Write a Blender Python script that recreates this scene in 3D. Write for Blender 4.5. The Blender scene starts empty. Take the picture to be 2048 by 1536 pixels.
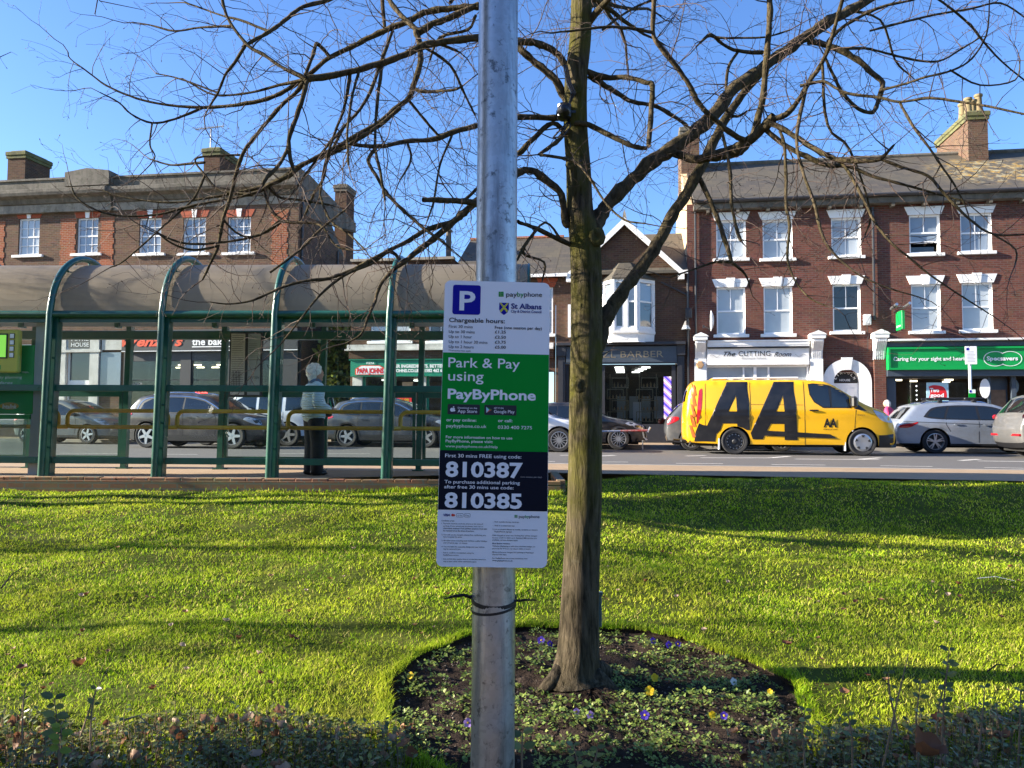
import bpy, bmesh, math, random
import numpy as np
from mathutils import Vector, Matrix, geometry
rnd = random.Random(7)
SC = bpy.context.scene
COL = SC.collection
R = math.radians

# ------------------------------------------------------------------ camera, sky, sun, exposure
F_PX = 1540.0                      # focal length in pixels of the 2048 px wide photograph
CAM = Vector((0, 0, 0.84))
PITCH, ROLL = 2.8, 0.3
CM = Matrix.Rotation(R(90 + PITCH), 3, 'X') @ Matrix.Rotation(R(ROLL), 3, 'Z')
cam = bpy.data.cameras.new('camera'); cam_o = bpy.data.objects.new('camera', cam); COL.objects.link(cam_o)
cam_o.location = CAM; cam_o.rotation_euler = CM.to_euler()
cam.sensor_width = 36; cam.lens = 36 * F_PX / 2048; cam.clip_start = 0.05; cam.clip_end = 3000
SC.camera = cam_o

SUN_AZ, SUN_EL = -2.0, 20.0        # degrees beyond due left (negative: on the viewer's side), degrees above the horizon
SUN = Vector((-math.cos(R(SUN_AZ)) * math.cos(R(SUN_EL)), math.sin(R(SUN_AZ)) * math.cos(R(SUN_EL)), math.sin(R(SUN_EL))))
world = bpy.data.worlds.new('World'); SC.world = world; world.use_nodes = True
nt = world.node_tree
sky = nt.nodes.new('ShaderNodeTexSky'); sky.sky_type = 'NISHITA'; sky.sun_disc = False
sky.sun_elevation = R(SUN_EL); sky.sun_rotation = R(-(90 - SUN_AZ)); sky.air_density = 1.0; sky.dust_density = 0.6; sky.ozone_density = 4.5
bg = nt.nodes['Background']; bg.inputs['Strength'].default_value = 0.09
hs_ = nt.nodes.new('ShaderNodeHueSaturation'); hs_.inputs['Saturation'].default_value = 1.1; hs_.inputs['Hue'].default_value = 0.509; hs_.inputs['Value'].default_value = 0.98
nt.links.new(sky.outputs[0], hs_.inputs['Color']); nt.links.new(hs_.outputs[0], bg.inputs['Color'])
sl = bpy.data.lights.new('sun', 'SUN'); sl.energy = 5.0; sl.angle = R(0.5); sl.color = (1.0, 0.90, 0.76)
so = bpy.data.objects.new('sun', sl); COL.objects.link(so); so.location = (-20, 0, 30)
so.rotation_euler = (-SUN).to_track_quat('-Z', 'Y').to_euler()
SC.view_settings.view_transform = 'Standard'; SC.view_settings.look = 'None'
SC.view_settings.gamma = 1.0; SC.view_settings.exposure = 1.9
SC.cycles.max_bounces = 8; SC.cycles.transparent_max_bounces = 24
SC.cycles.use_denoising = True

# ------------------------------------------------------------------ measuring frames
def ray(px, py):
    return CM @ Vector(((px - 1024) / F_PX, -(py - 768) / F_PX, -1))
def P(px, py, d):
    r = ray(px, py); return CAM + r * (d / r.y)
class Frame:                       # a vertical plane: u to the right, v away from the viewer
    def __init__(s, d0, phi):
        s.o = Vector((0, d0, 0)); s.phi = R(phi)
        s.U = Vector((math.cos(s.phi), -math.sin(s.phi), 0)); s.V = Vector((math.sin(s.phi), math.cos(s.phi), 0))
    def uz(s, px, py, v=0.0):
        r = ray(px, py); t = ((s.o - CAM).dot(s.V) + v) / r.dot(s.V); p = CAM + r * t
        return (p - s.o).dot(s.U), p.z
    def u(s, px, py=700, v=0.0): return s.uz(px, py, v)[0]
    def z(s, px, py, v=0.0): return s.uz(px, py, v)[1]
    def w(s, u, v, z): return s.o + s.U * u + s.V * v + Vector((0, 0, z))
ST = Frame(28.95, 9.0)             # the street: v = 0 is the line of shop fronts
SH = Frame(10.46, 2.2)             # the bus shelter: v = 0 is its lawn side

def sstep(a, b, x):
    t = np.clip((x - a) / (b - a), 0, 1); return t * t * (3 - 2 * t)
BED = (0.435, 4.22, 1.13)
def lawn_base(x, d):
    x = np.asarray(x, float); d = np.asarray(d, float)
    zn = -0.59 - 0.045 * (4.4 - np.minimum(d, 4.4))
    zl = np.where(d > 4.4, -0.59 + 0.53 * sstep(3.2, 11.4, d) / sstep(3.2, 11.4, 10.3) - 0.53 * sstep(3.2, 11.4, 4.4) / sstep(3.2, 11.4, 10.3), zn)
    e = far_edge(np.maximum(x, PAD_END + .01)) - d; kk = sstep(-2.6, -.05, -e)
    zr = np.where(d > 4.4, (-0.59 + 0.045 * (d - 4.4)) * (1 - kk) + 0.035 * kk, zn)
    k = sstep(0.2, 2.6, x)
    bump = 0.012 * np.sin(3.1 * x + 1.7 * d) + 0.010 * np.sin(5.3 * d - 2.2 * x + 1) + 0.006 * np.sin(11 * x + 3) * np.sin(9 * d)
    return zl * (1 - k) + zr * k + bump
PAD_END = 0.66                     # where the shelter's paved recess stops
def far_edge(x):
    x = np.asarray(x, float)
    return np.where(x < PAD_END, 10.33 - 0.038 * x, 12.05 - 0.19 * x)
def bed_r(x, d):
    a = np.arctan2(d - BED[1], x - BED[0])
    return np.hypot(x - BED[0], d - BED[1]) / (BED[2] * (1 + 0.012 * np.sin(3 * a + 1) + 0.014 * np.sin(7 * a) + 0.012 * np.sin(17 * a)))

# ------------------------------------------------------------------ mesh helpers
class MB:
    def __init__(s): s.v = []; s.f = []; s.m = []
    def add(s, vs, fs, mi=0):
        b = len(s.v); s.v.extend([tuple(v) for v in vs]); s.f.extend([tuple(b + i for i in f) for f in fs]); s.m.extend([mi] * len(fs)); return s
    def box(s, x0, x1, y0, y1, z0, z1, mi=0, bev=0.0):
        if bev > 0:
            c = bev
            pts = []
            for zz, k in ((z0, c), (z0 + c, 0), (z1 - c, 0), (z1, c)):
                pts.append([(x0 + k + c, y0 + k, zz), (x1 - k - c, y0 + k, zz), (x1 - k, y0 + k + c, zz), (x1 - k, y1 - k - c, zz),
                            (x1 - k - c, y1 - k, zz), (x0 + k + c, y1 - k, zz), (x0 + k, y1 - k - c, zz), (x0 + k, y0 + k + c, zz)])
            vs = [p for r in pts for p in r]; fs = [tuple(range(7, -1, -1)), tuple(range(24, 32))]
            for r in range(3):
                for i in range(8):
                    j = (i + 1) % 8; fs.append((r * 8 + i, r * 8 + j, r * 8 + 8 + j, r * 8 + 8 + i))
            return s.add(vs, fs, mi)
        vs = [(x0, y0, z0), (x1, y0, z0), (x1, y1, z0), (x0, y1, z0), (x0, y0, z1), (x1, y0, z1), (x1, y1, z1), (x0, y1, z1)]
        return s.add(vs, [(0, 3, 2, 1), (4, 5, 6, 7), (0, 1, 5, 4), (1, 2, 6, 5), (2, 3, 7, 6), (3, 0, 4, 7)], mi)
    def poly(s, pts, mi=0): return s.add(pts, [tuple(range(len(pts)))], mi)
    def prism(s, pts2, y0, y1, mi=0):          # outline in x,z pushed from y0 to y1
        n = len(pts2); vs = [(x, y0, z) for x, z in pts2] + [(x, y1, z) for x, z in pts2]
        fs = [tuple(range(n)), tuple(range(2 * n - 1, n - 1, -1))] + [(i, i + n, (i + 1) % n + n, (i + 1) % n) for i in range(n)]
        return s.add(vs, fs, mi)
    def prism_u(s, pts2, x0, x1, mi=0):        # outline in y,z pushed along x
        n = len(pts2); vs = [(x0, y, z) for y, z in pts2] + [(x1, y, z) for y, z in pts2]
        fs = [tuple(range(n)), tuple(range(2 * n - 1, n - 1, -1))] + [(i, i + n, (i + 1) % n + n, (i + 1) % n) for i in range(n)]
        return s.add(vs, fs, mi)
    def tube(s, pts, rad, n=8, mi=0, caps=True):
        pts = [Vector(p) for p in pts]; m = len(pts)
        if not hasattr(rad, '__len__'): rad = [rad] * m
        t0 = (pts[1] - pts[0]).normalized()
        a = t0.orthogonal().normalized(); b0 = len(s.v); vs = []
        for i, p in enumerate(pts):
            t = (pts[min(i + 1, m - 1)] - pts[max(i - 1, 0)])
            t = t.normalized() if t.length > 1e-9 else t0
            a = (a - t * a.dot(t)); a = a.normalized() if a.length > 1e-6 else t.orthogonal().normalized()
            b = t.cross(a)
            for k in range(n):
                an = 2 * math.pi * k / n; vs.append(p + (a * math.cos(an) + b * math.sin(an)) * rad[i])
        fs = []
        for i in range(m - 1):
            for k in range(n):
                k2 = (k + 1) % n; fs.append((i * n + k, i * n + k2, i * n + n + k2, i * n + n + k))
        if caps: fs.append(tuple(range(n - 1, -1, -1))); fs.append(tuple(range((m - 1) * n, m * n)))
        return s.add(vs, fs, mi)
    def lathe(s, prof, c=(0, 0, 0), n=24, mi=0, axis='z'):   # profile of (radius, height)
        vs = []; fs = []
        for r, h in prof:
            for k in range(n):
                a = 2 * math.pi * k / n; x, y = r * math.cos(a), r * math.sin(a)
                p = (x, y, h) if axis == 'z' else ((x, h, y) if axis == 'y' else (h, x, y))
                vs.append((p[0] + c[0], p[1] + c[1], p[2] + c[2]))
        for i in range(len(prof) - 1):
            for k in range(n):
                k2 = (k + 1) % n; fs.append((i * n + k, i * n + k2, i * n + n + k2, i * n + n + k))
        return s.add(vs, fs, mi)
    def build(s, name, mats, parent=None, smooth=False, off=(0, 0, 0), fix=True):
        me = bpy.data.meshes.new(name)
        ox, oy, oz = off
        me.from_pydata([(x - ox, y - oy, z - oz) for x, y, z in s.v], [], s.f)
        if not isinstance(mats, (list, tuple)): mats = [mats]
        for m in mats: me.materials.append(m)
        me.polygons.foreach_set('material_index', s.m)
        if fix:
            bm = bmesh.new(); bm.from_mesh(me); bmesh.ops.recalc_face_normals(bm, faces=bm.faces); bm.to_mesh(me); bm.free()
        if smooth:
            me.polygons.foreach_set('use_smooth', [True] * len(me.polygons))
            if smooth != 'all': me.set_sharp_from_angle(angle=R(38))
        me.update()
        return link(name, me, parent)
def link(name, me, parent=None):
    o = bpy.data.objects.new(name, me); COL.objects.link(o)
    if parent is not None: o.parent = parent
    return o
def np_mesh(name, verts, faces, mat, attr=None, parent=None, smooth=False):   # faces: (n,k) int array
    me = bpy.data.meshes.new(name); n, k = faces.shape
    me.vertices.add(len(verts)); me.vertices.foreach_set('co', np.asarray(verts, np.float32).ravel())
    me.loops.add(n * k); me.loops.foreach_set('vertex_index', faces.astype(np.int32).ravel())
    me.polygons.add(n); me.polygons.foreach_set('loop_start', np.arange(0, n * k, k, dtype=np.int32))
    if smooth: me.polygons.foreach_set('use_smooth', np.ones(n, bool))
    me.update(calc_edges=True)
    if attr is not None:
        a = me.attributes.new('tint', 'FLOAT', 'POINT'); a.data.foreach_set('value', np.asarray(attr, np.float32))
    for m in (mat if isinstance(mat, (list, tuple)) else [mat]): me.materials.append(m)
    me.validate()
    return link(name, me, parent)
def tag(o, label=None, cat=None, group=None, kind=None):
    if label: o['label'] = label
    if cat: o['category'] = cat
    if group: o['group'] = group
    if kind: o['kind'] = kind
    return o
def thing(name, label, cat, loc=(0, 0, 0), rz=0.0, group=None):
    o = bpy.data.objects.new(name, None); COL.objects.link(o); o.empty_display_size = 0.2
    o.location = loc; o.rotation_euler = (0, 0, rz); return tag(o, label, cat, group)
def dup(o, loc=None, rot=None, scale=None, parent=None):
    c = o.copy(); COL.objects.link(c)
    if parent is not None: c.parent = parent
    if loc is not None: c.location = loc
    if rot is not None: c.rotation_euler = rot
    if scale is not None: c.scale = scale
    for ch in list(o.children): dup(ch, parent=c)
    return c
def evaluated(o):
    bpy.context.view_layer.update()
    return bpy.data.meshes.new_from_object(o.evaluated_get(bpy.context.evaluated_depsgraph_get()))
def cdt(outline, holes=(), step=None, extra=()):             # triangulate an outline in 2-D, with inner points
    pts = [Vector(p) for p in outline]; n = len(pts); edges = [(i, (i + 1) % n) for i in range(n)]
    hs = [list(h) for h in holes]
    for h in hs:
        b = len(pts); pts += [Vector(p) for p in h]; edges += [(b + i, b + (i + 1) % len(h)) for i in range(len(h))]
    if step:
        xs = [p[0] for p in outline]; ys = [p[1] for p in outline]
        x = min(xs) + step * .5
        while x < max(xs):
            y = min(ys) + step * .5
            while y < max(ys):
                if inside((x, y), outline): pts.append(Vector((x, y)))
                y += step
            x += step
    pts += [Vector(p) for p in extra if inside(p, outline)]
    r = geometry.delaunay_2d_cdt(pts, edges, [], 1, 1e-5)
    vs = r[0]; fs = []
    for f in r[2]:
        c = sum((vs[i] for i in f), Vector((0, 0))) / len(f)
        if inside(c, outline) and not any(inside(c, h) for h in hs): fs.append(tuple(f))
    return [(v.x, v.y) for v in vs], fs
def inside(p, poly):
    x, y = p[0], p[1]; c = False; n = len(poly); j = n - 1
    for i in range(n):
        xi, yi = poly[i][0], poly[i][1]; xj, yj = poly[j][0], poly[j][1]
        if (yi > y) != (yj > y) and x < (xj - xi) * (y - yi) / (yj - yi) + xi: c = not c
        j = i
    return c
def spline(pts, k=5, closed=False):
    pts = [np.array(p, float) for p in pts]; out = []; n = len(pts)
    for i in range(n - 1):
        p0 = pts[max(i - 1, 0)]; p1 = pts[i]; p2 = pts[i + 1]; p3 = pts[min(i + 2, n - 1)]
        for j in range(k):
            t = j / k
            out.append(tuple(0.5 * (2 * p1 + (p2 - p0) * t + (2 * p0 - 5 * p1 + 4 * p2 - p3) * t * t + (3 * p1 - p0 - 3 * p2 + p3) * t ** 3)))
    out.append(tuple(pts[-1])); return out

# ------------------------------------------------------------------ lettering (Blender's built-in font)
_gl = {}
def glyphs(s, bold=0.0, shear=0.0):
    k = (s, bold, shear)
    if k not in _gl:
        cu = bpy.data.curves.new('t', 'FONT'); cu.body = s; cu.size = 1; cu.offset = bold; cu.shear = shear; cu.resolution_u = 3
        o = bpy.data.objects.new('t', cu); COL.objects.link(o)
        me = evaluated(o); _gl[k] = ([(v.co.x, v.co.y) for v in me.vertices], [tuple(p.vertices) for p in me.polygons])
        bpy.data.meshes.remove(me); bpy.data.objects.remove(o); bpy.data.curves.remove(cu)
    return _gl[k]
def text(mb, s, x0, x1, yb, cap, fn, mi=0, bold=0.0, shear=0.0):
    """letters filling x0..x1, capital height cap above the baseline yb; fn(x, y) gives the place of a point"""
    vs, fs = glyphs(s, bold, shear)
    if not vs: return
    a = min(v[0] for v in vs); b = max(v[0] for v in vs); ky = cap / 0.727
    kx = (x1 - x0) / (b - a) if x1 is not None else ky
    mb.add([fn(x0 + (x - a) * kx, yb + y * ky) for x, y in vs], fs, mi)
# ------------------------------------------------------------------ materials
def new_mat(name):
    m = bpy.data.materials.new(name); m.use_nodes = True
    return m, m.node_tree, m.node_tree.nodes['Principled BSDF']
def N(t, ty, **kw):
    n = t.nodes.new(ty)
    for k, v in kw.items():
        if k in n.inputs: n.inputs[k].default_value = v
        else: setattr(n, k, v)
    return n
def coords(t, kind='Object'):
    return N(t, 'ShaderNodeTexCoord').outputs[kind]
def ramp(t, fac, stops):
    r = t.nodes.new('ShaderNodeValToRGB'); e = r.color_ramp.elements
    while len(e) < len(stops): e.new(0.5)
    for k, (p, c) in enumerate(stops): e[k].position = p; e[k].color = (*c, 1) if len(c) == 3 else c
    t.links.new(fac, r.inputs[0]); return r.outputs[0]
def mixc(t, f, a, b, mode='MIX'):
    n = t.nodes.new('ShaderNodeMix'); n.data_type = 'RGBA'; n.blend_type = mode
    for sock, v in ((n.inputs[0], f), (n.inputs[6], a), (n.inputs[7], b)):
        if hasattr(v, 'is_output'): t.links.new(v, sock)
        else: sock.default_value = v if not isinstance(v, tuple) else (*v, 1)[:4]
    return n.outputs[2]
def mmath(t, op, a, b=0.0):
    n = t.nodes.new('ShaderNodeMath'); n.operation = op
    for sock, v in ((n.inputs[0], a), (n.inputs[1], b)):
        if hasattr(v, 'is_output'): t.links.new(v, sock)
        else: sock.default_value = v
    return n.outputs[0]
def noise(t, scale, detail=4, vec=None, rough=0.55, dist=0.0):
    n = N(t, 'ShaderNodeTexNoise', Scale=scale, Detail=detail, Roughness=rough, Distortion=dist)
    t.links.new(vec if vec is not None else coords(t), n.inputs['Vector']); return n.outputs['Fac']
def bump(t, b, h, strength=0.3, dist=0.01):
    n = N(t, 'ShaderNodeBump', Strength=strength, Distance=dist); t.links.new(h, n.inputs['Height']); t.links.new(n.outputs[0], b.inputs['Normal'])
def stretch(t, sx, sy, sz):
    m = t.nodes.new('ShaderNodeMapping'); m.inputs['Scale'].default_value = (sx, sy, sz); t.links.new(coords(t), m.inputs['Vector']); return m.outputs[0]
def pbr(name, col, rough=0.6, metal=0.0, var=0.12, scale=6.0, bmp=0.0, bscale=60.0, coat=0.0, dirt=None):
    m, t, b = new_mat(name)
    f = noise(t, scale, 6)
    lo = tuple(c * (1 - var) for c in col); hi = tuple(min(1, c * (1 + var)) for c in col)
    c = ramp(t, f, [(0.3, lo), (0.7, hi)])
    if dirt:
        f2 = noise(t, dirt[1], 8, rough=0.7); c = mixc(t, mmath(t, 'MULTIPLY', ramp(t, f2, [(0.45, (0, 0, 0)), (0.7, (1, 1, 1))]), dirt[2]), c, dirt[0])
    t.links.new(c, b.inputs['Base Color'])
    b.inputs['Roughness'].default_value = rough; b.inputs['Metallic'].default_value = metal
    if coat: b.inputs['Coat Weight'].default_value = coat; b.inputs['Coat Roughness'].default_value = 0.06
    if bmp: bump(t, b, noise(t, bscale, 5), bmp)
    return m
def emis(name, col, s):
    m, t, b = new_mat(name); b.inputs['Base Color'].default_value = (*col, 1); b.inputs['Emission Color'].default_value = (*col, 1); b.inputs['Emission Strength'].default_value = s; return m
def brick(name, c1, c2, mortar, blotch, scale=1.0, msize=0.012, dark=0.35, stain=(0.03, 0.028, 0.025)):
    m, t, b = new_mat(name)
    sep = t.nodes.new('ShaderNodeSeparateXYZ'); t.links.new(coords(t), sep.inputs[0])
    cb = t.nodes.new('ShaderNodeCombineXYZ'); t.links.new(mmath(t, 'ADD', sep.outputs[0], sep.outputs[1]), cb.inputs[0]); t.links.new(sep.outputs[2], cb.inputs[1])
    br = t.nodes.new('ShaderNodeTexBrick'); br.offset = 0.5
    for k, v in (('Scale', scale), ('Mortar Size', msize), ('Mortar Smooth', 0.2), ('Bias', 0.0), ('Brick Width', 0.225), ('Row Height', 0.075)): br.inputs[k].default_value = v
    br.inputs['Color1'].default_value = (*c1, 1); br.inputs['Color2'].default_value = (*c2, 1); br.inputs['Mortar'].default_value = (*mortar, 1)
    t.links.new(cb.outputs[0], br.inputs['Vector'])
    # per-brick spread from a stretched noise, then large weather blotches
    st = stretch(t, 4.4, 4.4, 13.3)
    v = t.nodes.new('ShaderNodeTexVoronoi'); v.inputs['Scale'].default_value = 1.0; t.links.new(st, v.inputs['Vector'])
    c = mixc(t, 0.45, br.outputs['Color'], mixc(t, 1.0, br.outputs['Color'], mixc(t, 0.72, v.outputs['Color'], (0.9, 0.9, 0.9)), 'MULTIPLY'))
    f = ramp(t, noise(t, 0.6, 7, rough=0.65), [(0.38, (0, 0, 0)), (0.72, (1, 1, 1))])
    c = mixc(t, mmath(t, 'MULTIPLY', f, 0.55), c, blotch, 'MIX')
    f2 = ramp(t, noise(t, 2.3, 8, rough=0.7), [(0.5, (0, 0, 0)), (0.75, (1, 1, 1))])
    c = mixc(t, mmath(t, 'MULTIPLY', f2, dark), c, stain)
    t.links.new(c, b.inputs['Base Color']); b.inputs['Roughness'].default_value = 0.92; b.inputs['Specular IOR Level'].default_value = 0.12
    bump(t, b, br.outputs['Fac'], -0.5, 0.01)
    return m
M = {}
M['brick_red'] = brick('brick_red', (0.175, 0.066, 0.047), (0.095, 0.038, 0.030), (0.14, 0.105, 0.088), (0.13, 0.048, 0.036))
M['brick_brown'] = brick('brick_brown', (0.125, 0.066, 0.040), (0.070, 0.040, 0.027), (0.12, 0.092, 0.07), (0.09, 0.047, 0.031))
M['brick_tan'] = brick('brick_tan', (0.160, 0.090, 0.056), (0.085, 0.052, 0.037), (0.16, 0.13, 0.10), (0.125, 0.070, 0.045), dark=0.35)
M['brick_orange'] = brick('brick_orange', (0.27, 0.075, 0.028), (0.19, 0.052, 0.022), (0.28, 0.2, 0.15), (0.36, 0.12, 0.06), dark=0.2)
M['brick_edge'] = brick('brick_edge', (0.32, 0.15, 0.09), (0.25, 0.12, 0.08), (0.2, 0.18, 0.14), (0.2, 0.2, 0.09), msize=0.012, dark=0.45, stain=(0.1, 0.11, 0.03))
M['arch_brick'] = pbr('arch_brick', (0.30, 0.062, 0.025), 0.85, var=0.25, scale=9)
M['white_paint'] = pbr('white_paint', (0.82, 0.82, 0.80), 0.45, var=0.05, scale=3, dirt=((0.35, 0.33, 0.29), 3.0, 0.35))
M['upvc'] = pbr('upvc', (0.80, 0.80, 0.80), 0.3, var=0.03)
M['grey_panel'] = pbr('grey_panel', (0.62, 0.63, 0.64), 0.4, var=0.04)
def stone(name, c, moss, stain):
    m, t, b = new_mat(name)
    col = ramp(t, noise(t, 1.4, 8, rough=0.65), [(0.3, tuple(x * 0.75 for x in c)), (0.7, tuple(x * 1.2 for x in c))])
    v = stretch(t, 1.6, 1.6, 0.5)
    col = mixc(t, mmath(t, 'MULTIPLY', ramp(t, noise(t, 1.6, 8, v, 0.7), [(0.42, (0, 0, 0)), (0.66, (1, 1, 1))]), 0.75), col, stain)
    col = mixc(t, mmath(t, 'MULTIPLY', ramp(t, noise(t, 3.5, 9, None, 0.75), [(0.5, (0, 0, 0)), (0.68, (1, 1, 1))]), 0.8), col, moss)
    t.links.new(col, b.inputs['Base Color']); b.inputs['Roughness'].default_value = 0.92
    bump(t, b, noise(t, 20, 6), 0.4, 0.02); return m
M['stone'] = stone('stone', (0.30, 0.27, 0.22), (0.10, 0.09, 0.05), (0.13, 0.12, 0.10))
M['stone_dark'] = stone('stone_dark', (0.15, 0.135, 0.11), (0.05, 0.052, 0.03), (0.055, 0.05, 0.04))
M['stone_white'] = stone('stone_white', (0.60, 0.58, 0.54), (0.42, 0.41, 0.36), (0.40, 0.39, 0.36))
M['moss_cap'] = stone('moss_cap', (0.12, 0.12, 0.05), (0.16, 0.15, 0.03), (0.05, 0.05, 0.03))
M['render_wall'] = pbr('render_wall', (0.60, 0.42, 0.24), 0.9, var=0.12, scale=2, dirt=((0.3, 0.22, 0.15), 2, 0.5))
def slate(name, lich):
    m, t, b = new_mat(name)
    sep = t.nodes.new('ShaderNodeSeparateXYZ'); t.links.new(coords(t), sep.inputs[0])
    cb = t.nodes.new('ShaderNodeCombineXYZ'); t.links.new(sep.outputs[0], cb.inputs[0]); t.links.new(mmath(t, 'MULTIPLY', sep.outputs[2], 1.25), cb.inputs[1])
    br = t.nodes.new('ShaderNodeTexBrick'); br.offset = 0.5
    for k, v in (('Scale', 1.0), ('Mortar Size', 0.008), ('Mortar Smooth', 0.1), ('Bias', 0.0), ('Brick Width', 0.28), ('Row Height', 0.19)): br.inputs[k].default_value = v
    br.inputs['Color1'].default_value = (0.084, 0.068, 0.050, 1); br.inputs['Color2'].default_value = (0.045, 0.040, 0.035, 1); br.inputs['Mortar'].default_value = (0.03, 0.028, 0.026, 1)
    t.links.new(cb.outputs[0], br.inputs['Vector'])
    c = mixc(t, mmath(t, 'MULTIPLY', ramp(t, noise(t, 0.5, 8, None, 0.7), [(0.35, (0, 0, 0)), (0.7, (1, 1, 1))]), 0.7), br.outputs['Color'], (0.095, 0.082, 0.05))
    if lich:
        g = N(t, 'ShaderNodeTexGradient', gradient_type='SPHERICAL'); mp = t.nodes.new('ShaderNodeMapping'); t.links.new(coords(t), mp.inputs[0])
        mp.vector_type = 'TEXTURE'; mp.inputs['Location'].default_value = lich[:3]; mp.inputs['Scale'].default_value = (lich[3], lich[3], lich[3]); t.links.new(mp.outputs[0], g.inputs[0])
        f = mmath(t, 'MULTIPLY', ramp(t, noise(t, 3.2, 9, None, 0.7), [(0.47, (0, 0, 0)), (0.57, (1, 1, 1))]), ramp(t, g.outputs[1], [(0.0, (0, 0, 0)), (0.45, (1, 1, 1))]))
        c = mixc(t, f, c, ramp(t, noise(t, 5, 5), [(0.42, (0.30, 0.27, 0.17)), (0.58, (0.36, 0.21, 0.03))]))
    t.links.new(c, b.inputs['Base Color']); b.inputs['Roughness'].default_value = 0.75
    bump(t, b, br.outputs['Fac'], -0.6, 0.015); return m
M['charcoal'] = pbr('charcoal', (0.022, 0.023, 0.028), 0.5, var=0.15)
M['black_paint'] = pbr('black_paint', (0.013, 0.014, 0.017), 0.35, var=0.1)
M['slate_blue'] = pbr('slate_blue', (0.05, 0.065, 0.085), 0.4, var=0.1)
M['shop_green'] = pbr('shop_green', (0.0, 0.28, 0.055), 0.45, var=0.04)
M['teal'] = pbr('teal', (0.0, 0.20, 0.115), 0.45, var=0.05)
M['letter_white'] = pbr('letter_white', (0.78, 0.78, 0.78), 0.5, var=0.02)
M['letter_black'] = pbr('letter_black', (0.01, 0.01, 0.012), 0.5, var=0.02)
M['letter_grey'] = pbr('letter_grey', (0.35, 0.35, 0.35), 0.5, var=0.02)
M['letter_gold'] = pbr('letter_gold', (0.32, 0.25, 0.16), 0.35, metal=0.6, var=0.05)
M['letter_red'] = pbr('letter_red', (0.75, 0.09, 0.03), 0.4, var=0.04)
M['red'] = pbr('red', (0.60, 0.015, 0.02), 0.4, var=0.05)
M['neon_red'] = emis('neon_red', (1.0, 0.06, 0.05), 1.6)
M['lamp_white'] = emis('lamp_white', (1.0, 0.97, 0.9), 1.6)
M['lamp_warm'] = emis('lamp_warm', (1.0, 0.82, 0.55), 2.2)
M['wood_tan'] = pbr('wood_tan', (0.42, 0.26, 0.13), 0.55, var=0.15)
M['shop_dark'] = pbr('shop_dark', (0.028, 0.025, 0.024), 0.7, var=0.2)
M['shop_brown'] = pbr('shop_brown', (0.20, 0.125, 0.075), 0.7, var=0.2)
M['poster_blue'] = pbr('poster_blue', (0.40, 0.62, 0.70), 0.5, var=0.05)
M['steel'] = pbr('steel', (0.55, 0.56, 0.57), 0.3, metal=0.9, var=0.08)
M['gutter'] = pbr('gutter', (0.03, 0.03, 0.032), 0.4, var=0.1)
M['pot'] = pbr('pot', (0.20, 0.15, 0.075), 0.85, var=0.2, dirt=((0.2, 0.18, 0.08), 8, 0.7))
def blind_glass(name, col, rough=0.08):
    m, t, b = new_mat(name)
    t.links.new(ramp(t, noise(t, 1.2, 4), [(0.3, tuple(c * 0.86 for c in col)), (0.7, tuple(c * 1.08 for c in col))]), b.inputs['Base Color'])
    b.inputs['Roughness'].default_value = rough; b.inputs['Specular IOR Level'].default_value = 0.7; b.inputs['Coat Weight'].default_value = 0.6; b.inputs['Coat Roughness'].default_value = 0.02
    return m
M['pane_blind'] = blind_glass('pane_blind', (0.36, 0.40, 0.43))
M['pane_dark'] = blind_glass('pane_dark', (0.045, 0.055, 0.065))
M['pane_black'] = blind_glass('pane_black', (0.012, 0.012, 0.014))
M['pane_mid'] = blind_glass('pane_mid', (0.20, 0.24, 0.29))
def clear_glass(name, dirt=0.12, tint=(0.86, 0.93, 0.90), dcol=(0.45, 0.47, 0.42), scale=2.5, rough=0.03):
    m, t, b = new_mat(name)
    for n in list(t.nodes):
        if n.type != 'OUTPUT_MATERIAL': t.nodes.remove(n)
    out = [n for n in t.nodes if n.type == 'OUTPUT_MATERIAL'][0]
    tr = N(t, 'ShaderNodeBsdfTransparent'); tr.inputs[0].default_value = (*tint, 1)
    gl = N(t, 'ShaderNodeBsdfGlossy'); gl.inputs['Roughness'].default_value = rough; gl.inputs[0].default_value = (0.9, 0.95, 0.95, 1)
    df = N(t, 'ShaderNodeBsdfDiffuse'); df.inputs[0].default_value = (*dcol, 1)
    fr = N(t, 'ShaderNodeFresnel'); fr.inputs[0].default_value = 1.45
    m1 = t.nodes.new('ShaderNodeMixShader'); t.links.new(fr.outputs[0], m1.inputs[0]); t.links.new(tr.outputs[0], m1.inputs[1]); t.links.new(gl.outputs[0], m1.inputs[2])
    v = stretch(t, 1, 1, 0.22)
    f = mmath(t, 'MULTIPLY', ramp(t, noise(t, scale, 8, v, 0.7), [(0.3, (0.15, 0.15, 0.15)), (0.8, (1, 1, 1))]), dirt)
    m2 = t.nodes.new('ShaderNodeMixShader'); t.links.new(f, m2.inputs[0]); t.links.new(m1.outputs[0], m2.inputs[1]); t.links.new(df.outputs[0], m2.inputs[2])
    t.links.new(m2.outputs[0], out.inputs[0]); return m
M['shelter_glass'] = clear_glass('shelter_glass', 0.03, (0.90, 0.95, 0.93))
M['frosted_glass'] = clear_glass('frosted_glass', 0.5, dcol=(0.55, 0.57, 0.48))
M['shop_glass'] = clear_glass('shop_glass', 0.006, (0.8, 0.84, 0.84), scale=1)
M['shelter_green'] = pbr('shelter_green', (0.010, 0.085, 0.060), 0.32, var=0.18, scale=5, coat=0.2, dirt=((0.05, 0.10, 0.07), 7, 0.35))
M['yellow_rail'] = pbr('yellow_rail', (0.52, 0.30, 0.012), 0.38, var=0.1, dirt=((0.25, 0.16, 0.03), 9, 0.35))
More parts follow.
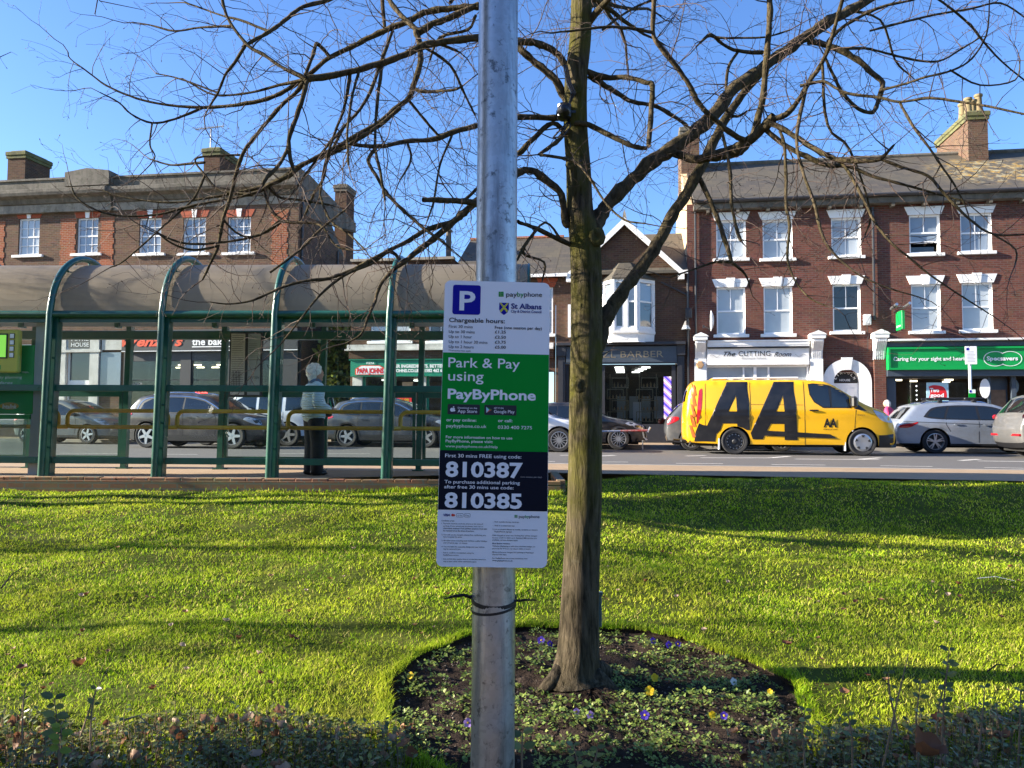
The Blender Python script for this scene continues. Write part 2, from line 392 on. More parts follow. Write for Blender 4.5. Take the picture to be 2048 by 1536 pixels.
def roof_sheet():
    m, t, b = new_mat('shelter_roof_sheet')
    c = ramp(t, noise(t, 1.3, 6), [(0.3, (0.25, 0.21, 0.155)), (0.7, (0.33, 0.285, 0.215))])
    v = stretch(t, 7, 1, 1.0)
    c = mixc(t, mmath(t, 'MULTIPLY', ramp(t, noise(t, 1.5, 7, v, 0.7), [(0.52, (0, 0, 0)), (0.7, (1, 1, 1))]), 0.5), c, (0.12, 0.105, 0.07))
    t.links.new(c, b.inputs['Base Color']); b.inputs['Roughness'].default_value = 0.42
    tl = N(t, 'ShaderNodeBsdfTranslucent'); tl.inputs[0].default_value = (.75, .72, .64, 1); mx = t.nodes.new('ShaderNodeMixShader'); mx.inputs[0].default_value = .5; out = [n for n in t.nodes if n.type == 'OUTPUT_MATERIAL'][0]
    t.links.new(b.outputs[0], mx.inputs[1]); t.links.new(tl.outputs[0], mx.inputs[2]); t.links.new(mx.outputs[0], out.inputs[0])
    return m
M['shelter_roof'] = roof_sheet()
def galv():
    m, t, b = new_mat('galvanised')
    vor = N(t, 'ShaderNodeTexVoronoi', Scale=70.0); t.links.new(coords(t), vor.inputs['Vector'])
    c = mixc(t, 0.10, (0.37, 0.395, 0.41), vor.outputs['Color'], 'MIX')
    sp = t.nodes.new('ShaderNodeHueSaturation'); sp.inputs['Saturation'].default_value = 0.05; t.links.new(c, sp.inputs['Color'])
    v = stretch(t, 10, 10, 0.9)
    c = mixc(t, mmath(t, 'MULTIPLY', ramp(t, noise(t, 1.6, 9, v, 0.72), [(0.46, (0, 0, 0)), (0.66, (1, 1, 1))]), 0.85), sp.outputs[0], (0.15, 0.155, 0.16))
    c = mixc(t, mmath(t, 'MULTIPLY', ramp(t, noise(t, 30, 6, None, 0.7), [(0.56, (0, 0, 0)), (0.66, (1, 1, 1))]), 0.75), c, (0.05, 0.048, 0.045))
    c = mixc(t, mmath(t, 'MULTIPLY', ramp(t, noise(t, 5, 8, None, 0.7), [(0.58, (0, 0, 0)), (0.74, (1, 1, 1))]), 0.6), c, (0.12, 0.115, 0.11))
    t.links.new(c, b.inputs['Base Color']); b.inputs['Metallic'].default_value = 0.75
    t.links.new(ramp(t, noise(t, 9, 6), [(0.3, (0.30, 0.30, 0.30)), (0.7, (0.48, 0.48, 0.48))]), b.inputs['Roughness'])
    bump(t, b, noise(t, 120, 4), 0.08, 0.004); return m
M['galv'] = galv()
def bark(name, c1, c2, moss, mamount, zscale=0.25):
    m, t, b = new_mat(name)
    v = stretch(t, 1, 1, zscale)
    f = noise(t, 38, 9, v, 0.65, 0.4)
    c = ramp(t, f, [(0.33, c1), (0.66, c2)])
    sz_ = t.nodes.new('ShaderNodeSeparateXYZ'); t.links.new(coords(t), sz_.inputs[0]); hg_ = ramp(t, mmath(t, 'MULTIPLY', sz_.outputs[2], 0.4), [(0.22, (.12, .12, .12)), (0.50, (1, 1, 1))])
    c = mixc(t, mmath(t, 'MULTIPLY', mmath(t, 'MULTIPLY', ramp(t, noise(t, 5, 7, None, 0.65), [(0.34, (0, 0, 0)), (0.62, (1, 1, 1))]), mamount), hg_), c, moss, 'MIX')
    c = mixc(t, mmath(t, 'MULTIPLY', ramp(t, noise(t, 24, 6, None, 0.6), [(0.62, (0, 0, 0)), (0.72, (1, 1, 1))]), 0.5), c, (0.13, 0.115, 0.08))
    t.links.new(c, b.inputs['Base Color']); b.inputs['Roughness'].default_value = 0.95; b.inputs['Specular IOR Level'].default_value = 0.15
    bump(t, b, f, 1.0, 0.02); return m
M['bark'] = bark('bark', (0.009, 0.007, 0.005), (0.125, 0.098, 0.064), (0.085, 0.082, 0.008), 0.75, 0.16)
M['bark_dark'] = bark('bark_dark', (0.016, 0.012, 0.008), (0.13, 0.098, 0.062), (0.075, 0.066, 0.02), 0.4, 0.4)
M['twig'] = pbr('twig', (0.07, 0.043, 0.030), 0.75, var=0.35, scale=3)
def asphalt():
    m, t, b = new_mat('asphalt')
    c = ramp(t, noise(t, 60, 8, None, 0.7), [(0.3, (0.075, 0.072, 0.068)), (0.7, (0.135, 0.128, 0.118))])
    c = mixc(t, mmath(t, 'MULTIPLY', ramp(t, noise(t, 0.35, 6), [(0.4, (0, 0, 0)), (0.7, (1, 1, 1))]), 0.35), c, (0.09, 0.088, 0.085))
    t.links.new(c, b.inputs['Base Color']); b.inputs['Roughness'].default_value = 0.75; bump(t, b, noise(t, 160, 3), 0.3, 0.005); return m
M['asphalt'] = asphalt()
def paving():
    m, t, b = new_mat('paving')
    br = t.nodes.new('ShaderNodeTexBrick'); br.offset = 0.5
    for k, v in (('Scale', 1.0), ('Mortar Size', 0.006), ('Bias', 0.0), ('Brick Width', 0.2), ('Row Height', 0.1)): br.inputs[k].default_value = v
    br.inputs['Color1'].default_value = (0.35, 0.24, 0.135, 1); br.inputs['Color2'].default_value = (0.29, 0.195, 0.11, 1); br.inputs['Mortar'].default_value = (0.2, 0.165, 0.12, 1)
    t.links.new(coords(t), br.inputs['Vector'])
    c = mixc(t, mmath(t, 'MULTIPLY', ramp(t, noise(t, 0.9, 7), [(0.4, (0, 0, 0)), (0.7, (1, 1, 1))]), 0.5), br.outputs['Color'], (0.24, 0.165, 0.095))
    t.links.new(c, b.inputs['Base Color']); b.inputs['Roughness'].default_value = 0.9; return m
M['paving'] = paving()
M['kerb'] = pbr('kerb', (0.30, 0.28, 0.25), 0.85, var=0.2, scale=3)
M['road_paint'] = pbr('road_paint', (0.62, 0.60, 0.55), 0.7, var=0.15, scale=12, dirt=((0.25, 0.24, 0.22), 14, 0.7))
def soil_lawn(name, stops, scale):
    m, t, b = new_mat(name)
    c = ramp(t, noise(t, scale, 9, None, 0.7), stops); t.links.new(c, b.inputs['Base Color']); b.inputs['Roughness'].default_value = 0.95; b.inputs['Specular IOR Level'].default_value = 0.08
    bump(t, b, noise(t, scale * 6, 6), 0.7, 0.02); return m
M['lawn_soil'] = soil_lawn('lawn_soil', [(0.3, (0.03, 0.045, 0.006)), (0.55, (0.07, 0.085, 0.012)), (0.75, (0.10, 0.075, 0.025))], 4)
M['soil'] = soil_lawn('soil', [(0.3, (0.018, 0.012, 0.009)), (0.6, (0.05, 0.036, 0.027)), (0.8, (0.11, 0.085, 0.065))], 14)
def leafy(name, stops, rough=0.5, trans=0.35, pos=None, spec=0.4):
    m, t, b = new_mat(name)
    at = N(t, 'ShaderNodeAttribute', attribute_name='tint')
    c = ramp(t, at.outputs['Fac'], stops)
    if pos:
        c = mixc(t, mmath(t, 'MULTIPLY', ramp(t, noise(t, pos[0], 7, None, 0.65), [(0.38, (0, 0, 0)), (0.66, (1, 1, 1))]), pos[2]), c, pos[1])
        c = mixc(t, mmath(t, 'MULTIPLY', ramp(t, noise(t, 1.7, 8, None, 0.7, 0.6), [(0.54, (0, 0, 0)), (0.68, (1, 1, 1))]), .6), c, (0.30, 0.25, 0.075))
        if len(pos) > 3: c = mixc(t, mmath(t, 'MULTIPLY', ramp(t, noise(t, pos[3], 7, None, 0.65), [(0.50, (0, 0, 0)), (0.70, (1, 1, 1))]), pos[5]), c, pos[4])
    t.links.new(c, b.inputs['Base Color']); b.inputs['Roughness'].default_value = rough; b.inputs['Specular IOR Level'].default_value = spec
    tl = N(t, 'ShaderNodeBsdfTranslucent'); t.links.new(c, tl.inputs[0])
    mx = t.nodes.new('ShaderNodeMixShader'); mx.inputs[0].default_value = trans
    out = [n for n in t.nodes if n.type == 'OUTPUT_MATERIAL'][0]
    t.links.new(b.outputs[0], mx.inputs[1]); t.links.new(tl.outputs[0], mx.inputs[2]); t.links.new(mx.outputs[0], out.inputs[0]); return m
M['grass'] = leafy('grass', [(0.0, (0.05, 0.155, 0.006)), (0.35, (0.27, 0.455, 0.012)), (0.8, (0.54, 0.66, 0.03)), (1.0, (0.70, 0.58, 0.20))], 0.75, 0.36, (0.9, (0.60, 0.58, 0.05), 0.55, 2.6, (0.06, 0.17, 0.008), 0.75), 0.12)
M['leaf_dark'] = leafy('leaf_dark', [(0.0, (0.06, 0.08, 0.010)), (0.6, (0.13, 0.155, 0.026)), (1.0, (0.27, 0.27, 0.055))], 0.32, 0.15, None, 0.5)
M['leaf_lime'] = leafy('leaf_lime', [(0.0, (0.16, 0.26, 0.03)), (1.0, (0.28, 0.36, 0.05))], 0.4, 0.4)
M['leaf_pansy'] = leafy('leaf_pansy', [(0.0, (0.09, 0.16, 0.03)), (0.6, (0.24, 0.32, 0.06)), (1.0, (0.42, 0.46, 0.13))], 0.45, 0.35)
M['leaf_dead'] = leafy('leaf_dead', [(0.0, (0.09, 0.035, 0.02)), (0.5, (0.22, 0.09, 0.04)), (0.8, (0.34, 0.19, 0.10)), (1.0, (0.5, 0.36, 0.26))], 0.6, 0.25)
M['stem'] = pbr('stem', (0.20, 0.14, 0.08), 0.8, var=0.3)
def petal(n, c): return leafy(n, [(0.0, c), (1.0, tuple(min(1, x * 1.25) for x in c))], 0.6, 0.35)
for n_, c_ in (('purple', (0.045, 0.02, 0.30)), ('yellow', (0.75, 0.52, 0.02)), ('white', (0.75, 0.75, 0.70)), ('lilac', (0.38, 0.24, 0.58))): M['petal_' + n_] = petal('petal_' + n_, c_)
# ------------------------------------------------------------------ the ground, the road, the pavements
def ground_pt(px, py, z=0.0):
    r = ray(px, py); t = (z - CAM.z) / r.z; return CAM + r * t
g = MB(); g.poly([(-900, -300, -1.6), (900, -300, -1.6), (900, 1500, -1.6), (-900, 1500, -1.6)]); tag(g.build('ground', M['lawn_soil']), kind='structure')
def strip(name, u0, u1, v0, v1, z, m, z0=None):
    b = MB(); a = [ST.w(u0, v0, z), ST.w(u1, v0, z), ST.w(u1, v1, z), ST.w(u0, v1, z)]
    if z0 is None: b.poly(a)
    else:
        c = [p - Vector((0, 0, z - z0)) for p in a]
        b.add(a + c, [(0, 1, 2, 3), (0, 4, 5, 1), (1, 5, 6, 2), (2, 6, 7, 3), (3, 7, 4, 0)])
    return tag(b.build(name, m, fix=False), kind='structure')
ROAD_N, ROAD_F = -14.0, -3.0
for n_, y0_, y1_, m_ in (('footpath', -5.2, -.2, 'paving'),):
    g = MB(); g.poly([(-40, y0_, -.80), (40, y0_, -.80), (40, y1_, -.80), (-40, y1_, -.80)]); tag(g.build(n_, M[m_]), kind='structure')
strip('road', -70, 60, ROAD_N - 0.2, ROAD_F + 0.2, 0.0, M['asphalt'])
strip('far_pavement', -70, 60, ROAD_F + 0.14, 14, 0.10, M['paving'], -0.3)
strip('far_kerb', -70, 60, ROAD_F, ROAD_F + 0.137, 0.103, M['kerb'], -0.3)
strip('near_kerb', -70, 60, ROAD_N - 0.137, ROAD_N, 0.058, M['kerb'], -0.3)
b = MB()
ed = [(60, float(far_edge(9.0)) - 9)] + [(x, float(far_edge(x)) + 0.02) for x in (12.0, 9.0, 6.0, 3.0, PAD_END + .02)] + [(x, float(far_edge(x)) + 0.02) for x in (PAD_END, -3, -8, -14)] + [(-14, 14.5), (-60, 16)]
kl = [ST.w(-68, ROAD_N - 0.14, 0), ST.w(58, ROAD_N - 0.14, 0)]
pts = [(x, y, 0.055) for x, y in ed[::-1]] + [(kl[1].x, kl[1].y, 0.055), (kl[0].x, kl[0].y, 0.055)]
v2, f2 = cdt([(p[0], p[1]) for p in pts])
b.add([(x, y, 0.055) for x, y in v2], f2)
tag(b.build('near_pavement', M['paving']), kind='structure')
# painted lines on the road, each a thin sheet
b = MB()
def gl(x0, y0, x1, y1, w=0.10, z=0.004):
    p, q = ground_pt(x0, y0, z), ground_pt(x1, y1, z); d = (q - p).normalized(); n = Vector((-d.y, d.x, 0)) * w / 2
    b.poly([p - n, q - n, q + n, p + n])
for l in ((1203, 924, 1256, 924), (1352, 926.5, 1446, 927.5), (1543, 929, 1651, 930), (1761, 931.5, 1865, 933), (1969, 935, 2080, 937), (1030, 922, 1110, 923),
          (300, 908, 395, 909), (560, 907, 740, 907.5), (120, 906.5, 235, 907), (-40, 906, 60, 906.5)): gl(*l)
for l in ((1372, 912, 1411, 911), (1401, 915.5, 1540, 915.8), (1541, 915.6, 1580, 912.5), (1590, 918, 1758, 919), (1720, 918.4, 1761, 915.5), (1920, 921, 1958, 918.5), (1955, 921.8, 2090, 923.5), (1120, 910.5, 1200, 910), (1180, 913, 1230, 910.5)): gl(*l, w=0.16)
tag(b.build('road_markings', M['road_paint']), kind='structure')
# brick edging that holds the paved recess of the shelter
e = thing('brick_edging', 'low mossy brick edging between the lawn and the paved floor of the bus shelter', 'edging', (0, 10.33, 0))
b = MB()
for i in range(40):
    x0 = -8.2 + i * 0.2215; x1 = x0 + 0.214
    if x0 > PAD_END - 0.1: break
    z = 0.062 + rnd.uniform(-.006, .006); dy = rnd.uniform(-.008, .008)
    y = 10.33 - 0.038 * x0
    for zz in (-0.20, -0.10, 0.0): b.box(x0, x1, y - 0.115 + dy, y + 0.0, zz - (0.0), zz + (z if zz == 0 else 0.093), bev=0.008)
b.build('brick_course', M['brick_edge'], e, off=(0, 10.33, 0))
b = MB(); b.box(-8.2, PAD_END, 10.26, 10.3, -0.5, 0.03); 
for i in range(9):
    y0 = 10.31 + i * 0.222
    if y0 > 11.9: break
    for zz in (-0.20, -0.10, 0.0): b.box(PAD_END - 0.06, PAD_END + 0.06, y0, y0 + 0.214, zz, zz + (0.065 if zz == 0 else 0.093), bev=0.008)
b.build('return_course', M['brick_edge'], e, off=(0, 10.33, 0))

# ------------------------------------------------------------------ buildings
class Bld:
    def __init__(s, name, label, uc, cat='building'):
        s.uc = uc; s.root = thing(name, label, cat, ST.w(uc, 0, 0), -ST.phi)
    def b(s, mb, name, mats, parent=None, smooth=False):
        return mb.build(name, mats, parent or s.root, smooth, (s.uc, 0, 0))
def wall(mb, u0, u1, z0, z1, ops, v=0.0, depth=0.16, mi=0, mr=0):
    us = sorted({u0, u1} | {min(max(o[k], u0), u1) for o in ops for k in (0, 1)}); zs = sorted({z0, z1} | {min(max(o[k], z0), z1) for o in ops for k in (2, 3)})
    for i in range(len(us) - 1):
        for j in range(len(zs) - 1):
            a, b_, c, d = us[i], us[i + 1], zs[j], zs[j + 1]; mu, mz = (a + b_) / 2, (c + d) / 2
            if any(o[0] < mu < o[1] and o[2] < mz < o[3] for o in ops): continue
            mb.poly([(a, v, c), (b_, v, c), (b_, v, d), (a, v, d)], mi)
    for a, b_, c, d in ops:
        w = v + depth
        mb.poly([(a, v, c), (a, v, d), (a, w, d), (a, w, c)], mr); mb.poly([(b_, v, c), (b_, w, c), (b_, w, d), (b_, v, d)], mr)
        mb.poly([(a, v, d), (b_, v, d), (b_, w, d), (a, w, d)], mr); mb.poly([(a, v, c), (a, w, c), (b_, w, c), (b_, v, c)], mr)
def sash(B, a, b_, c, d, v, cols, rows, glass, sill=0.12, lab=None, open_=0.0, sill_m='white_paint'):
    f = MB(); t = 0.055; y0, y1 = v + 0.07, v + 0.15; zm = (c + d) / 2
    f.box(a, a + t, y0, y1, c, d); f.box(b_ - t, b_, y0, y1, c, d); f.box(a + t, b_ - t, y0, y1, d - t, d); f.box(a + t, b_ - t, y0, y1, c, c + t * 1.2)
    f.box(a + t, b_ - t, y0 + .01, y1 - .012, zm - 0.028 + open_, zm + 0.028 + open_)
    for k in range(1, cols):
        x = a + t + (b_ - a - 2 * t) * k / cols
        f.box(x - .012, x + .012, y0 + .02, y1 - .022, zm + .028 + open_, d - t)
        if not open_ and rows[1] >= 0: f.box(x - .012, x + .012, y0 + .03, y1 - .012, c + t * 1.2, zm - .028)
    for seg, n in (((zm + .028 + open_, d - t), rows[0]), ((c + t * 1.2, zm - .028), rows[1])):
        for k in range(1, n):
            z = seg[0] + (seg[1] - seg[0]) * k / n; f.box(a + t, b_ - t, y0 + .022, y1 - .024, z - .011, z + .011)
    if open_:                                   # lower sash pushed up: its bottom rail shows, darkness below
        f.box(a + t, b_ - t, y0 + .03, y1 - .01, zm - .30, zm - .23)
    w = B.b(f, 'window', M['upvc'])
    if lab: w['label'] = lab
    p = MB(); p.box(a + .02, b_ - .02, v + 0.118, v + 0.135, c + .02 if not open_ else zm - .27, d - .02)
    pane = B.b(p, 'pane', M[glass], w)
    if open_:
        q = MB(); q.box(a + .02, b_ - .02, v + 0.6, v + 0.62, c, zm); q.box(a + .1, b_ - .12, v + .25, v + .5, c, c + .28); B.b(q, 'room', M['pane_black'], w)
    s = MB(); s.box(a - sill, b_ + sill, v - 0.10, v + 0.12, c - 0.11, c - 0.002, bev=.008); B.b(s, 'sill', M[sill_m], w)
    return w
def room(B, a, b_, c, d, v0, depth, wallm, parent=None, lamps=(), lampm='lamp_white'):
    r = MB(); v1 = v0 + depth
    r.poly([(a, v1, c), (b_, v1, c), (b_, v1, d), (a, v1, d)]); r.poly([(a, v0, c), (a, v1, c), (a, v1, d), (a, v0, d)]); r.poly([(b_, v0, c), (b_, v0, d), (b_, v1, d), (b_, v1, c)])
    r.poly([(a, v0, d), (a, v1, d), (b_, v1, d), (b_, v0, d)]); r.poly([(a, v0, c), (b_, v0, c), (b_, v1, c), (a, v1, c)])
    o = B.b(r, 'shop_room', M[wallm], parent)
    for (u, v, w_, l_) in lamps:
        q = MB(); q.box(u - w_ / 2, u + w_ / 2, v, v + l_, d - 0.10, d - 0.05); B.b(q, 'ceiling_lamp', M[lampm], o)
    return o
def fn_v(v): return lambda x, y: (x, v, y)
def ftext(B, name, items, v, mats, parent=None):
    """items: (string, px0, px1, baseline py, cap height in px, material index, bold, shear)"""
    mb = MB()
    for s, x0, x1, yb, cap, mi, bold, sh in items:
        u0, z0 = ST.uz(x0, yb, v); u1, z1 = ST.uz(x1, yb, v); hz = ST.uz(x0, yb - cap, v)[1] - z0
        text(mb, s, u0, u1, z0, hz, fn_v(v), mi, bold, sh)
    return B.b(mb, name, mats, parent)
U = ST.u; Z = ST.z
def rect(px0, px1, py0, py1, v=0.0):   # photo pixels to u0, u1, z0, z1 on the plane v
    m = (px0 + px1) / 2
    return U(px0, py0, v), U(px1, py0, v), Z(m, py1, v), Z(m, py0, v)

# ---- three-storey red brick terrace on the right
B = Bld('brick_terrace', 'three storey dark red brick terrace with slate roof and white window heads', U(1700))
u0, u1 = U(1388, 600) - .0, U(2390, 600); ze = Z(1700, 396)
W_up = [(1432, 1491, 441, 517, 'pane_blind', 0), (1525, 1584, 440, 517, 'pane_blind', 0), (1662, 1721, 436, 512, 'pane_blind', 0), (1818, 1879, 430, 507, 'pane_mid', .06), (1920, 1982, 427, 503, 'pane_mid', 0)]
W_lo = [(1433, 1490, 575, 669, 'pane_blind', 0), (1527, 1584, 573, 668, 'pane_blind', 0), (1665, 1720, 569, 663, 'pane_black', 0), (1822, 1880, 569, 662, 'pane_blind', 0), (1923, 1984, 566, 660, 'pane_blind', 0)]
ops = [rect(*w[:4]) for w in W_up + W_lo]
zf = Z(1700, 682)
shops = [(U(1412), U(1618), 0.1, Z(1515, 700)), (U(1666), U(1719), 0.1, Z(1692, 745)), (U(1772), u1 - .4, 0.1, Z(1900, 690))]
mb = MB(); wall(mb, u0, u1, 0.0, ze, ops + shops, 0, 0.16, 0, 1)
mb.box(u0 - .23, u0, 0.0, .29, 0, ze - .02); mb.poly([(u1, 0, 0), (u1, 9, 0), (u1, 9, ze), (u1, 0, ze)]); mb.poly([(u0, 9, 0), (u0, 9, ze), (u1, 9, ze), (u1, 9, 0)])
B.b(mb, 'wall', [M['brick_red'], M['white_paint']])
for k, w in enumerate(W_up + W_lo):
    a, b_, c, d = rect(*w[:4])
    sash(B, a, b_, c, d, 0, 2, (1, 1) if k < 5 else (1, -1), w[4], open_=w[5], lab='window with its lower sash pushed up' if w[5] else ('window with dark bare glass' if w[4] == 'pane_black' else None))
    # splayed white window head with its keystone
    h = MB(); zt = d + (0.30 if k < 5 else 0.31); sp = 0.16
    h.prism([(a - .04, d + .01), (b_ + .04, d + .01), (b_ + sp, zt), (a - sp, zt)], -0.035, 0.05)
    m_ = (a + b_) / 2
    if k >= 5: h.prism([(m_ - .10, d - .005), (m_ + .10, d - .005), (m_ + .15, zt + .035), (m_ - .15, zt + .035)], -0.075, -0.02)
    B.b(h, 'window_head', M['white_paint'])
# roof
vr = 4.3; zr = Z(1700, 319, vr)
ul = U(1392, 400) - .1
M['slate_lichen'] = slate('slate_lichen', (U(1960, 350, 2.6) - B.uc, 2.0, ze + (zr - ze) * .5, 2.3)); M['slate'] = slate('slate', None)
mb = MB(); mb.prism_u([(-0.32, ze + .02), (vr, zr), (9.3, ze), (9.3, ze - .12), (vr, zr - .12), (-0.32, ze - .10)], ul, u1)
rf = B.b(mb, 'roof', M['slate_lichen'])
mb = MB(); mb.tube([(ul, vr, zr + .03), (u1, vr, zr + .03)], 0.10, 8); B.b(mb, 'ridge', M['stone_dark'], rf)
mb = MB(); mb.tube([(ul, -.40, ze - .03), (u1, -.40, ze - .03)], 0.065, 8); B.b(mb, 'gutter', M['gutter'], rf, True)
mb = MB(); mb.box(ul, u1, -.32, 0.0, ze - .30, ze - .105)
for k in range(16):
    x = ul + .5 + k * 1.05
    if x < u1: mb.box(x - .05, x + .05, -.30, -.002, ze - .42, ze - .30)
B.b(mb, 'eaves_board', M['stone_dark'], rf)
# flank wall, rendered and sunlit, with the chimney at its top
mb = MB(); mb.prism_u([(0.30, 0.0), (0.30, ze), (vr, zr + .12), (8.98, ze), (8.98, 0)], u0 - .22, u0 - .004); B.b(mb, 'flank_wall', M['render_wall'])
def chimney(B, a, b_, v0, v1, z0, z1, capm, brickm, pots=0, parent=None, bands=True):
    mb = MB(); mb.box(a, b_, v0, v1, z0, z1)
    c = B.b(mb, 'chimney', M[brickm], parent)
    q = MB(); h = z1 - z0
    if bands:
        q.box(a - .05, b_ + .05, v0 - .05, v1 + .05, z1 - .26, z1 - .14); q.box(a - .09, b_ + .09, v0 - .09, v1 + .09, z1 - .14, z1 + .06, bev=.03)
        q.box(a + .06, b_ - .06, v0 + .06, v1 - .06, z1 + .06, z1 + .14, bev=.03)
    B.b(q, 'chimney_cap', M[capm], c)
    for k in range(pots):
        m_ = (a + b_) / 2 + (k % 2 - .5) * .38; vv = v0 + .35 + (k // 2) * .55
        p = MB(); p.lathe([(0.001, .14), (.15, .14), (.13, .3), (.12, .62 + .12 * (k % 2)), (.155, .66 + .12 * (k % 2)), (.155, .74 + .12 * (k % 2)), (.11, .74 + .12 * (k % 2)), (.10, .4)], (m_, vv, z1), 14); B.b(p, 'chimney_pot', M['pot'], c, True)
    return c
chimney(B, u0 - .22, U(1396, 300, 4.0), 3.3, 5.6, ze + 1.2, Z(1380, 262, 3.6), 'stone_dark', 'brick_tan', 0, rf)
chimney(B, U(1936, 270, 3.3), U(1976, 270, 3.3), 3.3, 6.4, Z(1950, 318, 3.3) - .4, Z(1955, 226, 3.3), 'moss_cap', 'brick_tan', 4, rf)
# rainwater pipes
for px, y0, y1 in ((1389, 405, 860), (1746, 415, 640)):
    mb = MB(); u_ = U(px) + .05; mb.tube([(u_, -.07, Z(px, y1)), (u_, -.07, Z(px, y0))], .042, 8); B.b(mb, 'rainwater_pipe', M['gutter'], None, True)
# -- white hairdresser's front
def bracket(B, px0, px1, ytop, ybot, m, parent=None):
    a, b_ = U(px0), U(px1); zt, zb = Z((px0 + px1) / 2, ytop), Z((px0 + px1) / 2, ybot)
    q = MB(); h = zt - zb
    prof = [(0.03, zb), (-.10, zb), (-.13, zb + .12 * h), (-.17, zb + .30 * h), (-.30, zb + .52 * h), (-.36, zb + .62 * h), (-.36, zb + .72 * h), (.03, zb + .72 * h)]
    q.prism_u(prof, a + .03, b_ - .03)
    for k in range(1, 6):
        x = a + .03 + (b_ - a - .06) * k / 6
        q.prism_u([(v - .02, z) for v, z in prof[1:7]] + [(v, z) for v, z in prof[6:0:-1]], x - .012, x + .012)
    q.box(a - .03, b_ + .03, -.42, .03, zb + .72 * h, zb + .86 * h, bev=.015)
    m_ = (a + b_) / 2; w = (b_ - a) / 2
    q.prism([(m_ - w - .06, zb + .86 * h), (m_ + w + .06, zb + .86 * h), (m_ + w * .9, zb + .93 * h), (m_ + w * .35, zb + h * .98), (m_, zb + 1.02 * h), (m_ - w * .35, zb + h * .98), (m_ - w * .9, zb + .93 * h)], -.44, .03)
    return B.b(q, 'bracket', M[m], parent)
sf = MB(); za = Z(1515, 700)
sf.box(U(1412) - .02, U(1618) + .02, -.02, .02, Z(1515, 728), Z(1515, 682)); shop = B.b(sf, 'white_shopfront', M['white_paint'])
for p0, p1 in ((1388, 1412), (1618, 1644)): sf = MB(); sf.box(U(p0) + .01, U(p1), -.13, .02, .1, Z((p0 + p1) / 2, 718)); sf.box(U(p0) - .02, U(p1) + .03, -.17, .02, .1, .55); B.b(sf, 'pilaster', M['white_paint'], shop)
bracket(B, 1388, 1412, 668, 720, 'white_paint', shop); bracket(B, 1618, 1645, 664, 718, 'white_paint', shop)
mb = MB(); a, b_ = U(1412) + .03, U(1618) - .03
mb.box(a, b_, -.25, .02, Z(1515, 691), Z(1515, 684)); mb.box(a, b_, -.235, .02, Z(1515, 694), Z(1515, 691)); mb.box(a, b_, -.28, .02, Z(1515, 684), Z(1515, 681.5))
B.b(mb, 'cornice', M['white_paint'], shop)
mb = MB(); mb.box(a + .02, b_ - .02, -.25, -.20, Z(1515, 697.2), Z(1515, 695)); B.b(mb, 'awning_slot', M['letter_black'], shop)
mb = MB(); zt, zb = Z(1515, 697.5), Z(1515, 723); mb.add([(a, -.17, zt), (b_, -.17, zt), (b_, -.13, zb), (a, -.13, zb), (a, .02, zt), (b_, .02, zt), (b_, .02, zb), (a, .02, zb)], [(0, 1, 2, 3), (0, 4, 5, 1), (3, 2, 6, 7), (0, 3, 7, 4), (1, 5, 6, 2)])
mb.box(a, b_, -.16, .02, zb - .13, zb - .002); fa = B.b(mb, 'fascia', M['white_paint'], shop)
def fn_f(x, y): return (x, -.172 + .04 * (zt - y) / (zt - zb) - .006, y)
def f_items(items, fn, v):
    mb = MB()
    for s, x0, x1, yb, cap, mi, bold, sh in items:
        u0_, z0 = ST.uz(x0, yb, v); u1_ = ST.uz(x1, yb, v)[0]; hz = ST.uz(x0, yb - cap, v)[1] - z0
        text(mb, s, u0_, u1_, z0, hz, fn, mi, bold, sh)
    return mb
B.b(f_items([('The', 1447, 1471, 712.5, 9.5, 0, .01, .45), ('CUTTING', 1477, 1541, 712.3, 10.5, 0, .0, 0), ('Room', 1548, 1583, 713, 9.5, 0, .01, .45), ('Boutique Salons', 1484, 1532, 718.5, 4.2, 1, 0, 0)], fn_f, -.16), 'lettering', [M['letter_black'], M['letter_grey']], fa)
mb = MB()                                     # scrolls either side of the name
for s_, cx in ((1, U(1428)), (-1, U(1600))):
    pts = [(cx + s_ * (-.16 + .36 * k / 10), zb + .42 * (zt - zb) + .05 * math.sin(k * .75)) for k in range(11)]
    for k in range(10):
        (x0, y0), (x1, y1) = pts[k], pts[k + 1]; mb.poly([fn_f(x0, y0 - .008), fn_f(x1, y1 - .008), fn_f(x1, y1 + .008), fn_f(x0, y0 + .008)])
B.b(mb, 'scroll', M['letter_grey'], fa)
a, b_ = U(1412), U(1618); zb2 = zb - .135
fr = MB(); 
for p in (1412.5, 1487, 1510, 1537, 1615):
    x = U(p); t = .05 if p == 1510 else .028; fr.box(x - t, x + t, .02, .12, .55, zb2)
fr.box(a, b_, .015, .125, zb2 - .07, zb2); fr.box(a, b_, .0, .14, .1, .55)
wi = B.b(fr, 'shop_window', M['upvc'], shop)
mb = MB(); mb.box(a + .02, b_ - .02, .07, .085, .55, zb2 - .05); B.b(mb, 'pane', M['pane_blind'], wi)
mb = MB(); c_ = (U(1399), Z(1399, 730)); mb.lathe([(.001, -.18), (.12, -.18), (.15, -.15), (.15, -.128)], (c_[0], 0, c_[1]), 6, 0, 'y'); B.b(mb, 'alarm_box', M['wood_tan'], shop)
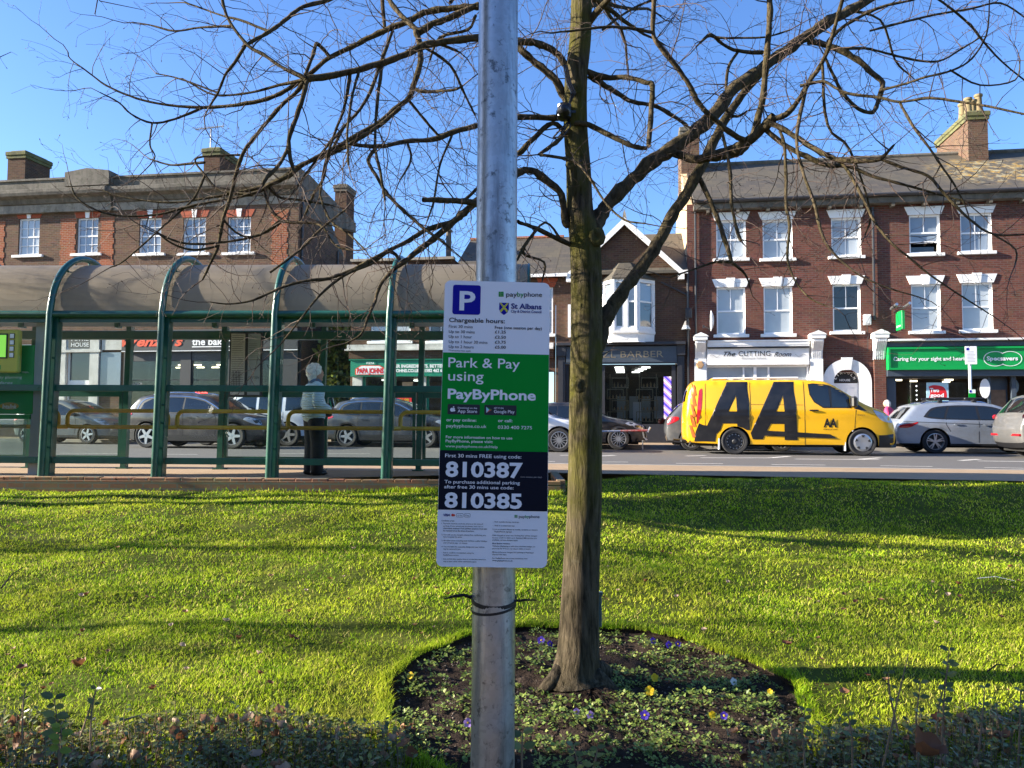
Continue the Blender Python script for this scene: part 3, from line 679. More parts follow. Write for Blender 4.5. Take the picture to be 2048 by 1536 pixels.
# -- arched doorway
ux, uc_, zc = U(1692.5), U(1692.5), Z(1692.5, 764)
ri = U(1719) - uc_; ro = U(1743) - uc_ - .03
mb = MB(); pr = []
arc = lambda r, n=20: [(uc_ + r * math.cos(math.pi * k / n), zc + r * math.sin(math.pi * k / n)) for k in range(n + 1)]
outer = [(uc_ + ro, .1)] + arc(ro) + [(uc_ - ro, .1)]; inner = [(uc_ + ri, .1)] + arc(ri) + [(uc_ - ri, .1)]
n_ = len(outer)
for k in range(n_ - 1):
    (x0, z0), (x1, z1), (x2, z2), (x3, z3) = outer[k], outer[k + 1], inner[k + 1], inner[k]
    mb.poly([(x0, -.07, z0), (x1, -.07, z1), (x2, -.05, z2), (x3, -.05, z3)]); mb.poly([(x0, -.07, z0), (x0, .0, z0), (x1, 0, z1), (x1, -.07, z1)]); mb.poly([(x3, -.05, z3), (x2, -.05, z2), (x2, .30, z2), (x3, .30, z3)])
mb.prism([(uc_ - .12, zc + ri - .02), (uc_ + .12, zc + ri - .02), (uc_ + .19, zc + ro + .05), (uc_ - .19, zc + ro + .05)], -.11, -.03)
ds = B.b(mb, 'door_surround', M['white_paint'])
mb = MB(); mb.box(uc_ - ri, uc_ + ri, .26, .31, .1, zc - .03)
for (x0, x1) in ((-.75, -.1), (.1, .75)):
    for (z0, z1) in ((.3, 1.0), (1.15, zc - .2)): mb.box(uc_ + x0 * ri, uc_ + x1 * ri, .245, .262, z0, z1, bev=.008)
dr = B.b(mb, 'door', M['upvc'], ds)
mb = MB(); mb.lathe([(.001, .19), (.03, .19), (.04, .215), (.02, .245)], (uc_ + .62 * ri, 0, 1.1), 12, 0, 'y'); B.b(mb, 'door_knob', M['steel'], dr, True)
mb = MB(); mb.add([(x, .25, z) for x, z in arc(ri)] , [tuple(range(21))]); fl = B.b(mb, 'fanlight', M['letter_black'], ds)
mb = MB()
s_ = 'LINCOLN'; rt = ri * .70
for k, ch in enumerate(s_):
    an = math.pi * (.86 - .72 * k / 6); ca, sa = math.cos(an), math.sin(an); h = ri * .22; w = h * (.28 if ch == 'I' else .75)
    text(mb, ch, -w / 2, w / 2, 0, h, lambda x, y: (uc_ + ca * (rt + y) + sa * x, .243, zc + sa * (rt + y) - ca * x), 0, .02)
text(mb, 'HOUSE', uc_ - ri * .40, uc_ + ri * .40, zc + ri * .10, ri * .17, fn_v(.243), 0, .02)
B.b(mb, 'lettering', M['letter_white'], fl)
# -- green optician's front
vF = -.30
sf = MB(); sf.box(U(1746), U(1769), -.12, .02, .1, Z(1757, 718)); shop = B.b(sf, 'green_shopfront', M['brick_red'])
bracket(B, 1743, 1770, 662, 720, 'white_paint', shop)
a = U(1770); b_ = u1 - .3
mb = MB(); mb.box(a, b_, vF - .16, .02, Z(1900, 683.5), Z(1900, 679.5), bev=.01); B.b(mb, 'cornice', M['white_paint'], shop)
mb = MB(); mb.box(a, b_, vF + .04, .02, Z(1900, 693.5), Z(1900, 683.6)); mb.box(a, b_, vF + .06, .02, Z(1900, 753), Z(1900, 739.5)); B.b(mb, 'fascia_trim', M['slate_blue'], shop)
mb = MB(); z0, z1 = Z(1900, 739.3, vF), Z(1900, 693.7, vF); mb.box(a, b_, vF, .02, z0, z1)
fw = .07; mb.box(a, a + fw, vF - .05, vF - .001, z0, z1); mb.box(a + fw, b_, vF - .05, vF - .001, z1 - fw, z1); mb.box(a + fw, b_, vF - .05, vF - .001, z0, z0 + fw)
fa = B.b(mb, 'fascia', M['shop_green'], shop)
mb = f_items([('Caring for your sight and hearing', 1787, 1940, 721.5, 7.6, 0, .022, 0), ('Specsavers', 1973.5, 2036, 720.8, 8.2, 0, .03, 0)], fn_v(vF - .012), vF - .012)
ov0, ov1 = U(1966.5, 717, vF), U(2044, 717, vF); zo = Z(2005, 717.5, vF); rx = (ov1 - ov0) * .305; rz = Z(2005, 702.5, vF) - zo
c1, c2 = ov0 + rx, ov1 - rx
def ring(cx, ocx, r):
    for k in range(48):
        t0, t1 = 2 * math.pi * k / 48, 2 * math.pi * (k + 1) / 48; q = []
        for t, s in ((t0, 1), (t1, 1), (t1, .93), (t0, .93)): q.append((cx + rx * s * math.cos(t), zo + rz * s * math.sin(t)))
        mx, mz = (q[0][0] + q[2][0]) / 2, (q[0][1] + q[2][1]) / 2
        if ((mx - ocx) / rx) ** 2 + ((mz - zo) / rz) ** 2 < .93: continue
        mb.poly([(x, vF - .012, z) for x, z in q])
ring(c1, c2, 0); ring(c2, c1, 0)
B.b(mb, 'lettering', M['letter_white'], fa)
zt = Z(1900, 753)
fr = MB()
for p0, p1 in ((1772, 1790), (1974, 1979), (2021, 2030), (2130, 2140)): fr.box(U(p0), U(p1), -.02, .12, .1, zt)
fr.box(U(1790), U(1974), -.02, .12, .1, .5); fr.box(U(1790), U(1974), 0, .1, zt - .07, zt)
wi = B.b(fr, 'shop_window', M['slate_blue'], shop)
mb = MB(); mb.box(U(1790), U(1974), .05, .06, .5, zt - .07); mb.box(U(2030), U(2130), .05, .06, .15, zt); B.b(mb, 'pane', M['shop_glass'], wi)
mb = MB(); mb.box(U(1979), U(2021), .30, .34, .1, zt - .30); mb.box(U(1979), U(2021), .28, .36, zt - .30, zt); dr = B.b(mb, 'door', M['slate_blue'], shop)
mb = MB(); mb.box(U(1982), U(2017), .285, .298, .5, zt - .45); B.b(mb, 'pane', M['shop_brown'], dr)
rm = room(B, U(1776), U(2160), .1, zt, .13, 3.6, 'shop_brown', shop, [(U(1812), .8, .22, .1), (U(1858), 1.5, .22, .1), (U(1914), .7, .25, .12), (U(1940), 2.0, .2, .2), (U(1800), 2.6, .22, .12)], 'lamp_warm')
mb = MB()
for k in range(5):
    x = U(1800) + k * .75; mb.box(x, x + .62, 1.6, 2.1, .1, 1.05 + .1 * (k % 2))
    for j in range(5): mb.box(x - .01, x + .63, 1.57, 1.6, .2 + j * .17, .215 + j * .17)
B.b(mb, 'display_cabinet', M['wood_tan'], rm)
mb = MB()
for k in range(9): mb.lathe([(.001, -.03), (.03, 0), (.001, .03)], (U(1846), .7, .9 + .16 * k), 8)
B.b(mb, 'mirror_lamp', M['lamp_white'], rm)
mb = MB(); x0, x1, z0, z1 = rect(1853, 1897, 765, 818); mb.box(x0, x1, .015, .03, z0, z1); po = B.b(mb, 'poster', M['poster_blue'], shop)
mb = MB(); cx, cz, w = (x0 + x1) / 2, z1 - .36, (x1 - x0) * .4
ol = spline([(cx - w, cz + .22), (cx - .1, cz + .27), (cx + w * .7, cz + .2), (cx + w * 1.05, cz - .05), (cx + w * .8, cz - .25), (cx - .1, cz - .17), (cx - w, cz - .22), (cx - w * .85, cz), (cx - w, cz + .22)], 4)[:-1]
v2, f2 = cdt(ol); mb.add([(x, .012, z) for x, z in v2], f2, 0)
mb.box(cx - .18, cx + w, .008, .013, z0 + .05, z0 + .28, 2)
text(mb, 'Two', cx - w * .85, cx + .05, cz + .03, .14, fn_v(.009), 1, .04); text(mb, 'good', cx - w * .85, cx + w * .7, cz - .14, .13, fn_v(.009), 1, .04)
B.b(mb, 'poster_print', [M['red'], M['letter_white'], M['shop_green']], po)
mb = MB(); mb.lathe([(.001, -.05), (.16, -.05), (.16, -.03), (.001, -.03)], (0, 0, 0), 24, 0, 'y')
mb.v = [(x + U(1967), y, z * 2.1 + Z(1967, 777)) for x, y, z in mb.v]; B.b(mb, 'oval_plaque', M['letter_white'], shop)
mb = MB(); mb.lathe([(.001, .26), (.1, .26), (.1, .28), (.001, .28)], (0, 0, 0), 24, 0, 'y'); mb.v = [(x + U(2037), y, z * 2.2 + Z(2037, 772)) for x, y, z in mb.v]; B.b(mb, 'oval_plaque', M['letter_white'], shop)
# things fixed on the terrace wall
def on_wall(name, label, cat, px, py, group=None): 
    u_, z_ = ST.uz(px, py); return thing(name, label, cat, ST.w(u_, 0, z_), -ST.phi, group)
t = on_wall('hanging_sign', 'small green projecting shop sign with a lamp above it on the red brick wall', 'sign', 1788, 644)
mb = MB(); mb.box(-.05, .05, -.95, -.35, -.36, .28, bev=.01); mb.build('sign_box', M['shop_green'], t)
mb = MB(); mb.tube([(0, 0, .36), (0, -1.0, .36)], .02, 6); mb.tube([(0, -.65, .36), (0, -.65, .28)], .015, 6); mb.build('bracket_arm', M['gutter'], t)
mb = MB(); mb.tube([(-.18, -.9, .50), (-.18, -.3, .42)], .05, 8); mb.tube([(.22, -.95, .52), (.22, -.35, .44)], .05, 8); mb.tube([(-.18, -.6, .45), (.22, -.6, .47)], .015, 6); mb.build('lamp', M['steel'], t, True)
mb = MB()
for x_, s_ in ((-.0525, -1), (.0525, 1)): text(mb, 'Specsavers', 0, .44, 0, .07, lambda x, y: (x_, -.42 - x if s_ < 0 else -.88 + x, -.25 + y), 0, .02)
mb.build('lettering', M['letter_white'], t)
t = on_wall('satellite_dish', 'small pale satellite dish on the red brick wall above the white shopfront', 'satellite dish', 1420, 650)
mb = MB(); mb.lathe([(.001, .10), (.12, .085), (.24, .05), (.32, .0), (.325, -.01), (.24, .03), (.001, .08)], (0, 0, 0), 22, 0, 'x')
mb.v = [(x, y - .45, z * 1.15 + .1) for x, y, z in mb.v]; mb.build('dish', M['grey_panel'], t, True)
mb = MB(); mb.tube([(.05, -.45, .05), (.05, -.2, -.1), (.05, 0, -.15)], .025, 6); mb.tube([(.05, -.45, -.25), (-.25, -.5, -.12)], .012, 6); mb.box(-.3, -.24, -.54, -.46, -.16, -.06); mb.build('mount', M['gutter'], t)
for px, py, lab in ((1733, 641, 'grey box beside the dark middle window of the red brick wall'), (1377, 628, 'dark box below the pipe where the low brown house meets the terrace')):
    t = on_wall('junction_box', lab, 'junction box', px, py); mb = MB(); mb.box(-.12, .12, -.16, -.002, -.17, .2, bev=.015); mb.box(-.1, .1, -.18, -.16, -.13, .16, bev=.01); mb.build('case', M['grey_panel'] if px > 1500 else M['charcoal'], t)
    mb = MB(); mb.tube([(0, -.05, -.17), (.03, -.04, -.5), (.02, -.03, -1.1)], .012, 6); mb.build('cable', M['gutter'], t)
t = on_wall('wall_lantern', 'triangular lantern on the corner of the brown gabled house', 'lantern', 1371, 655)
mb = MB(); mb.lathe([(.02, .22), (.04, .19), (.16, -.08), (.16, -.11)], (0, -.3, 0), 4); mb.build('lantern_top', M['gutter'], t)
mb = MB(); mb.lathe([(.001, .11), (.08, .03), (.15, -.10), (.001, -.10)], (0, -.335, 0), 4); mb.build('lantern_glass', M['pane_blind'], t)
mb = MB(); mb.tube([(0, 0, .1), (0, -.3, .3)], .02, 6); mb.build('lantern_arm', M['gutter'], t)
# ---- low brown brick house with the white gable, black barber's front
B = Bld('gabled_house', 'low brown brick house with white edged gable, white oriel window and black shopfront', U(1250))
ul, ur = U(1112, 600), U(1388, 600) - .23
zE = Z(1090, 549); vr = 3.4; zR = Z(1130, 474, vr)
zfT = Z(1240, 689)
gl0, gr0 = U(1141, 545), U(1360, 541); ga = (gl0 + gr0) / 2; gz = Z(1250, 440)
mb = MB(); wall(mb, ul, ur, 0, zE, [(U(1132), U(1357), .1, Z(1240, 727))], 0, .15, 0, 0)
mb.prism([(gl0, zE - .3), (gr0, zE - .3), (gr0, zE), (ga, gz - .12), (gl0, zE)], -.018, .2)
mb.poly([(ul, 0, 0), (ul, 7, 0), (ul, 7, zE), (ul, 0, zE)])
B.b(mb, 'wall', M['brick_brown'])
mb = MB(); mb.prism_u([(-.25, zE), (vr, zR), (7.0, zE), (7.0, zE - .1), (vr, zR - .1), (-.25, zE - .1)], ul - .02, ur)
d_ = (gz - zE) / max(.1, (zR - zE)) * (vr + .25)
for s_, x_ in ((-1, gl0 - .12), (1, gr0 + .12)):
    zz = zE - .04
    mb.add([(ga, -.22, gz + .03), (x_, -.22, zz), (x_, .6, zz), (ga, vr, gz + .03), (ga, -.22, gz - .04), (x_, -.22, zz - .08), (x_, .6, zz - .08), (ga, vr, gz - .04)], [(0, 1, 2, 3), (4, 7, 6, 5), (0, 4, 5, 1), (1, 5, 6, 2), (2, 6, 7, 3), (3, 7, 4, 0)])
rf = B.b(mb, 'roof', M['slate'])
mb = MB()
for s_, x_ in ((-1, gl0 - .14), (1, gr0 + .14)):
    w = .20; mb.prism([(ga, gz + .04), (x_, zE - .06), (x_, zE - .06 - w * 1.15), (ga, gz + .04 - w * 1.35)], -.26, -.20)
    mb.box(min(x_, x_ - s_ * .22), max(x_, x_ - s_ * .22), -.27, -.02, zE - .34, zE - .2)
B.b(mb, 'bargeboard', M['white_paint'], rf)
mb = MB(); mb.prism([(ga - .09, gz - .05), (ga + .09, gz - .05), (ga + .05, gz + .18), (ga, gz + .34), (ga - .05, gz + .18)], -.25, -.15); B.b(mb, 'finial', M['stone'], rf)
mb = MB(); mb.box(ul, gl0 - .1, -.32, -.22, zE - .14, zE - .02); mb.box(gr0 + .1, ur, -.32, -.22, zE - .14, zE - .02); B.b(mb, 'gutter', M['white_paint'], rf)
# left part of that house: window with orange head half behind the sign, then white oriel
a, b_, c, d = rect(1086, 1104, 575, 668); 
# oriel
o0, o1 = U(1203), U(1312); f0, f1 = U(1226, 600, -.55), U(1276, 600, -.55); zt, zb = Z(1260, 561), Z(1260, 664)
mb = MB(); t = .055
fpts = [(o0 + .05, 0), (f0, -.55), (f1, -.55), (o1 - .05, 0)]
def seg(mb, p, q, z0, z1, th=.05, mi=0, off=0.0):
    d = Vector((q[0] - p[0], q[1] - p[1])); n = Vector((d.y, -d.x)).normalized()
    a = Vector(p) + n * off; b = Vector(q) + n * off; a2, b2 = a - n * th, b - n * th
    mb.add([(a.x, a.y, z0), (b.x, b.y, z0), (b2.x, b2.y, z0), (a2.x, a2.y, z0), (a.x, a.y, z1), (b.x, b.y, z1), (b2.x, b2.y, z1), (a2.x, a2.y, z1)], [(0, 3, 2, 1), (4, 5, 6, 7), (0, 1, 5, 4), (1, 2, 6, 5), (2, 3, 7, 6), (3, 0, 4, 7)], mi)
gm = MB(); zm = Z(1260, 607)
for k in range(3):
    p, q = Vector(fpts[k]), Vector(fpts[k + 1]); L = (q - p).length; d = (q - p) / L; nb = 2 if k == 1 else 1
    seg(mb, p, q, zb, zb + .10, .10, off=.02); seg(mb, p, q, zt - .16, zt, .10, off=.03)
    for j in range(nb + 1):
        c = p + d * (L * j / nb); w = .075
        seg(mb, c - d * w, c + d * w, zb, zt, .10, off=.012)
    for j in range(nb):
        e0 = p + d * (L * j / nb + .075); e1 = p + d * (L * (j + 1) / nb - .075)
        seg(mb, e0, e0 + d * .045, zb + .1, zt - .16, .07, off=-.015); seg(mb, e1 - d * .045, e1, zb + .1, zt - .16, .07, off=-.015); seg(mb, e0, e1, zm - .03, zm + .03, .07, off=-.015); seg(mb, e0, e1, zb + .10, zb + .16, .07, off=-.015)
        seg(gm, e0, e1, zb + .1, zm, .02, 0, off=-.045); seg(gm, e0, e1, zm, zt - .1, .02, 1, off=-.045)
bay = B.b(mb, 'oriel_window', M['white_paint'])
B.b(gm, 'pane', [M['pane_dark'], M['pane_mid']], bay)
mb = MB(); zbb = Z(1260, 687)
ex = [(p[0] + (p[0] - ga) * .03, p[1] * 1.12) for p in fpts]
rows = [[(x, y, zb) for x, y in ex], [(x, y * .98, zb - .09) for x, y in ex], [(ga + (x - ga) * .97, y * .86, zb - .12) for x, y in ex], [(ga + (x - ga) * .95, y * .80, zb - .38) for x, y in ex], [(ga + (x - ga) * 1.02, y * .95, zbb) for x, y in ex]]
vs = [p for r in rows for p in r]; mb.add(vs, [(i * 4 + k, i * 4 + k + 1, i * 4 + 5 + k, i * 4 + 4 + k) for i in range(4) for k in range(3)] + [(0, 3, 2, 1)])
B.b(mb, 'oriel_apron', M['white_paint'], bay)
mb = MB(); zrt = Z(1250, 527); ex2 = [(ga + (p[0] - ga) * 1.07, p[1] * 1.18) for p in fpts]
tp = [(ga - .32, 0, zrt), (ga - .2, -.10, zrt), (ga + .2, -.10, zrt), (ga + .32, 0, zrt)]
lo = [(x, y, zt + .02) for x, y in ex2]; lo2 = [(x, y, zt - .03) for x, y in ex2]
mb.add(lo + tp + lo2, [(k, k + 1, k + 5, k + 4) for k in range(3)] + [(k + 8, k + 9, k + 1, k) for k in range(3)] + [(4, 5, 6, 7), (8, 11, 10, 9)])
B.b(mb, 'oriel_roof', M['slate'], bay)
# rainwater pipes and the sloping one
mb = MB(); u_ = U(1382, 600) - .12
mb.tube([(u_, -.08, Z(1384, 545)), (u_, -.08, .2)], .045, 8); mb.tube([(U(1322, 575), -.05, Z(1322, 565)), (u_, -.06, Z(1384, 591))], .035, 8); B.b(mb, 'rainwater_pipe', M['gutter'])
mb = MB(); u_ = U(1139); mb.box(u_ - .05, u_ + .05, -.12, -.01, Z(1139, 675), Z(1139, 610)); B.b(mb, 'white_pipe', M['upvc'])
# barber front
mb = MB()
for p0, p1 in ((1117, 1131), (1354, 1368)):
    mb.box(U(p0), U(p1), -.14, .02, .1, zfT - .05); mb.box(U(p0) - .03, U(p1) + .03, -.22, .02, Z(1240, 712), zfT - .02)
    x = (U(p0) + U(p1)) / 2; mb.box(x - .05, x + .05, -.155, -.13, .7, Z(1240, 722))
mb.box(U(1117) - .05, U(1370), -.34, .02, zfT - .05, zfT + .06, bev=.01)
shop = B.b(mb, 'black_shopfront', M['charcoal'])
mb = MB(); mb.box(U(1133), U(1353), -.16, .02, Z(1240, 725), zfT - .08); mb.box(U(1131), U(1355), -.12, .02, Z(1240, 728), Z(1240, 725)); fa = B.b(mb, 'fascia', M['slate_blue'], shop)
mb = f_items([('OZL BARBER', 1185, 1327, 715.5, 13.5, 0, 0, 0), ('EST 17', 1263, 1276, 720, 3, 0, 0, 0)], fn_v(-.167), -.16); B.b(mb, 'lettering', M['letter_gold'], fa)
zt = Z(1240, 729); zs = Z(1270, 848)
fr = MB()
for px, t in ((1134, .06), (1153, .05), (1207, .05), (1347, .07)): fr.box(U(px) - t, U(px) + t, .0, .1, .1, zt)
fr.box(U(1207), U(1357), -.01, .13, .1, zs); fr.box(U(1134), U(1353), 0, .1, zt - .05, zt)
wi = B.b(fr, 'shop_window', M['charcoal'], shop)
mb = MB(); mb.box(U(1208), U(1346), .04, .05, zs, zt - .05); mb.box(U(1155), U(1206), .04, .05, .2, zt - .05); B.b(mb, 'pane', M['shop_glass'], wi)
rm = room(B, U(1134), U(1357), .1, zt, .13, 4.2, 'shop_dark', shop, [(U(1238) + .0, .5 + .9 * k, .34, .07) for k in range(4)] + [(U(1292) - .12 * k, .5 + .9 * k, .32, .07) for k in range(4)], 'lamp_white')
def shelf(name_px, n):
    mb = MB(); x0 = U(name_px); zz = zs + .08
    for k in range(n):
        o = .18 * (k % 2); z0, z1 = zz + k * .42, zz + k * .42 + .38; xa, xb = x0 + o, x0 + o + .62; t = .012
        for bx in ((xa, xb, z0, z0 + 2 * t), (xa, xb, z1 - 2 * t, z1), (xa, xa + 2 * t, z0, z1), (xb - 2 * t, xb, z0, z1)): mb.box(bx[0], bx[1], .25, .45, bx[2], bx[3])
    for x in (x0 + .12, x0 + .74): mb.box(x - .012, x + .012, .3, .33, zz, zz + n * .42 + .1)
    s = B.b(mb, 'display_shelf', M['letter_gold'], rm)
    q = MB()
    for k in range(n):
        for j in range(4):
            x = x0 + .18 * (k % 2) + .1 + .13 * j; h = rnd.uniform(.08, .2); q.lathe([(.001, 0), (.03, 0), (.03, h * .7), (.012, h * .8), (.012, h), (.001, h)], (x, .35, zz + k * .42 + .025), 8)
    B.b(q, 'bottle', M['wood_tan'], s)
shelf(1213, 4); shelf(1272, 4)
mb = MB(); x0, x1, z0, z1 = rect(1327.5, 1342.5, 753, 838); mb.box(x0, x1, .02, .035, z0, z1)
m_, t_, b2_ = new_mat('barber_stripes'); wv = N(t_, 'ShaderNodeTexWave', Scale=1.9, Distortion=1.0, wave_type='BANDS', bands_direction='DIAGONAL'); t_.links.new(coords(t_), wv.inputs['Vector'])
c_ = ramp(t_, wv.outputs['Fac'], [(0.0, (.05, .05, .6)), (.3, (.35, .12, .75)), (.42, (.8, .8, .85)), (.55, (.08, .08, .55)), (.75, (.6, .12, .05)), (.9, (.8, .8, .85))])
t_.links.new(c_, b2_.inputs['Base Color']); t_.links.new(c_, b2_.inputs['Emission Color']); b2_.inputs['Emission Strength'].default_value = .12
B.b(mb, 'striped_panel', m_, shop)
mb = MB(); mb.box(U(1266), U(1283), .6, 1.2, .1, 1.6); B.b(mb, 'counter', M['grey_panel'], rm)
mb = MB()
for k in range(5): mb.box(U(1230) + k * .5, U(1230) + k * .5 + .35, 3.2, 3.4, 1.0, 1.9)
B.b(mb, 'mirror', M['pane_blind'], rm)

# ---- green pizza shop, part flat roofed
B = Bld('corner_shop_house', 'low red brown brick house with a green takeaway shopfront, seen through the bus shelter', U(900))
ul, ur = U(703, 600), U(1112, 600) - .01; zP = Z(820, 521)
um = U(908, 600)
wins = [(742, 822, 596, 682), (858, 905, 596, 682), (1083, 1106, 574, 668)]
ops = [rect(*w) for w in wins]
mb = MB(); 
wall(mb, ul, um, 0, zP, ops[:2] + [(U(712), um, .1, Z(800, 745))], 0, .15); wall(mb, um, ur, 0, zE, ops[2:] + [(um, U(1108), .1, Z(800, 745))], 0, .15)
mb.poly([(ul, 0, 0), (ul, 7, 0), (ul, 7, zP), (ul, 0, zP)]); mb.poly([(um, 0, zP), (um, 7, zP), (um, 7, zE), (um, 0, zE)])
mb.prism_u([(0.02, zE), (vr, zR - .1), (6.8, zE)], um + .01, um + .12); mb.box(ul, um, 0, 7, zP - .2, zP - .001)
B.b(mb, 'wall', M['brick_brown'])
mb = MB(); mb.box(ul - .04, um, -.10, .18, zP, zP + .10); B.b(mb, 'coping', M['stone'])
mb = MB(); mb.prism_u([(-.25, zE), (vr, zR), (7.0, zE), (7.0, zE - .1), (vr, zR - .1), (-.25, zE - .1)], um - .1, ur + .01); rf = B.b(mb, 'roof', M['slate'])
mb = MB(); mb.box(um - .1, ur, -.33, -.23, zE - .14, zE - .03); B.b(mb, 'gutter', M['white_paint'], rf)
mb = MB(); mb.tube([(um - .1, vr, zR), (ur, vr, zR)], .09, 8); B.b(mb, 'ridge', M['brick_orange'], rf)
for k, (a, b_, c, d) in enumerate(ops):
    sash(B, a, b_, c, d, 0, 2, (1, 1), 'pane_blind' if k != 1 else 'pane_dark', .1)
    h = MB(); h.prism([(a - .05, d), (b_ + .05, d), (b_ + .2, d + .34), (a - .2, d + .34)], -.012, .05); B.b(h, 'window_head', M['arch_brick'])
mb = MB(); mb.box(ul - .05, U(1108), -.28, .02, Z(800, 699), Z(800, 690)); mb.box(ul - .12, U(1108), -.36, .02, Z(800, 702), Z(800, 699)); cn = B.b(mb, 'cornice', M['stone_white'])
mb = MB(); mb.box(ul, U(1108), -.20, .02, Z(800, 718), Z(800, 702.2)); B.b(mb, 'cornice_brick', M['brick_brown'], cn)
mb = MB(); uf1 = U(1040); mb.box(U(706), uf1, -.24, .02, Z(800, 752.5, -.24), Z(800, 720, -.24)); mb.box(U(703.5), uf1 + .02, -.30, .02, Z(800, 720, -.24), Z(800, 718.4, -.24))
sf = MB()
for p0, p1 in ((708, 727), (843, 854), (1028, 1040)): sf.box(U(p0), U(p1), -.12, .02, .1, Z(800, 752))
shop = B.b(sf, 'takeaway_shopfront', M['stone_white'])
fa = B.b(mb, 'fascia', M['teal'], shop)
v_ = -.25
mb = MB()                                     # crest shaped logo plate
x0, x1 = U(713, 735, v_), U(769, 735, v_); zb, zt = Z(740, 748.5, v_), Z(740, 732, v_); cx = (x0 + x1) / 2; w = (x1 - x0) / 2
ol = [(x0, zb), (x1, zb), (x1, zb + (zt - zb) * .62), (cx + w * .62, zt), (cx - w * .62, zt), (x0, zb + (zt - zb) * .62)]
grow = lambda o, g: [(cx + (x - cx) * (1 + g / w), (zb + zt) / 2 + (z - (zb + zt) / 2) * (1 + 1.6 * g / w)) for x, z in o]
mb.prism(grow(ol, .05), v_ - .01, v_ + .005, 1); mb.prism(ol, v_ - .016, v_ - .011, 0)
mb.prism([(cx - w * .45, zt + .05), (cx + w * .45, zt + .05), (cx + w * .3, zt + .20), (cx - w * .3, zt + .20)], v_ - .01, v_ + .005, 3)
text(mb, 'PIZZA', cx - w * .28, cx + w * .28, zt + .07, .075, fn_v(v_ - .015), 0, .02)
text(mb, 'PAPA JOHNS', x0 + .03, x1 - .03, zb + .04, (zt - zb) * .62, fn_v(v_ - .021), 2, .05)
B.b(mb, 'logo_plate', [M['letter_white'], M['letter_red'], M['red'], M['teal']], fa)
mb = f_items([('BETTER INGREDIENTS. BETTER PIZZA.', 772, 916, 735.5, 6.4, 0, .04, 0), ('PAPAJOHNS.CO.UK  01582 462 667', 772, 893, 744.5, 6.4, 0, .04, 0)], fn_v(v_ - .012), v_); B.b(mb, 'lettering', M['letter_white'], fa)
fr = MB(); zt = Z(800, 753)
for px in (729, 790, 842, 856, 905, 960): fr.box(U(px) - .05, U(px) + .05, 0, .1, .1, zt)
fr.box(U(729), U(842), -.01, .11, .1, .75); wi = B.b(fr, 'shop_window', M['teal'], shop)
mb = MB(); mb.box(U(727), U(1028), .04, .05, .2, zt); B.b(mb, 'pane', M['shop_glass'], wi)
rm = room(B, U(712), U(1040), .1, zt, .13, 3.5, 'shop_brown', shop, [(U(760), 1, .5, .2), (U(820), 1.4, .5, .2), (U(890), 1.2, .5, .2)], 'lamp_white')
mb = MB(); mb.box(U(805), U(826), .012, .03, Z(815, 773), Z(815, 764)); mb.box(U(790), U(824), .015, .03, Z(800, 805), Z(800, 794), 1); po = B.b(mb, 'poster', [M['wood_tan'], M['red']], shop)
mb = f_items([('£6.99', 797, 818, 803, 6, 0, .05, 0)], fn_v(.011), 0); B.b(mb, 'poster_print', M['yellow_rail'], po)
mb = MB(); mb.tube([(U(833), 5, zP - 1), (U(833), 5, Z(833, 464, 5))], .12, 10); mb.tube([(U(833), 5, Z(833, 466, 5)), (U(833), 5, Z(833, 462, 5))], .16, 10); B.b(mb, 'flue', M['stone_dark'])

# ---- two storey stone trimmed brick building on the left
B = Bld('parade_building', 'long tan brick building with a weathered stone cornice and white sash windows', U(300))
ul, ur = U(-260, 450), U(597, 450)
zT, zC, zD, zF, zG = Z(300, 350), Z(300, 374), Z(300, 391), Z(300, 402), Z(300, 419)
wins = [(-62, -18, 437, 511), (38, 80, 437, 510), (155, 197, 436, 507), (279, 323, 436, 507), (367, 412, 435, 506), (456, 502, 434, 505)]
ops = [rect(*w) for w in wins]
zs = Z(350, 662)
mb = MB(); wall(mb, ul, ur, 0, zG, ops + [(U(118), U(200), .1, Z(160, 697)), (U(255), U(560), .1, Z(350, 703))], 0, .14, 0, 0)
mb.poly([(ur, 0, 0), (ur, 6.3, 0), (ur, 6.3, zG - 1.6), (ur, 1.2, zG), (ur, 0, zG)]); mb.poly([(ul, 6.3, 0), (ul, 6.3, zG - 1.6), (ur, 6.3, zG - 1.6), (ur, 6.3, 0)])
B.b(mb, 'wall', M['brick_tan'])
for p0, p1 in ((123, 150), (203, 226), (545, 574), (-10, 8)):
    mb = MB()                                 # orange brick piers
    for k in range(26):
        z0 = zs + .3 + k * .225
        if z0 > zG - .25: break
        o = .055 if k % 2 else 0; mb.box(U(p0, 470) - o, U(p1, 470) + o, -.016, .01, z0, z0 + .2251)
    B.b(mb, 'brick_pier', M['brick_orange'])
for k, (a, b_, c, d) in enumerate(ops):
    sash(B, a, b_, c, d, 0, 3, (2, 2), 'pane_blind' if k == 1 else 'pane_mid', .22)
    h = MB(); h.prism([(a - .03, d + .01), (b_ + .03, d + .01), (b_ + .17, d + .30), (a - .17, d + .30)], -.014, .05); wh = B.b(h, 'window_head', M['arch_brick'])
    m_ = (a + b_) / 2; q = MB(); q.prism([(m_ - .075, d - .005), (m_ + .075, d - .005), (m_ + .12, d + .33), (m_ - .12, d + .33)], -.05, -.016); B.b(q, 'keystone', M['white_paint'], wh)
ub = U(228, 400)
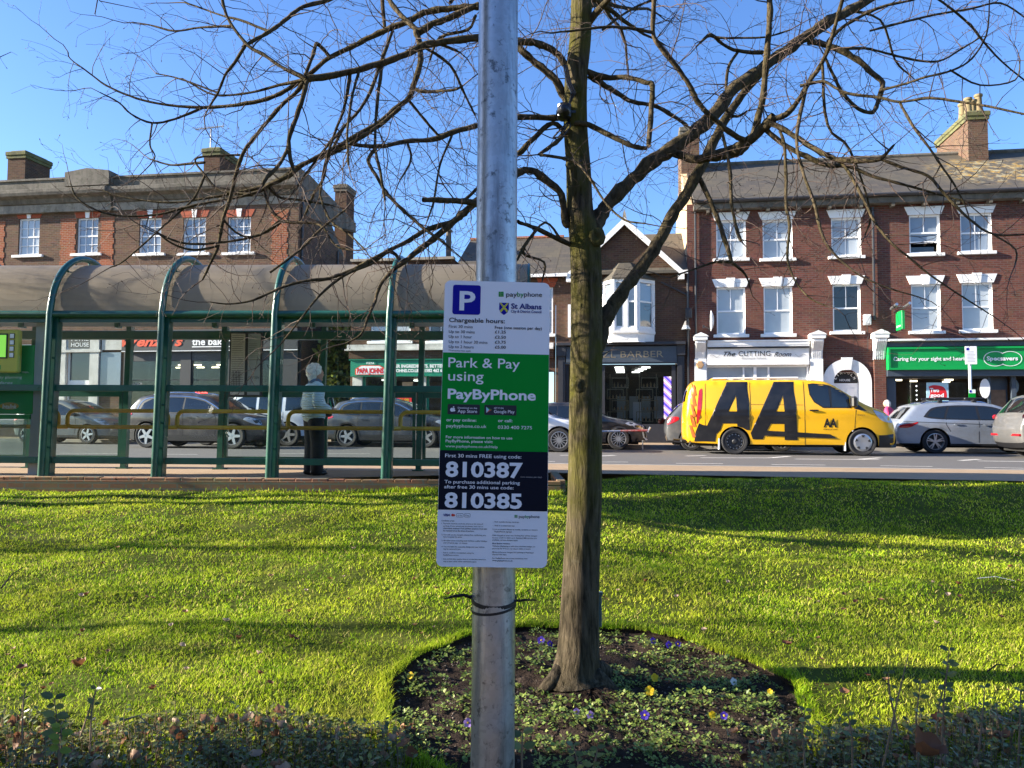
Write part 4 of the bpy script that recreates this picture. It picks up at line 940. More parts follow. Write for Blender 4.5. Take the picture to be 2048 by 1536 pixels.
def cornice(mb, a, b_, o, back):
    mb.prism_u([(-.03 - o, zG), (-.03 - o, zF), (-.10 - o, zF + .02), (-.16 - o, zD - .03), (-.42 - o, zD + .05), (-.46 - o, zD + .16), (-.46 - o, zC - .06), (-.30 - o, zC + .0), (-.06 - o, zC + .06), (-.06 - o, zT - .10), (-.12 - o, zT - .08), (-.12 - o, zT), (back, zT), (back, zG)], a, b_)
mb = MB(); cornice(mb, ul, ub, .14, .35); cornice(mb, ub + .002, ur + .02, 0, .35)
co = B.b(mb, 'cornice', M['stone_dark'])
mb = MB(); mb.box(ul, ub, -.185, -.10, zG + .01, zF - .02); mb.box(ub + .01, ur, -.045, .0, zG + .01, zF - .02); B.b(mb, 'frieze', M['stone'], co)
mb = MB(); x0, x1 = U(140, 350), U(227.5, 350); m_ = (x0 + x1) / 2; zp = Z(180, 341.5)
mb.prism([(x0, zC + .1), (x1, zC + .1), (x1, zp - .12), (m_, zp + .02), (x0, zp - .12)], -.30, .3); B.b(mb, 'parapet_block', M['stone_dark'], co)
mb = MB(); mb.prism_u([(.3, zT - .3), (1.6, zT - .05), (6.2, zG - 1.7), (.3, zG - 1.7)], ul, ur - .1); rf = B.b(mb, 'roof', M['slate'])
mb = MB(); mb.prism_u([(0.36, zG - .3), (.36, zT), (1.0, zT), (6.3, Z(693, 448, 6.3)), (6.3, Z(693, 448, 6.3) - .45), (1.2, zG - .3)], ur - .12, ur + .02); B.b(mb, 'flank_parapet', M['stone_dark'], rf)
chimney(B, U(15, 340, 2), U(50, 340, 2), 2.0, 3.5, zT - .5, Z(45, 305, 2), 'moss_cap', 'brick_brown', 0, rf)
chimney(B, U(407, 340, 2), U(439, 340, 2), 2.0, 3.5, zT - .5, Z(430, 299, 2), 'moss_cap', 'brick_brown', 0, rf)
chimney(B, U(676, 420, 6), U(699, 420, 6), 5.6, 6.6, 3, Z(688, 377, 6), 'stone_dark', 'brick_brown', 0, rf)
a_, va = U(421, 300, 2.5), 2.5; za, zb = Z(421, 296, va), Z(421, 258, va)
mb = MB(); mb.tube([(a_, va, za), (a_, va, zb)], .03, 6); x0, x1 = U(391, 257, va), U(449, 254, va); mb.tube([(x0, va, zb + .02), (x1, va, zb + .10)], .022, 6)
for k in range(12): x = x0 + (x1 - x0) * k / 14; mb.tube([(x, va - .25 + .012 * k, zb + .02 + .07 * k / 14), (x, va + .25 - .012 * k, zb + .02 + .07 * k / 14)], .012, 5)
for k in (-.12, .12): mb.tube([(x1 - .05, va - .3, zb + .1 + k), (x1 - .05, va + .3, zb + .1 + k)], .012, 5); mb.tube([(x1 - .1, va, zb + .1), (x1 - .05, va, zb + .1 + k)], .01, 5)
B.b(mb, 'television_aerial', M['letter_grey'], rf)
mb = MB(); mb.tube([(ur + .06, .25, zF), (ur + .06, .25, .2)], .05, 8); mb.tube([(ur + .06, 4, zF - 1.4), (ur + .06, 4, 2)], .045, 8); B.b(mb, 'rainwater_pipe', M['gutter'])
mb = MB(); mb.box(ur, ur + .03, 5.2, 6.0, 4.3, 5.9); B.b(mb, 'flank_window', M['pane_blind'])
# ground floor: stone entrance
mb = MB(); zl, zh = Z(160, 705), Z(160, 668)
mb.box(U(104), U(135), -.10, .02, .1, zh); mb.box(U(183), U(201), -.10, .02, .1, zh); mb.box(U(135), U(183), -.06, .02, zl, zh); mb.box(U(96), U(205), -.14, .02, zl, zl + .10); mb.box(U(205), U(252), -.05, .02, Z(225, 700), zh)
en = B.b(mb, 'stone_entrance', M['stone_white'])
mb = MB(); x0, x1, z0, z1 = rect(138, 182, 671, 696, -.07); mb.box(x0, x1, -.085, -.055, z0, z1); pl = B.b(mb, 'name_plate', M['charcoal'], en)
mb = f_items([('MITRE', 143, 177, 682, 8, 0, .0, 0), ('HOUSE', 142, 177.5, 693.5, 8.3, 0, 0, 0)], fn_v(-.09), -.09); B.b(mb, 'lettering', M['letter_white'], pl)
mb = MB(); a, b_ = U(135), U(183); mb.box(a, b_, .06, .12, zl - 1.45, zl - 1.15); mb.box(a, a + .08, .05, .13, .1, zl); mb.box(b_ - .08, b_, .05, .13, .1, zl); dr = B.b(mb, 'door_frame', M['upvc'], en)
mb = MB(); mb.box(a + .08, b_ - .08, .09, .10, .1, zl); B.b(mb, 'pane', M['pane_dark'], dr)
mb = MB(); x0, x1, z0, z1 = rect(202, 243, 705, 778); mb.box(x0, x1, -.03, .03, z0, z1); mb.box(U(-90), U(98), -.02, .02, .6, Z(0, 690)); B.b(mb, 'side_window', M['pane_mid'], en)
# bakery front
mb = MB(); zf0, zf1 = Z(350, 702), Z(350, 668); mb.box(U(250), U(600), -.22, .02, zf0, zf1); mb.box(U(250), U(600), -.28, .02, zf1, zf1 + .14)
sf = MB()
for p0, p1 in ((250, 262), (363, 384), (455, 475), (555, 597)): sf.box(U(p0), U(p1), -.06, .13, .1, zf0)
sf.box(U(262), U(363), -.03, .1, .1, .75); sf.box(U(262), U(560), -.03, .12, Z(350, 722), zf0)
shop = B.b(sf, 'bakery_shopfront', M['charcoal'])
fa = B.b(mb, 'fascia', M['charcoal'], shop)
mb = MB(); mb.box(U(250), U(600), -.235, -.20, Z(350, 703.6), zf0 - .005); B.b(mb, 'fascia_strip', M['upvc'], fa)
mb = f_items([("Wenzel's", 243, 366, 692.5, 19, 0, .035, .35), ('the baker', 384, 462, 690, 14, 1, .025, 0)], fn_v(-.235), -.23)
x0, x1 = U(384, 692, -.235), U(462, 692, -.235); zz = Z(420, 692.3, -.235); mb.box(x0, x1, -.236, -.222, zz - .04, zz, 1)
B.b(mb, 'lettering', [M['letter_red'], M['letter_white']], fa)
fr = MB(); zt = Z(350, 722)
for px in (262, 313, 363, 385, 455): fr.box(U(px) - .03, U(px) + .03, .0, .08, .1, zt)
fr.box(U(262), U(455), 0, .08, Z(350, 761), Z(350, 759)); wi = B.b(fr, 'shop_window', M['black_paint'], shop)
mb = MB(); mb.box(U(262), U(555), .03, .04, .3, zt); B.b(mb, 'pane', M['shop_glass'], wi)
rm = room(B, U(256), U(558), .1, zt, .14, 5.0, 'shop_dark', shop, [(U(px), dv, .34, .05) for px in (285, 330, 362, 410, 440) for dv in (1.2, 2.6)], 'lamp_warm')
mb = MB(); mb.box(U(395), U(450), 2.2, 3.0, .1, 1.25); B.b(mb, 'counter', M['grey_panel'], rm)
mb = f_items([('FOOD,', 390, 417, 791.5, 7.5, 0, .04, 0), ('LOVE', 390, 415, 801, 7.5, 0, .04, 0)], fn_v(.02), .02); B.b(mb, 'neon_words', M['neon_red'], shop)
mb = f_items([('LUNCH', 264, 284, 770, 5.5, 0, .0, 0)], fn_v(.02), .02); B.b(mb, 'window_words', M['letter_grey'], shop)
# ------------------------------------------------------------------ the bus shelter
S = thing('bus_shelter', 'long green tubular bus shelter with a barrel roof and glass sides beside the lawn', 'bus shelter', SH.w(0, 0, 0.055), -SH.phi)
def sb(mb, name, mats, parent=None, smooth=False): return mb.build(name, mats, parent or S, smooth, (0, 0, 0.055))
s0 = SH.u(82, 950); sp = (SH.u(768, 957) - s0) / 3
posts = [s0 + sp * k for k in range(-3, 5)]
DEP = 1.75; ZB = SH.z(440, 626); rb = DEP / 2; ZR = 0.055
LEAN = 0.045
UEND = posts[-1] + .34; UBEG = posts[0] - .3
for k, u_ in enumerate(posts):
    mb = MB(); ut = u_ + LEAN
    pts = [(u_, 0, ZR), (u_ + LEAN * .5, 0, 1.2), (ut, 0, ZB)]
    for j in range(1, 25):
        a = math.pi * j / 24; pts.append((ut + .01, rb - rb * math.cos(a) * 1.0, ZB + (rb + .05) * math.sin(a)))
    mb.tube(pts, .046, 10)
    h = sb(mb, 'hoop', M['shelter_green'], None, True)
    mb = MB()                                  # flat inner rib and post plate
    rr = rb - .12
    for j in range(24):
        a0, a1 = math.pi * j / 24, math.pi * (j + 1) / 24
        q = [(rb - rr * math.cos(a), ZB + rr * math.sin(a)) for a in (a0, a1)]; q2 = [(rb - (rr + .05) * math.cos(a), ZB + (rr + .05) * math.sin(a)) for a in (a0, a1)]
        mb.prism_u([q[0], q[1], q2[1], q2[0]], ut + .0, ut + .07)
    mb.add([(u_ + .015, .05, ZR), (u_ + .085, .05, ZR), (u_ + .085, .17, ZR), (u_ + .015, .17, ZR), (ut + .015, .05, ZB), (ut + .085, .05, ZB), (ut + .085, .17, ZB), (ut + .015, .17, ZB)], [(0, 3, 2, 1), (4, 5, 6, 7), (0, 1, 5, 4), (1, 2, 6, 5), (2, 3, 7, 6), (3, 0, 4, 7)])
    for z in (.45, .8, 1.05, 1.7): x = u_ + LEAN * z / ZB + .05; mb.lathe([(.001, .03), (.014, .034), (.014, .05)], (x, 0, z), 8, 0, 'y')
    for a in (.9, 1.57, 2.3):
        mb.tube([(ut + .03, rb - rr * math.cos(a), ZB + rr * math.sin(a)), (ut + .01, rb - (rb) * math.cos(a), ZB + rb * math.sin(a))], .018, 6)
    sb(mb, 'post_plate', M['shelter_green'], h)
for k in range(len(posts) - 1):
    a, b_ = posts[k] + .10, posts[k + 1] - .02; l = LEAN
    mb = MB(); mb.tube([(posts[k] + l, .03, ZB - .01), (posts[k + 1] + l, .03, ZB - .01)], .050, 10); sb(mb, 'eaves_tube', M['shelter_green'], None, True)
    for z0, z1 in ((.225, .315), (1.235, 1.325)):
        mb = MB(); mb.box(a, b_ + .03, .075, .125, z0, z1, bev=.006)
        for x in (a + .10, b_ - .12): mb.lathe([(.001, .066), (.012, .068), (.012, .076)], (x, 0, (z0 + z1) / 2), 8, 0, 'y')
        sb(mb, 'panel_rail', M['shelter_green'])
    mb = MB(); mb.box(a, b_ + .03, .08, .12, ZB - .12, ZB - .05); sb(mb, 'panel_rail', M['shelter_green'])
    for z0, z1 in ((.31, 1.24), (1.32, ZB - .06)): mb = MB(); mb.poly([(a - .01, .1, z0), (b_ + .06, .1, z0), (b_ + .06, .1, z1), (a - .01, .1, z1)]); sb(mb, 'glass_panel', M['shelter_glass'])
    # yellow leaning rail: a tube loop with rounded ends
    za, zb = .735, .965; x0, x1 = posts[k] + .16, posts[k + 1] + .03; r = .10; loop = []
    for cx, cz, a0 in ((x1 - r, zb - r, 90), (x1 - r, za + r * .3, 0), (x0 + r, za + r * .3, 270), (x0 + r, zb - r, 180)):
        rr_ = r if cz > .8 else r * .3
        for j in range(7):
            an = R(a0 - 15 * j); loop.append((cx + r * math.cos(an), .30, cz + (rr_ if cz < .8 else r) * math.sin(an)))
    loop.append(loop[0]); mb = MB(); mb.tube(loop, .029, 8)
    for x in (x0 + .0,): mb.tube([(x, .30, za), (x - .11, .14, za)], .03, 8)
    sb(mb, 'leaning_rail', M['yellow_rail'], None, True)
# roof sheet
mb = MB(); rr = rb - .06; nseg = 28
ro = [(rb - rr * math.cos(math.pi * j / nseg), ZB + .02 + rr * math.sin(math.pi * j / nseg)) for j in range(nseg + 1)]
ri_ = [(rb - (rr - .012) * math.cos(math.pi * j / nseg), ZB + .02 + (rr - .012) * math.sin(math.pi * j / nseg)) for j in range(nseg + 1)]
for j in range(nseg): mb.prism_u([ro[j], ro[j + 1], ri_[j + 1], ri_[j]], UBEG, UEND)
sb(mb, 'roof', M['shelter_roof'], None, True)
mb = MB()
for j in range(nseg): mb.prism_u([(v, z + .012) for v, z in (ro[j], ro[j + 1])] + [(v, z - .03) for v, z in (ri_[j + 1], ri_[j])], UEND, UEND + .03)
sb(mb, 'roof_edge', M['shelter_green'])
# road side: posts, beam, panels
bp = [SH.u(p, 936, DEP) for p in (248, 440, 640, 837)]; bp = [bp[0] - 3 * 1.56, bp[0] - 2 * 1.56, bp[0] - 1.56] + bp + [bp[3] + 1.56]
ZBB = SH.z(640, 671, DEP)
for u_ in bp:
    mb = MB(); mb.add([(u_ - .042, DEP - .05, ZR), (u_ + .042, DEP - .05, ZR), (u_ + .042, DEP + .05, ZR), (u_ - .042, DEP + .05, ZR), (u_ - .002, DEP - .05, ZB + .02), (u_ + .082, DEP - .05, ZB + .02), (u_ + .082, DEP + .05, ZB + .02), (u_ - .002, DEP + .05, ZB + .02)], [(0, 3, 2, 1), (4, 5, 6, 7), (0, 1, 5, 4), (1, 2, 6, 5), (2, 3, 7, 6), (3, 0, 4, 7)])
    mb.box(u_ - .09, u_ + .09, DEP - .09, DEP + .09, ZR, ZR + .02); sb(mb, 'road_side_post', M['shelter_green'])
mb = MB(); mb.box(UBEG, UEND, DEP - .06, DEP + .06, ZBB - .07, ZBB + .07, bev=.01); sb(mb, 'road_side_beam', M['shelter_green'])
for k in (0, 1, 2, 4, 5, 6):
    a, b_ = bp[k] + .06, bp[k + 1] - .05; mb = MB()
    for z0, z1 in ((.19, .26), (1.21, 1.30)): mb.box(a, b_, DEP - .025, DEP + .025, z0, z1)
    for x in (a, b_ - .05): mb.box(x, x + .05, DEP - .026, DEP + .026, .255, 1.215)
    pf = sb(mb, 'panel_frame', M['shelter_green'])
    for z0, z1, mi_ in ((1.30, ZBB - .07, 0), (.26, 1.21, 1 if k == 2 else 0)): mb = MB(); mb.poly([(a, DEP, z0), (b_, DEP, z0), (b_, DEP, z1), (a, DEP, z1)], mi_); sb(mb, 'glass_panel', [M['shelter_glass'], clear_glass('dirty_glass', .16, dcol=(.62, .62, .5))] if k == 2 else [M['shelter_glass']], pf)
# poster panel closing the right hand end
mb = MB(); mb.prism_u([(.14, .24), (DEP - .06, .24), (DEP - .06, .32), (.14, .32)], posts[-1] + .03, posts[-1] + .08); mb.prism_u([(.14, 1.24), (DEP - .06, 1.24), (DEP - .06, 1.32), (.14, 1.32)], posts[-1] + .03, posts[-1] + .08); ep = sb(mb, 'end_frame', M['shelter_green'])
mb = MB(); u_ = posts[-1] + .055; mb.poly([(u_, .14, .24), (u_, DEP - .06, .24), (u_, DEP - .06, 2.25), (u_, .14, 2.25)]); sb(mb, 'glass_panel', M['shelter_glass'], ep)
# paper timetables on the road side
tt = thing('timetable_case', 'pair of tall timetable cases with white route papers inside the bus shelter', 'timetable', SH.w(SH.u(487, 780, 1.55), 1.6, 1.05), -SH.phi)
uc_ = SH.u(487, 780, 1.55)
for (p0, p1, kk) in ((457, 487, 0), (491, 518, 1)):
    a, b_ = SH.u(p0, 780, 1.55) - uc_, SH.u(p1, 780, 1.55) - uc_; z0, z1 = SH.z(487, 792, 1.55) - 1.05, SH.z(487, 664, 1.55) - 1.05
    mb = MB(); mb.box(a - .02, b_ + .02, 0, .05, z0, z1, bev=.005); c = mb.build('case', M['charcoal'], tt)
    mb = MB(); mb.box(a + .008, b_ - .008, -.004, -.001, z0 + .02, z1 - .02)
    pp = mb.build('route_paper', M['stone_white' if kk == 0 else 'wood_tan'] if kk == 0 else M['pane_blind'], c)
    mb = MB()
    for j in range(26):
        z = z1 - .05 - j * (z1 - z0 - .1) / 26
        if kk == 0: mb.box(a + .02, b_ - .02 - rnd.random() * .03, -.006, -.0045, z, z + .006)
    if kk == 0:
        for j in range(6): mb.box(a + .03 + j * .025, a + .038 + j * .025, -.0075, -.0062, z0 + .15, z0 + .40)
    else:
        text(mb, 'OXYGEN', a + .02, b_ - .02, z0 + .28, .035, lambda x, y: (x, -.006, y), 0)
        for j in range(8): mb.box(a + .02, b_ - .03 - rnd.random() * .06, -.006, -.0045, z0 + .62 + j * .03, z0 + .625 + j * .03)
    mb.build('print', M['letter_black'], pp)
# information board and live display at the left
uc_ = SH.u(20, 780, .22)
ib = thing('information_board', 'green travel information board on a grey post at the left end of the bus shelter', 'information board', SH.w(uc_, .25, .055), -SH.phi)
def iu(px, v=.22): return SH.u(px, 780, v) - uc_
def iz(py, v=.22): return SH.z(20, py, v) - .055
mb = MB(); mb.add([(iu(60), -.02, 0), (iu(78), -.02, 0), (iu(78), .06, 0), (iu(60), .06, 0), (iu(68), -.02, iz(630)), (iu(84), -.02, iz(630)), (iu(84), .06, iz(630)), (iu(68), .06, iz(630))], [(0, 3, 2, 1), (4, 5, 6, 7), (0, 1, 5, 4), (1, 2, 6, 5), (2, 3, 7, 6), (3, 0, 4, 7)]); mb.build('post', M['letter_grey'], ib)
mb = MB(); mb.box(iu(-130), iu(66), -.03, .03, iz(828), iz(690), bev=.008); mb.box(iu(-130), iu(62), -.035, .035, iz(838), iz(829)); bd = mb.build('board', M['shop_green'], ib)
mb = MB(); f2 = lambda x, y: (x, -.034, y)
text(mb, 'maps,', iu(43), iu(57), iz(746), .035, f2); text(mb, 'journey planning', iu(-25), iu(43), iz(757), .04, f2); text(mb, '& fares', iu(-12), iu(25), iz(768), .04, f2, 0, 0, .2); text(mb, 'Intalink', iu(6), iu(35), iz(817), .06, f2, 1, .02, .2)
mb.add([(x, -.033, z) for x, z in [(iu(20) + .14 * math.cos(t), iz(812) + .05 * math.sin(t)) for t in [k * math.pi / 8 for k in range(16)]]], [tuple(range(16))], 2)
mb.build('board_print', [M['letter_white'], M['letter_white'], M['yellow_rail']], bd)
mb = MB(); mb.box(iu(-130), iu(52), -.008, .008, iz(914), iz(840)); mb.build('lower_glass', M['frosted_glass'], ib)
ld = thing('display_unit', 'yellow live departure display with a green screen and four square buttons', 'display', SH.w(uc_, .12, 1.9), -SH.phi)
M['display_yellow'] = pbr('display_yellow', (0.50, 0.46, 0.06), .5, var=.08)
dz = lambda py: SH.z(20, py, .15) - 1.9
mb = MB(); mb.box(iu(-60), iu(47), -.03, .05, dz(746), dz(660), bev=.02); c = mb.build('casing', M['display_yellow'], ld)
mb = MB(); mb.box(iu(-60), iu(25), -.036, -.0305, dz(718), dz(668)); mb.box(iu(-60), iu(22), -.04, -.0365, dz(715), dz(671), 1); mb.build('screen', [M['letter_black'], emis('lcd', (.16, .45, .05), .35)], c)
for k in range(4):
    mb = MB(); z = dz(673 + 12.7 * k); x = iu(33.5); mb.box(x - .035, x + .035, -.036, -.0305, z - .037, z + .037); mb.box(x - .028, x + .028, -.042, -.0365, z - .03, z + .03, 1); mb.build('button', [M['letter_black'], M['letter_white']], c)
mb = MB(); text(mb, 'intal', iu(-8), iu(13), dz(739), .06, lambda x, y: (x, -.032, y), 0, .02); mb.build('casing_print', M['shop_green'], c)

# ------------------------------------------------------------------ the lamp column and the parking sign
top, bot = P(997, 0, 2.31), P(985, 1536, 2.149); ax = (top - bot).normalized()
base = bot - ax * ((bot.z + 0.9) / ax.z); head = bot + ax * ((6.5 - bot.z) / ax.z)
LP = thing('lamp_column', 'tall round galvanised steel column in front of the lawn', 'lamp column', base)
mb = MB(); n = 60; mb.tube([(head - base) * (k / n) for k in range(n + 1)], .060, 40); mb.build('pole', M['galv'], LP, True)
mb = MB(); L_ = head - base; mb.tube([L_, L_ + Vector((0, .1, .3)), L_ + Vector((0, .6, .5))], .04, 10); mb.box(L_.x - .1, L_.x + .1, L_.y + .5, L_.y + 1.0, L_.z + .45, L_.z + .55, bev=.02); mb.build('lamp_head', M['galv'], LP, True)
TL, TR, BL, BR = P(888, 562, 2.175), P(1100, 566, 2.185), P(872, 1133, 2.095), P(1092, 1138, 2.105)
ex = ((TR - TL) + (BR - BL)).normalized(); ey = ((TL - BL) + (TR - BR)); ey = (ey - ex * ey.dot(ex)).normalized(); en_ = ex.cross(ey)
SO = BL; SW = ((TR - TL).length + (BR - BL).length) / 2; SHH = ((TL - BL).length + (TR - BR).length) / 2
sign = bpy.data.objects.new('parking_sign', None); COL.objects.link(sign)
sign.matrix_world = Matrix(((ex.x, ey.x, en_.x, SO.x), (ex.y, ey.y, en_.y, SO.y), (ex.z, ey.z, en_.z, SO.z), (0, 0, 0, 1)))
tag(sign, 'tall white, green and black parking payment sign fixed to the galvanised column', 'sign')
def sg(px, py):
    r = ray(px, py); t = (SO - CAM).dot(en_) / r.dot(en_); p = CAM + r * t - SO; return p.dot(ex), p.dot(ey)
def rrect(x0, x1, y0, y1, r, n=6, which=(1, 1, 1, 1)):
    out = []
    for k, (cx, cy, a0) in enumerate(((x0 + r, y0 + r, 180), (x1 - r, y0 + r, 270), (x1 - r, y1 - r, 0), (x0 + r, y1 - r, 90))):
        if which[k]: out += [(cx + r * math.cos(R(a0 + 90 * j / n)), cy + r * math.sin(R(a0 + 90 * j / n))) for j in range(n + 1)]
        else: out.append(((x0, x1, x1, x0)[k], (y0, y0, y1, y1)[k]))
    return out
def slab(mb, pts, z0, z1, mi=0):
    n = len(pts); mb.add([(x, y, z0) for x, y in pts] + [(x, y, z1) for x, y in pts], [tuple(range(n - 1, -1, -1)), tuple(range(n, 2 * n))] + [(i, (i + 1) % n, (i + 1) % n + n, i + n) for i in range(n)], mi)
def flat(mb, pts, z, mi=0): mb.add([(x, y, z) for x, y in pts], [tuple(range(len(pts)))], mi)
M['sign_white'] = pbr('sign_white', (.80, .80, .81), .35, var=.015); M['sign_green'] = pbr('sign_green', (.0, .25, .022), .35, var=.02); M['sign_black'] = pbr('sign_black', (.006, .007, .016), .35, var=.05); M['sign_blue'] = pbr('sign_blue', (.008, .004, .27), .35, var=.02); M['sign_navy'] = pbr('sign_navy', (.012, .012, .16), .4, var=.02); M['sign_yellow'] = pbr('sign_yellow', (.55, .50, .03), .4, var=.02)
for k_ in ('sign_white', 'sign_green', 'sign_black', 'sign_blue'): M[k_].node_tree.nodes['Principled BSDF'].inputs['Specular IOR Level'].default_value = .15
mb = MB(); slab(mb, rrect(0, SW, 0, SHH, .0175, 8), -.004, 0); plate = mb.build('plate', M['sign_white'], sign)
yg = sg(985, 707)[1]; yk = sg(985, 902)[1]; yw = sg(985, 1021)[1]
mb = MB(); flat(mb, [(.0008, yk), (SW - .0008, yk), (SW - .0008, yg), (.0008, yg)], .0006); grn = mb.build('green_field', M['sign_green'], plate)
mb = MB(); flat(mb, [(.0008, yw), (SW - .0008, yw), (SW - .0008, yk), (.0008, yk)], .0006); blk = mb.build('black_field', M['sign_black'], plate)
A3 = lambda x, y: (860 + x / 5.12, 550 + y / 5.12)
A4 = lambda x, y: (860 + x / 4.954, 840 + y / 4.954)
def st(mb, A, s, x0, x1, yb, cap, mi=0, bold=0.0, yb1=None, z=.0012, shear=0):
    x0_, y0_ = sg(*A(x0, yb)); x1_, y1_ = sg(*A(x1, yb if yb1 is None else yb1)); c = sg(*A(x0, yb - cap))[1] - y0_
    sl = (y1_ - y0_) / (x1_ - x0_) * 0 ; text(mb, s, x0_, x1_, y0_, c, lambda x, y: (x, y, z), mi, bold, shear)
tx = MB()   # 0 black 1 white 2 green 3 blue 4 navy 5 yellow
def box_(A, x0, x1, y0, y1, r, z, mi): a, b_ = sg(*A(x0, y1)), sg(*A(x1, y0)); flat(tx, rrect(a[0], b_[0], a[1], b_[1], r, 5), z, mi)
box_(A3, 228, 521, 107, 402, .007, .0007, 3)
st(tx, A3, 'P', 300, 462, 357, 199, 1, .022)
for (A, gx, gy, gs, ts, te, tb, cap) in ((A3, 703, 172, 17.5, 780, 1147, 221, 50), (A4, 838, 940, 10, 880, 1085, 970, 30)):
    for i in range(3):
        for j in range(3): a, b_ = sg(*A(gx + i * gs, gy + (j + 1) * gs - 2)), sg(*A(gx + (i + 1) * gs - 2, gy + j * gs)); flat(tx, [(a[0], a[1]), (b_[0], a[1]), (b_[0], b_[1]), (a[0], b_[1])], .0008, 2)
    w = te - ts
    st(tx, A, 'pay', ts, ts + w * .30, tb, cap, 0, .008); st(tx, A, 'by', ts + w * .305, ts + w * .49, tb, cap, 2, .008); st(tx, A, 'phone', ts + w * .50, te, tb, cap, 0, .008)
a, b_ = sg(*A3(707, 410)), sg(*A3(808, 286)); w, h = b_[0] - a[0], b_[1] - a[1]; mx = a[0] + w / 2
shp = [(a[0], b_[1]), (b_[0], b_[1]), (b_[0], a[1] + h * .45), (a[0] + w * .85, a[1] + h * .2), (mx, a[1]), (a[0] + w * .15, a[1] + h * .2), (a[0], a[1] + h * .45)][::-1]
flat(tx, shp, .0007, 3); t_ = w * .13
flat(tx, [(a[0] + w * .02, b_[1] - h * .02), (a[0] + w * .22, b_[1] - h * .02), (a[0] + w * .93, a[1] + h * .36), (a[0] + w * .8, a[1] + h * .2)], .0009, 5); flat(tx, [(b_[0] - w * .02, b_[1] - h * .02), (b_[0] - w * .22, b_[1] - h * .02), (a[0] + w * .07, a[1] + h * .36), (a[0] + w * .2, a[1] + h * .2)], .001, 5)
st(tx, A3, 'St Albans', 830, 1142, 344, 54, 4, .03); st(tx, A3, 'City & District Council', 828, 1140, 384, 27, 4, .022)
st(tx, A3, 'Chargeable hours:', 195, 767, 481, 46, 0, .016)
for s, x1, y in (('First 30 mins', 437, 540), ('Up to 30 mins', 458, 593), ('Up to 1 hour', 430, 644), ('Up to 1 hour 30 mins', 588, 697), ('Up to 2 hours', 447, 747)): st(tx, A3, s, 192, x1, y, 31, 0, .004)
st(tx, A3, '*Transaction fees apply', 189, 418, 780, 15, 0, .01)
for s, x1, y in (('Free (one session per day)', 1145, 551), ('£1.25', 777, 597), ('£2.50', 777, 650), ('£3.75', 776, 701), ('£5.00', 776, 752)): st(tx, A3, s, 664, x1, y, 30, 0, .014)
st(tx, A3, 'Park & Pay', 187, 920, 943, 104, 1, .006); st(tx, A3, 'using', 185, 548, 1080, 104, 1, .006); st(tx, A3, 'PayByPhone', 180, 1083, 1264, 104, 1, .026)
box_(A3, 178, 513, 1328, 1427, .003, .0008, 0); box_(A3, 555, 887, 1336, 1434, .003, .0008, 0)
st(tx, A3, 'Download on the', 285, 482, 1368, 18, 1, .004); st(tx, A3, 'App Store', 283, 483, 1409, 34, 1, .008); st(tx, A3, 'GET IT ON', 655, 752, 1371, 17, 1, .004); st(tx, A3, 'Google Play', 655, 865, 1413, 33, 1, .006)
def blob(A, cx, cy, r, mi, z=.0013, sx=1): c = sg(*A(cx, cy)); e = sg(*A(cx + r, cy))[0] - c[0]; flat(tx, [(c[0] + e * sx * math.cos(k * math.pi / 10), c[1] + e * math.sin(k * math.pi / 10)) for k in range(20)], z, mi)
blob(A3, 226, 1380, 20, 1); blob(A3, 244, 1380, 18, 1, .00135); blob(A3, 262, 1376, 9, 0, .0014); blob(A3, 242, 1352, 7, 1)
for k, (q, mi) in enumerate((([(576, 1350), (608, 1381), (576, 1412)], 6), ([(576, 1350), (634, 1381), (608, 1381)], 2), ([(576, 1412), (608, 1381), (634, 1381)], 7))): flat(tx, [sg(*A3(*p)) for p in q][::-1], .0013 + .00003 * k, mi)
st(tx, A3, 'or pay online:', 168, 475, 1497, 32, 1, .012); st(tx, A3, 'or call:', 697, 843, 1505, 32, 1, .012)
st(tx, A4, 'paybyphone.co.uk', 162, 560, 72, 34, 1, .003); st(tx, A4, '0330 400 7275', 672, 1010, 87, 34, 1, .003)
a, b_ = sg(*A4(155, 112)), sg(*A4(1090, 130)); flat(tx, [(a[0], a[1] - .0004), (b_[0], a[1] - .0004), (b_[0], a[1]), (a[0], a[1])], .001, 2 + 0 * 1)
st(tx, A4, 'For more information on how to use', 157, 815, 180, 28, 1, .010); st(tx, A4, 'PayByPhone, please visit:', 155, 622, 220, 28, 1, .010); st(tx, A4, 'www.paybyphone.co.uk/Help', 153, 670, 270, 27, 1, .0)
st(tx, A4, 'First 30 mins FREE using code:', 150, 905, 368, 36, 1, .008); st(tx, A4, '810387', 152, 918, 556, 148, 1, .032); st(tx, A4, '(one session per day)', 898, 1107, 570, 15, 8, .0)
st(tx, A4, 'To purchase additional parking', 143, 890, 626, 34, 1, .008); st(tx, A4, 'after free 30 mins use code:', 140, 828, 676, 34, 1, .008); st(tx, A4, '810385', 143, 910, 862, 148, 1, .032)
st(tx, A4, 'VISA', 133, 198, 952, 24, 4, .04, shear=.2); blob(A4, 224, 941, 13, 9); blob(A4, 238, 943, 11, 7, .00135)
for x0, x1, s in ((262, 331, 'G Pay'), (340, 400, 'Pay')): box_(A4, x0, x1, 925, 963, .0025, .0008, 0); box_(A4, x0 + 3, x1 - 3, 928, 960, .002, .0009, 1); st(tx, A4, s, x0 + 12, x1 - 12, 952, 15, 0, .0)
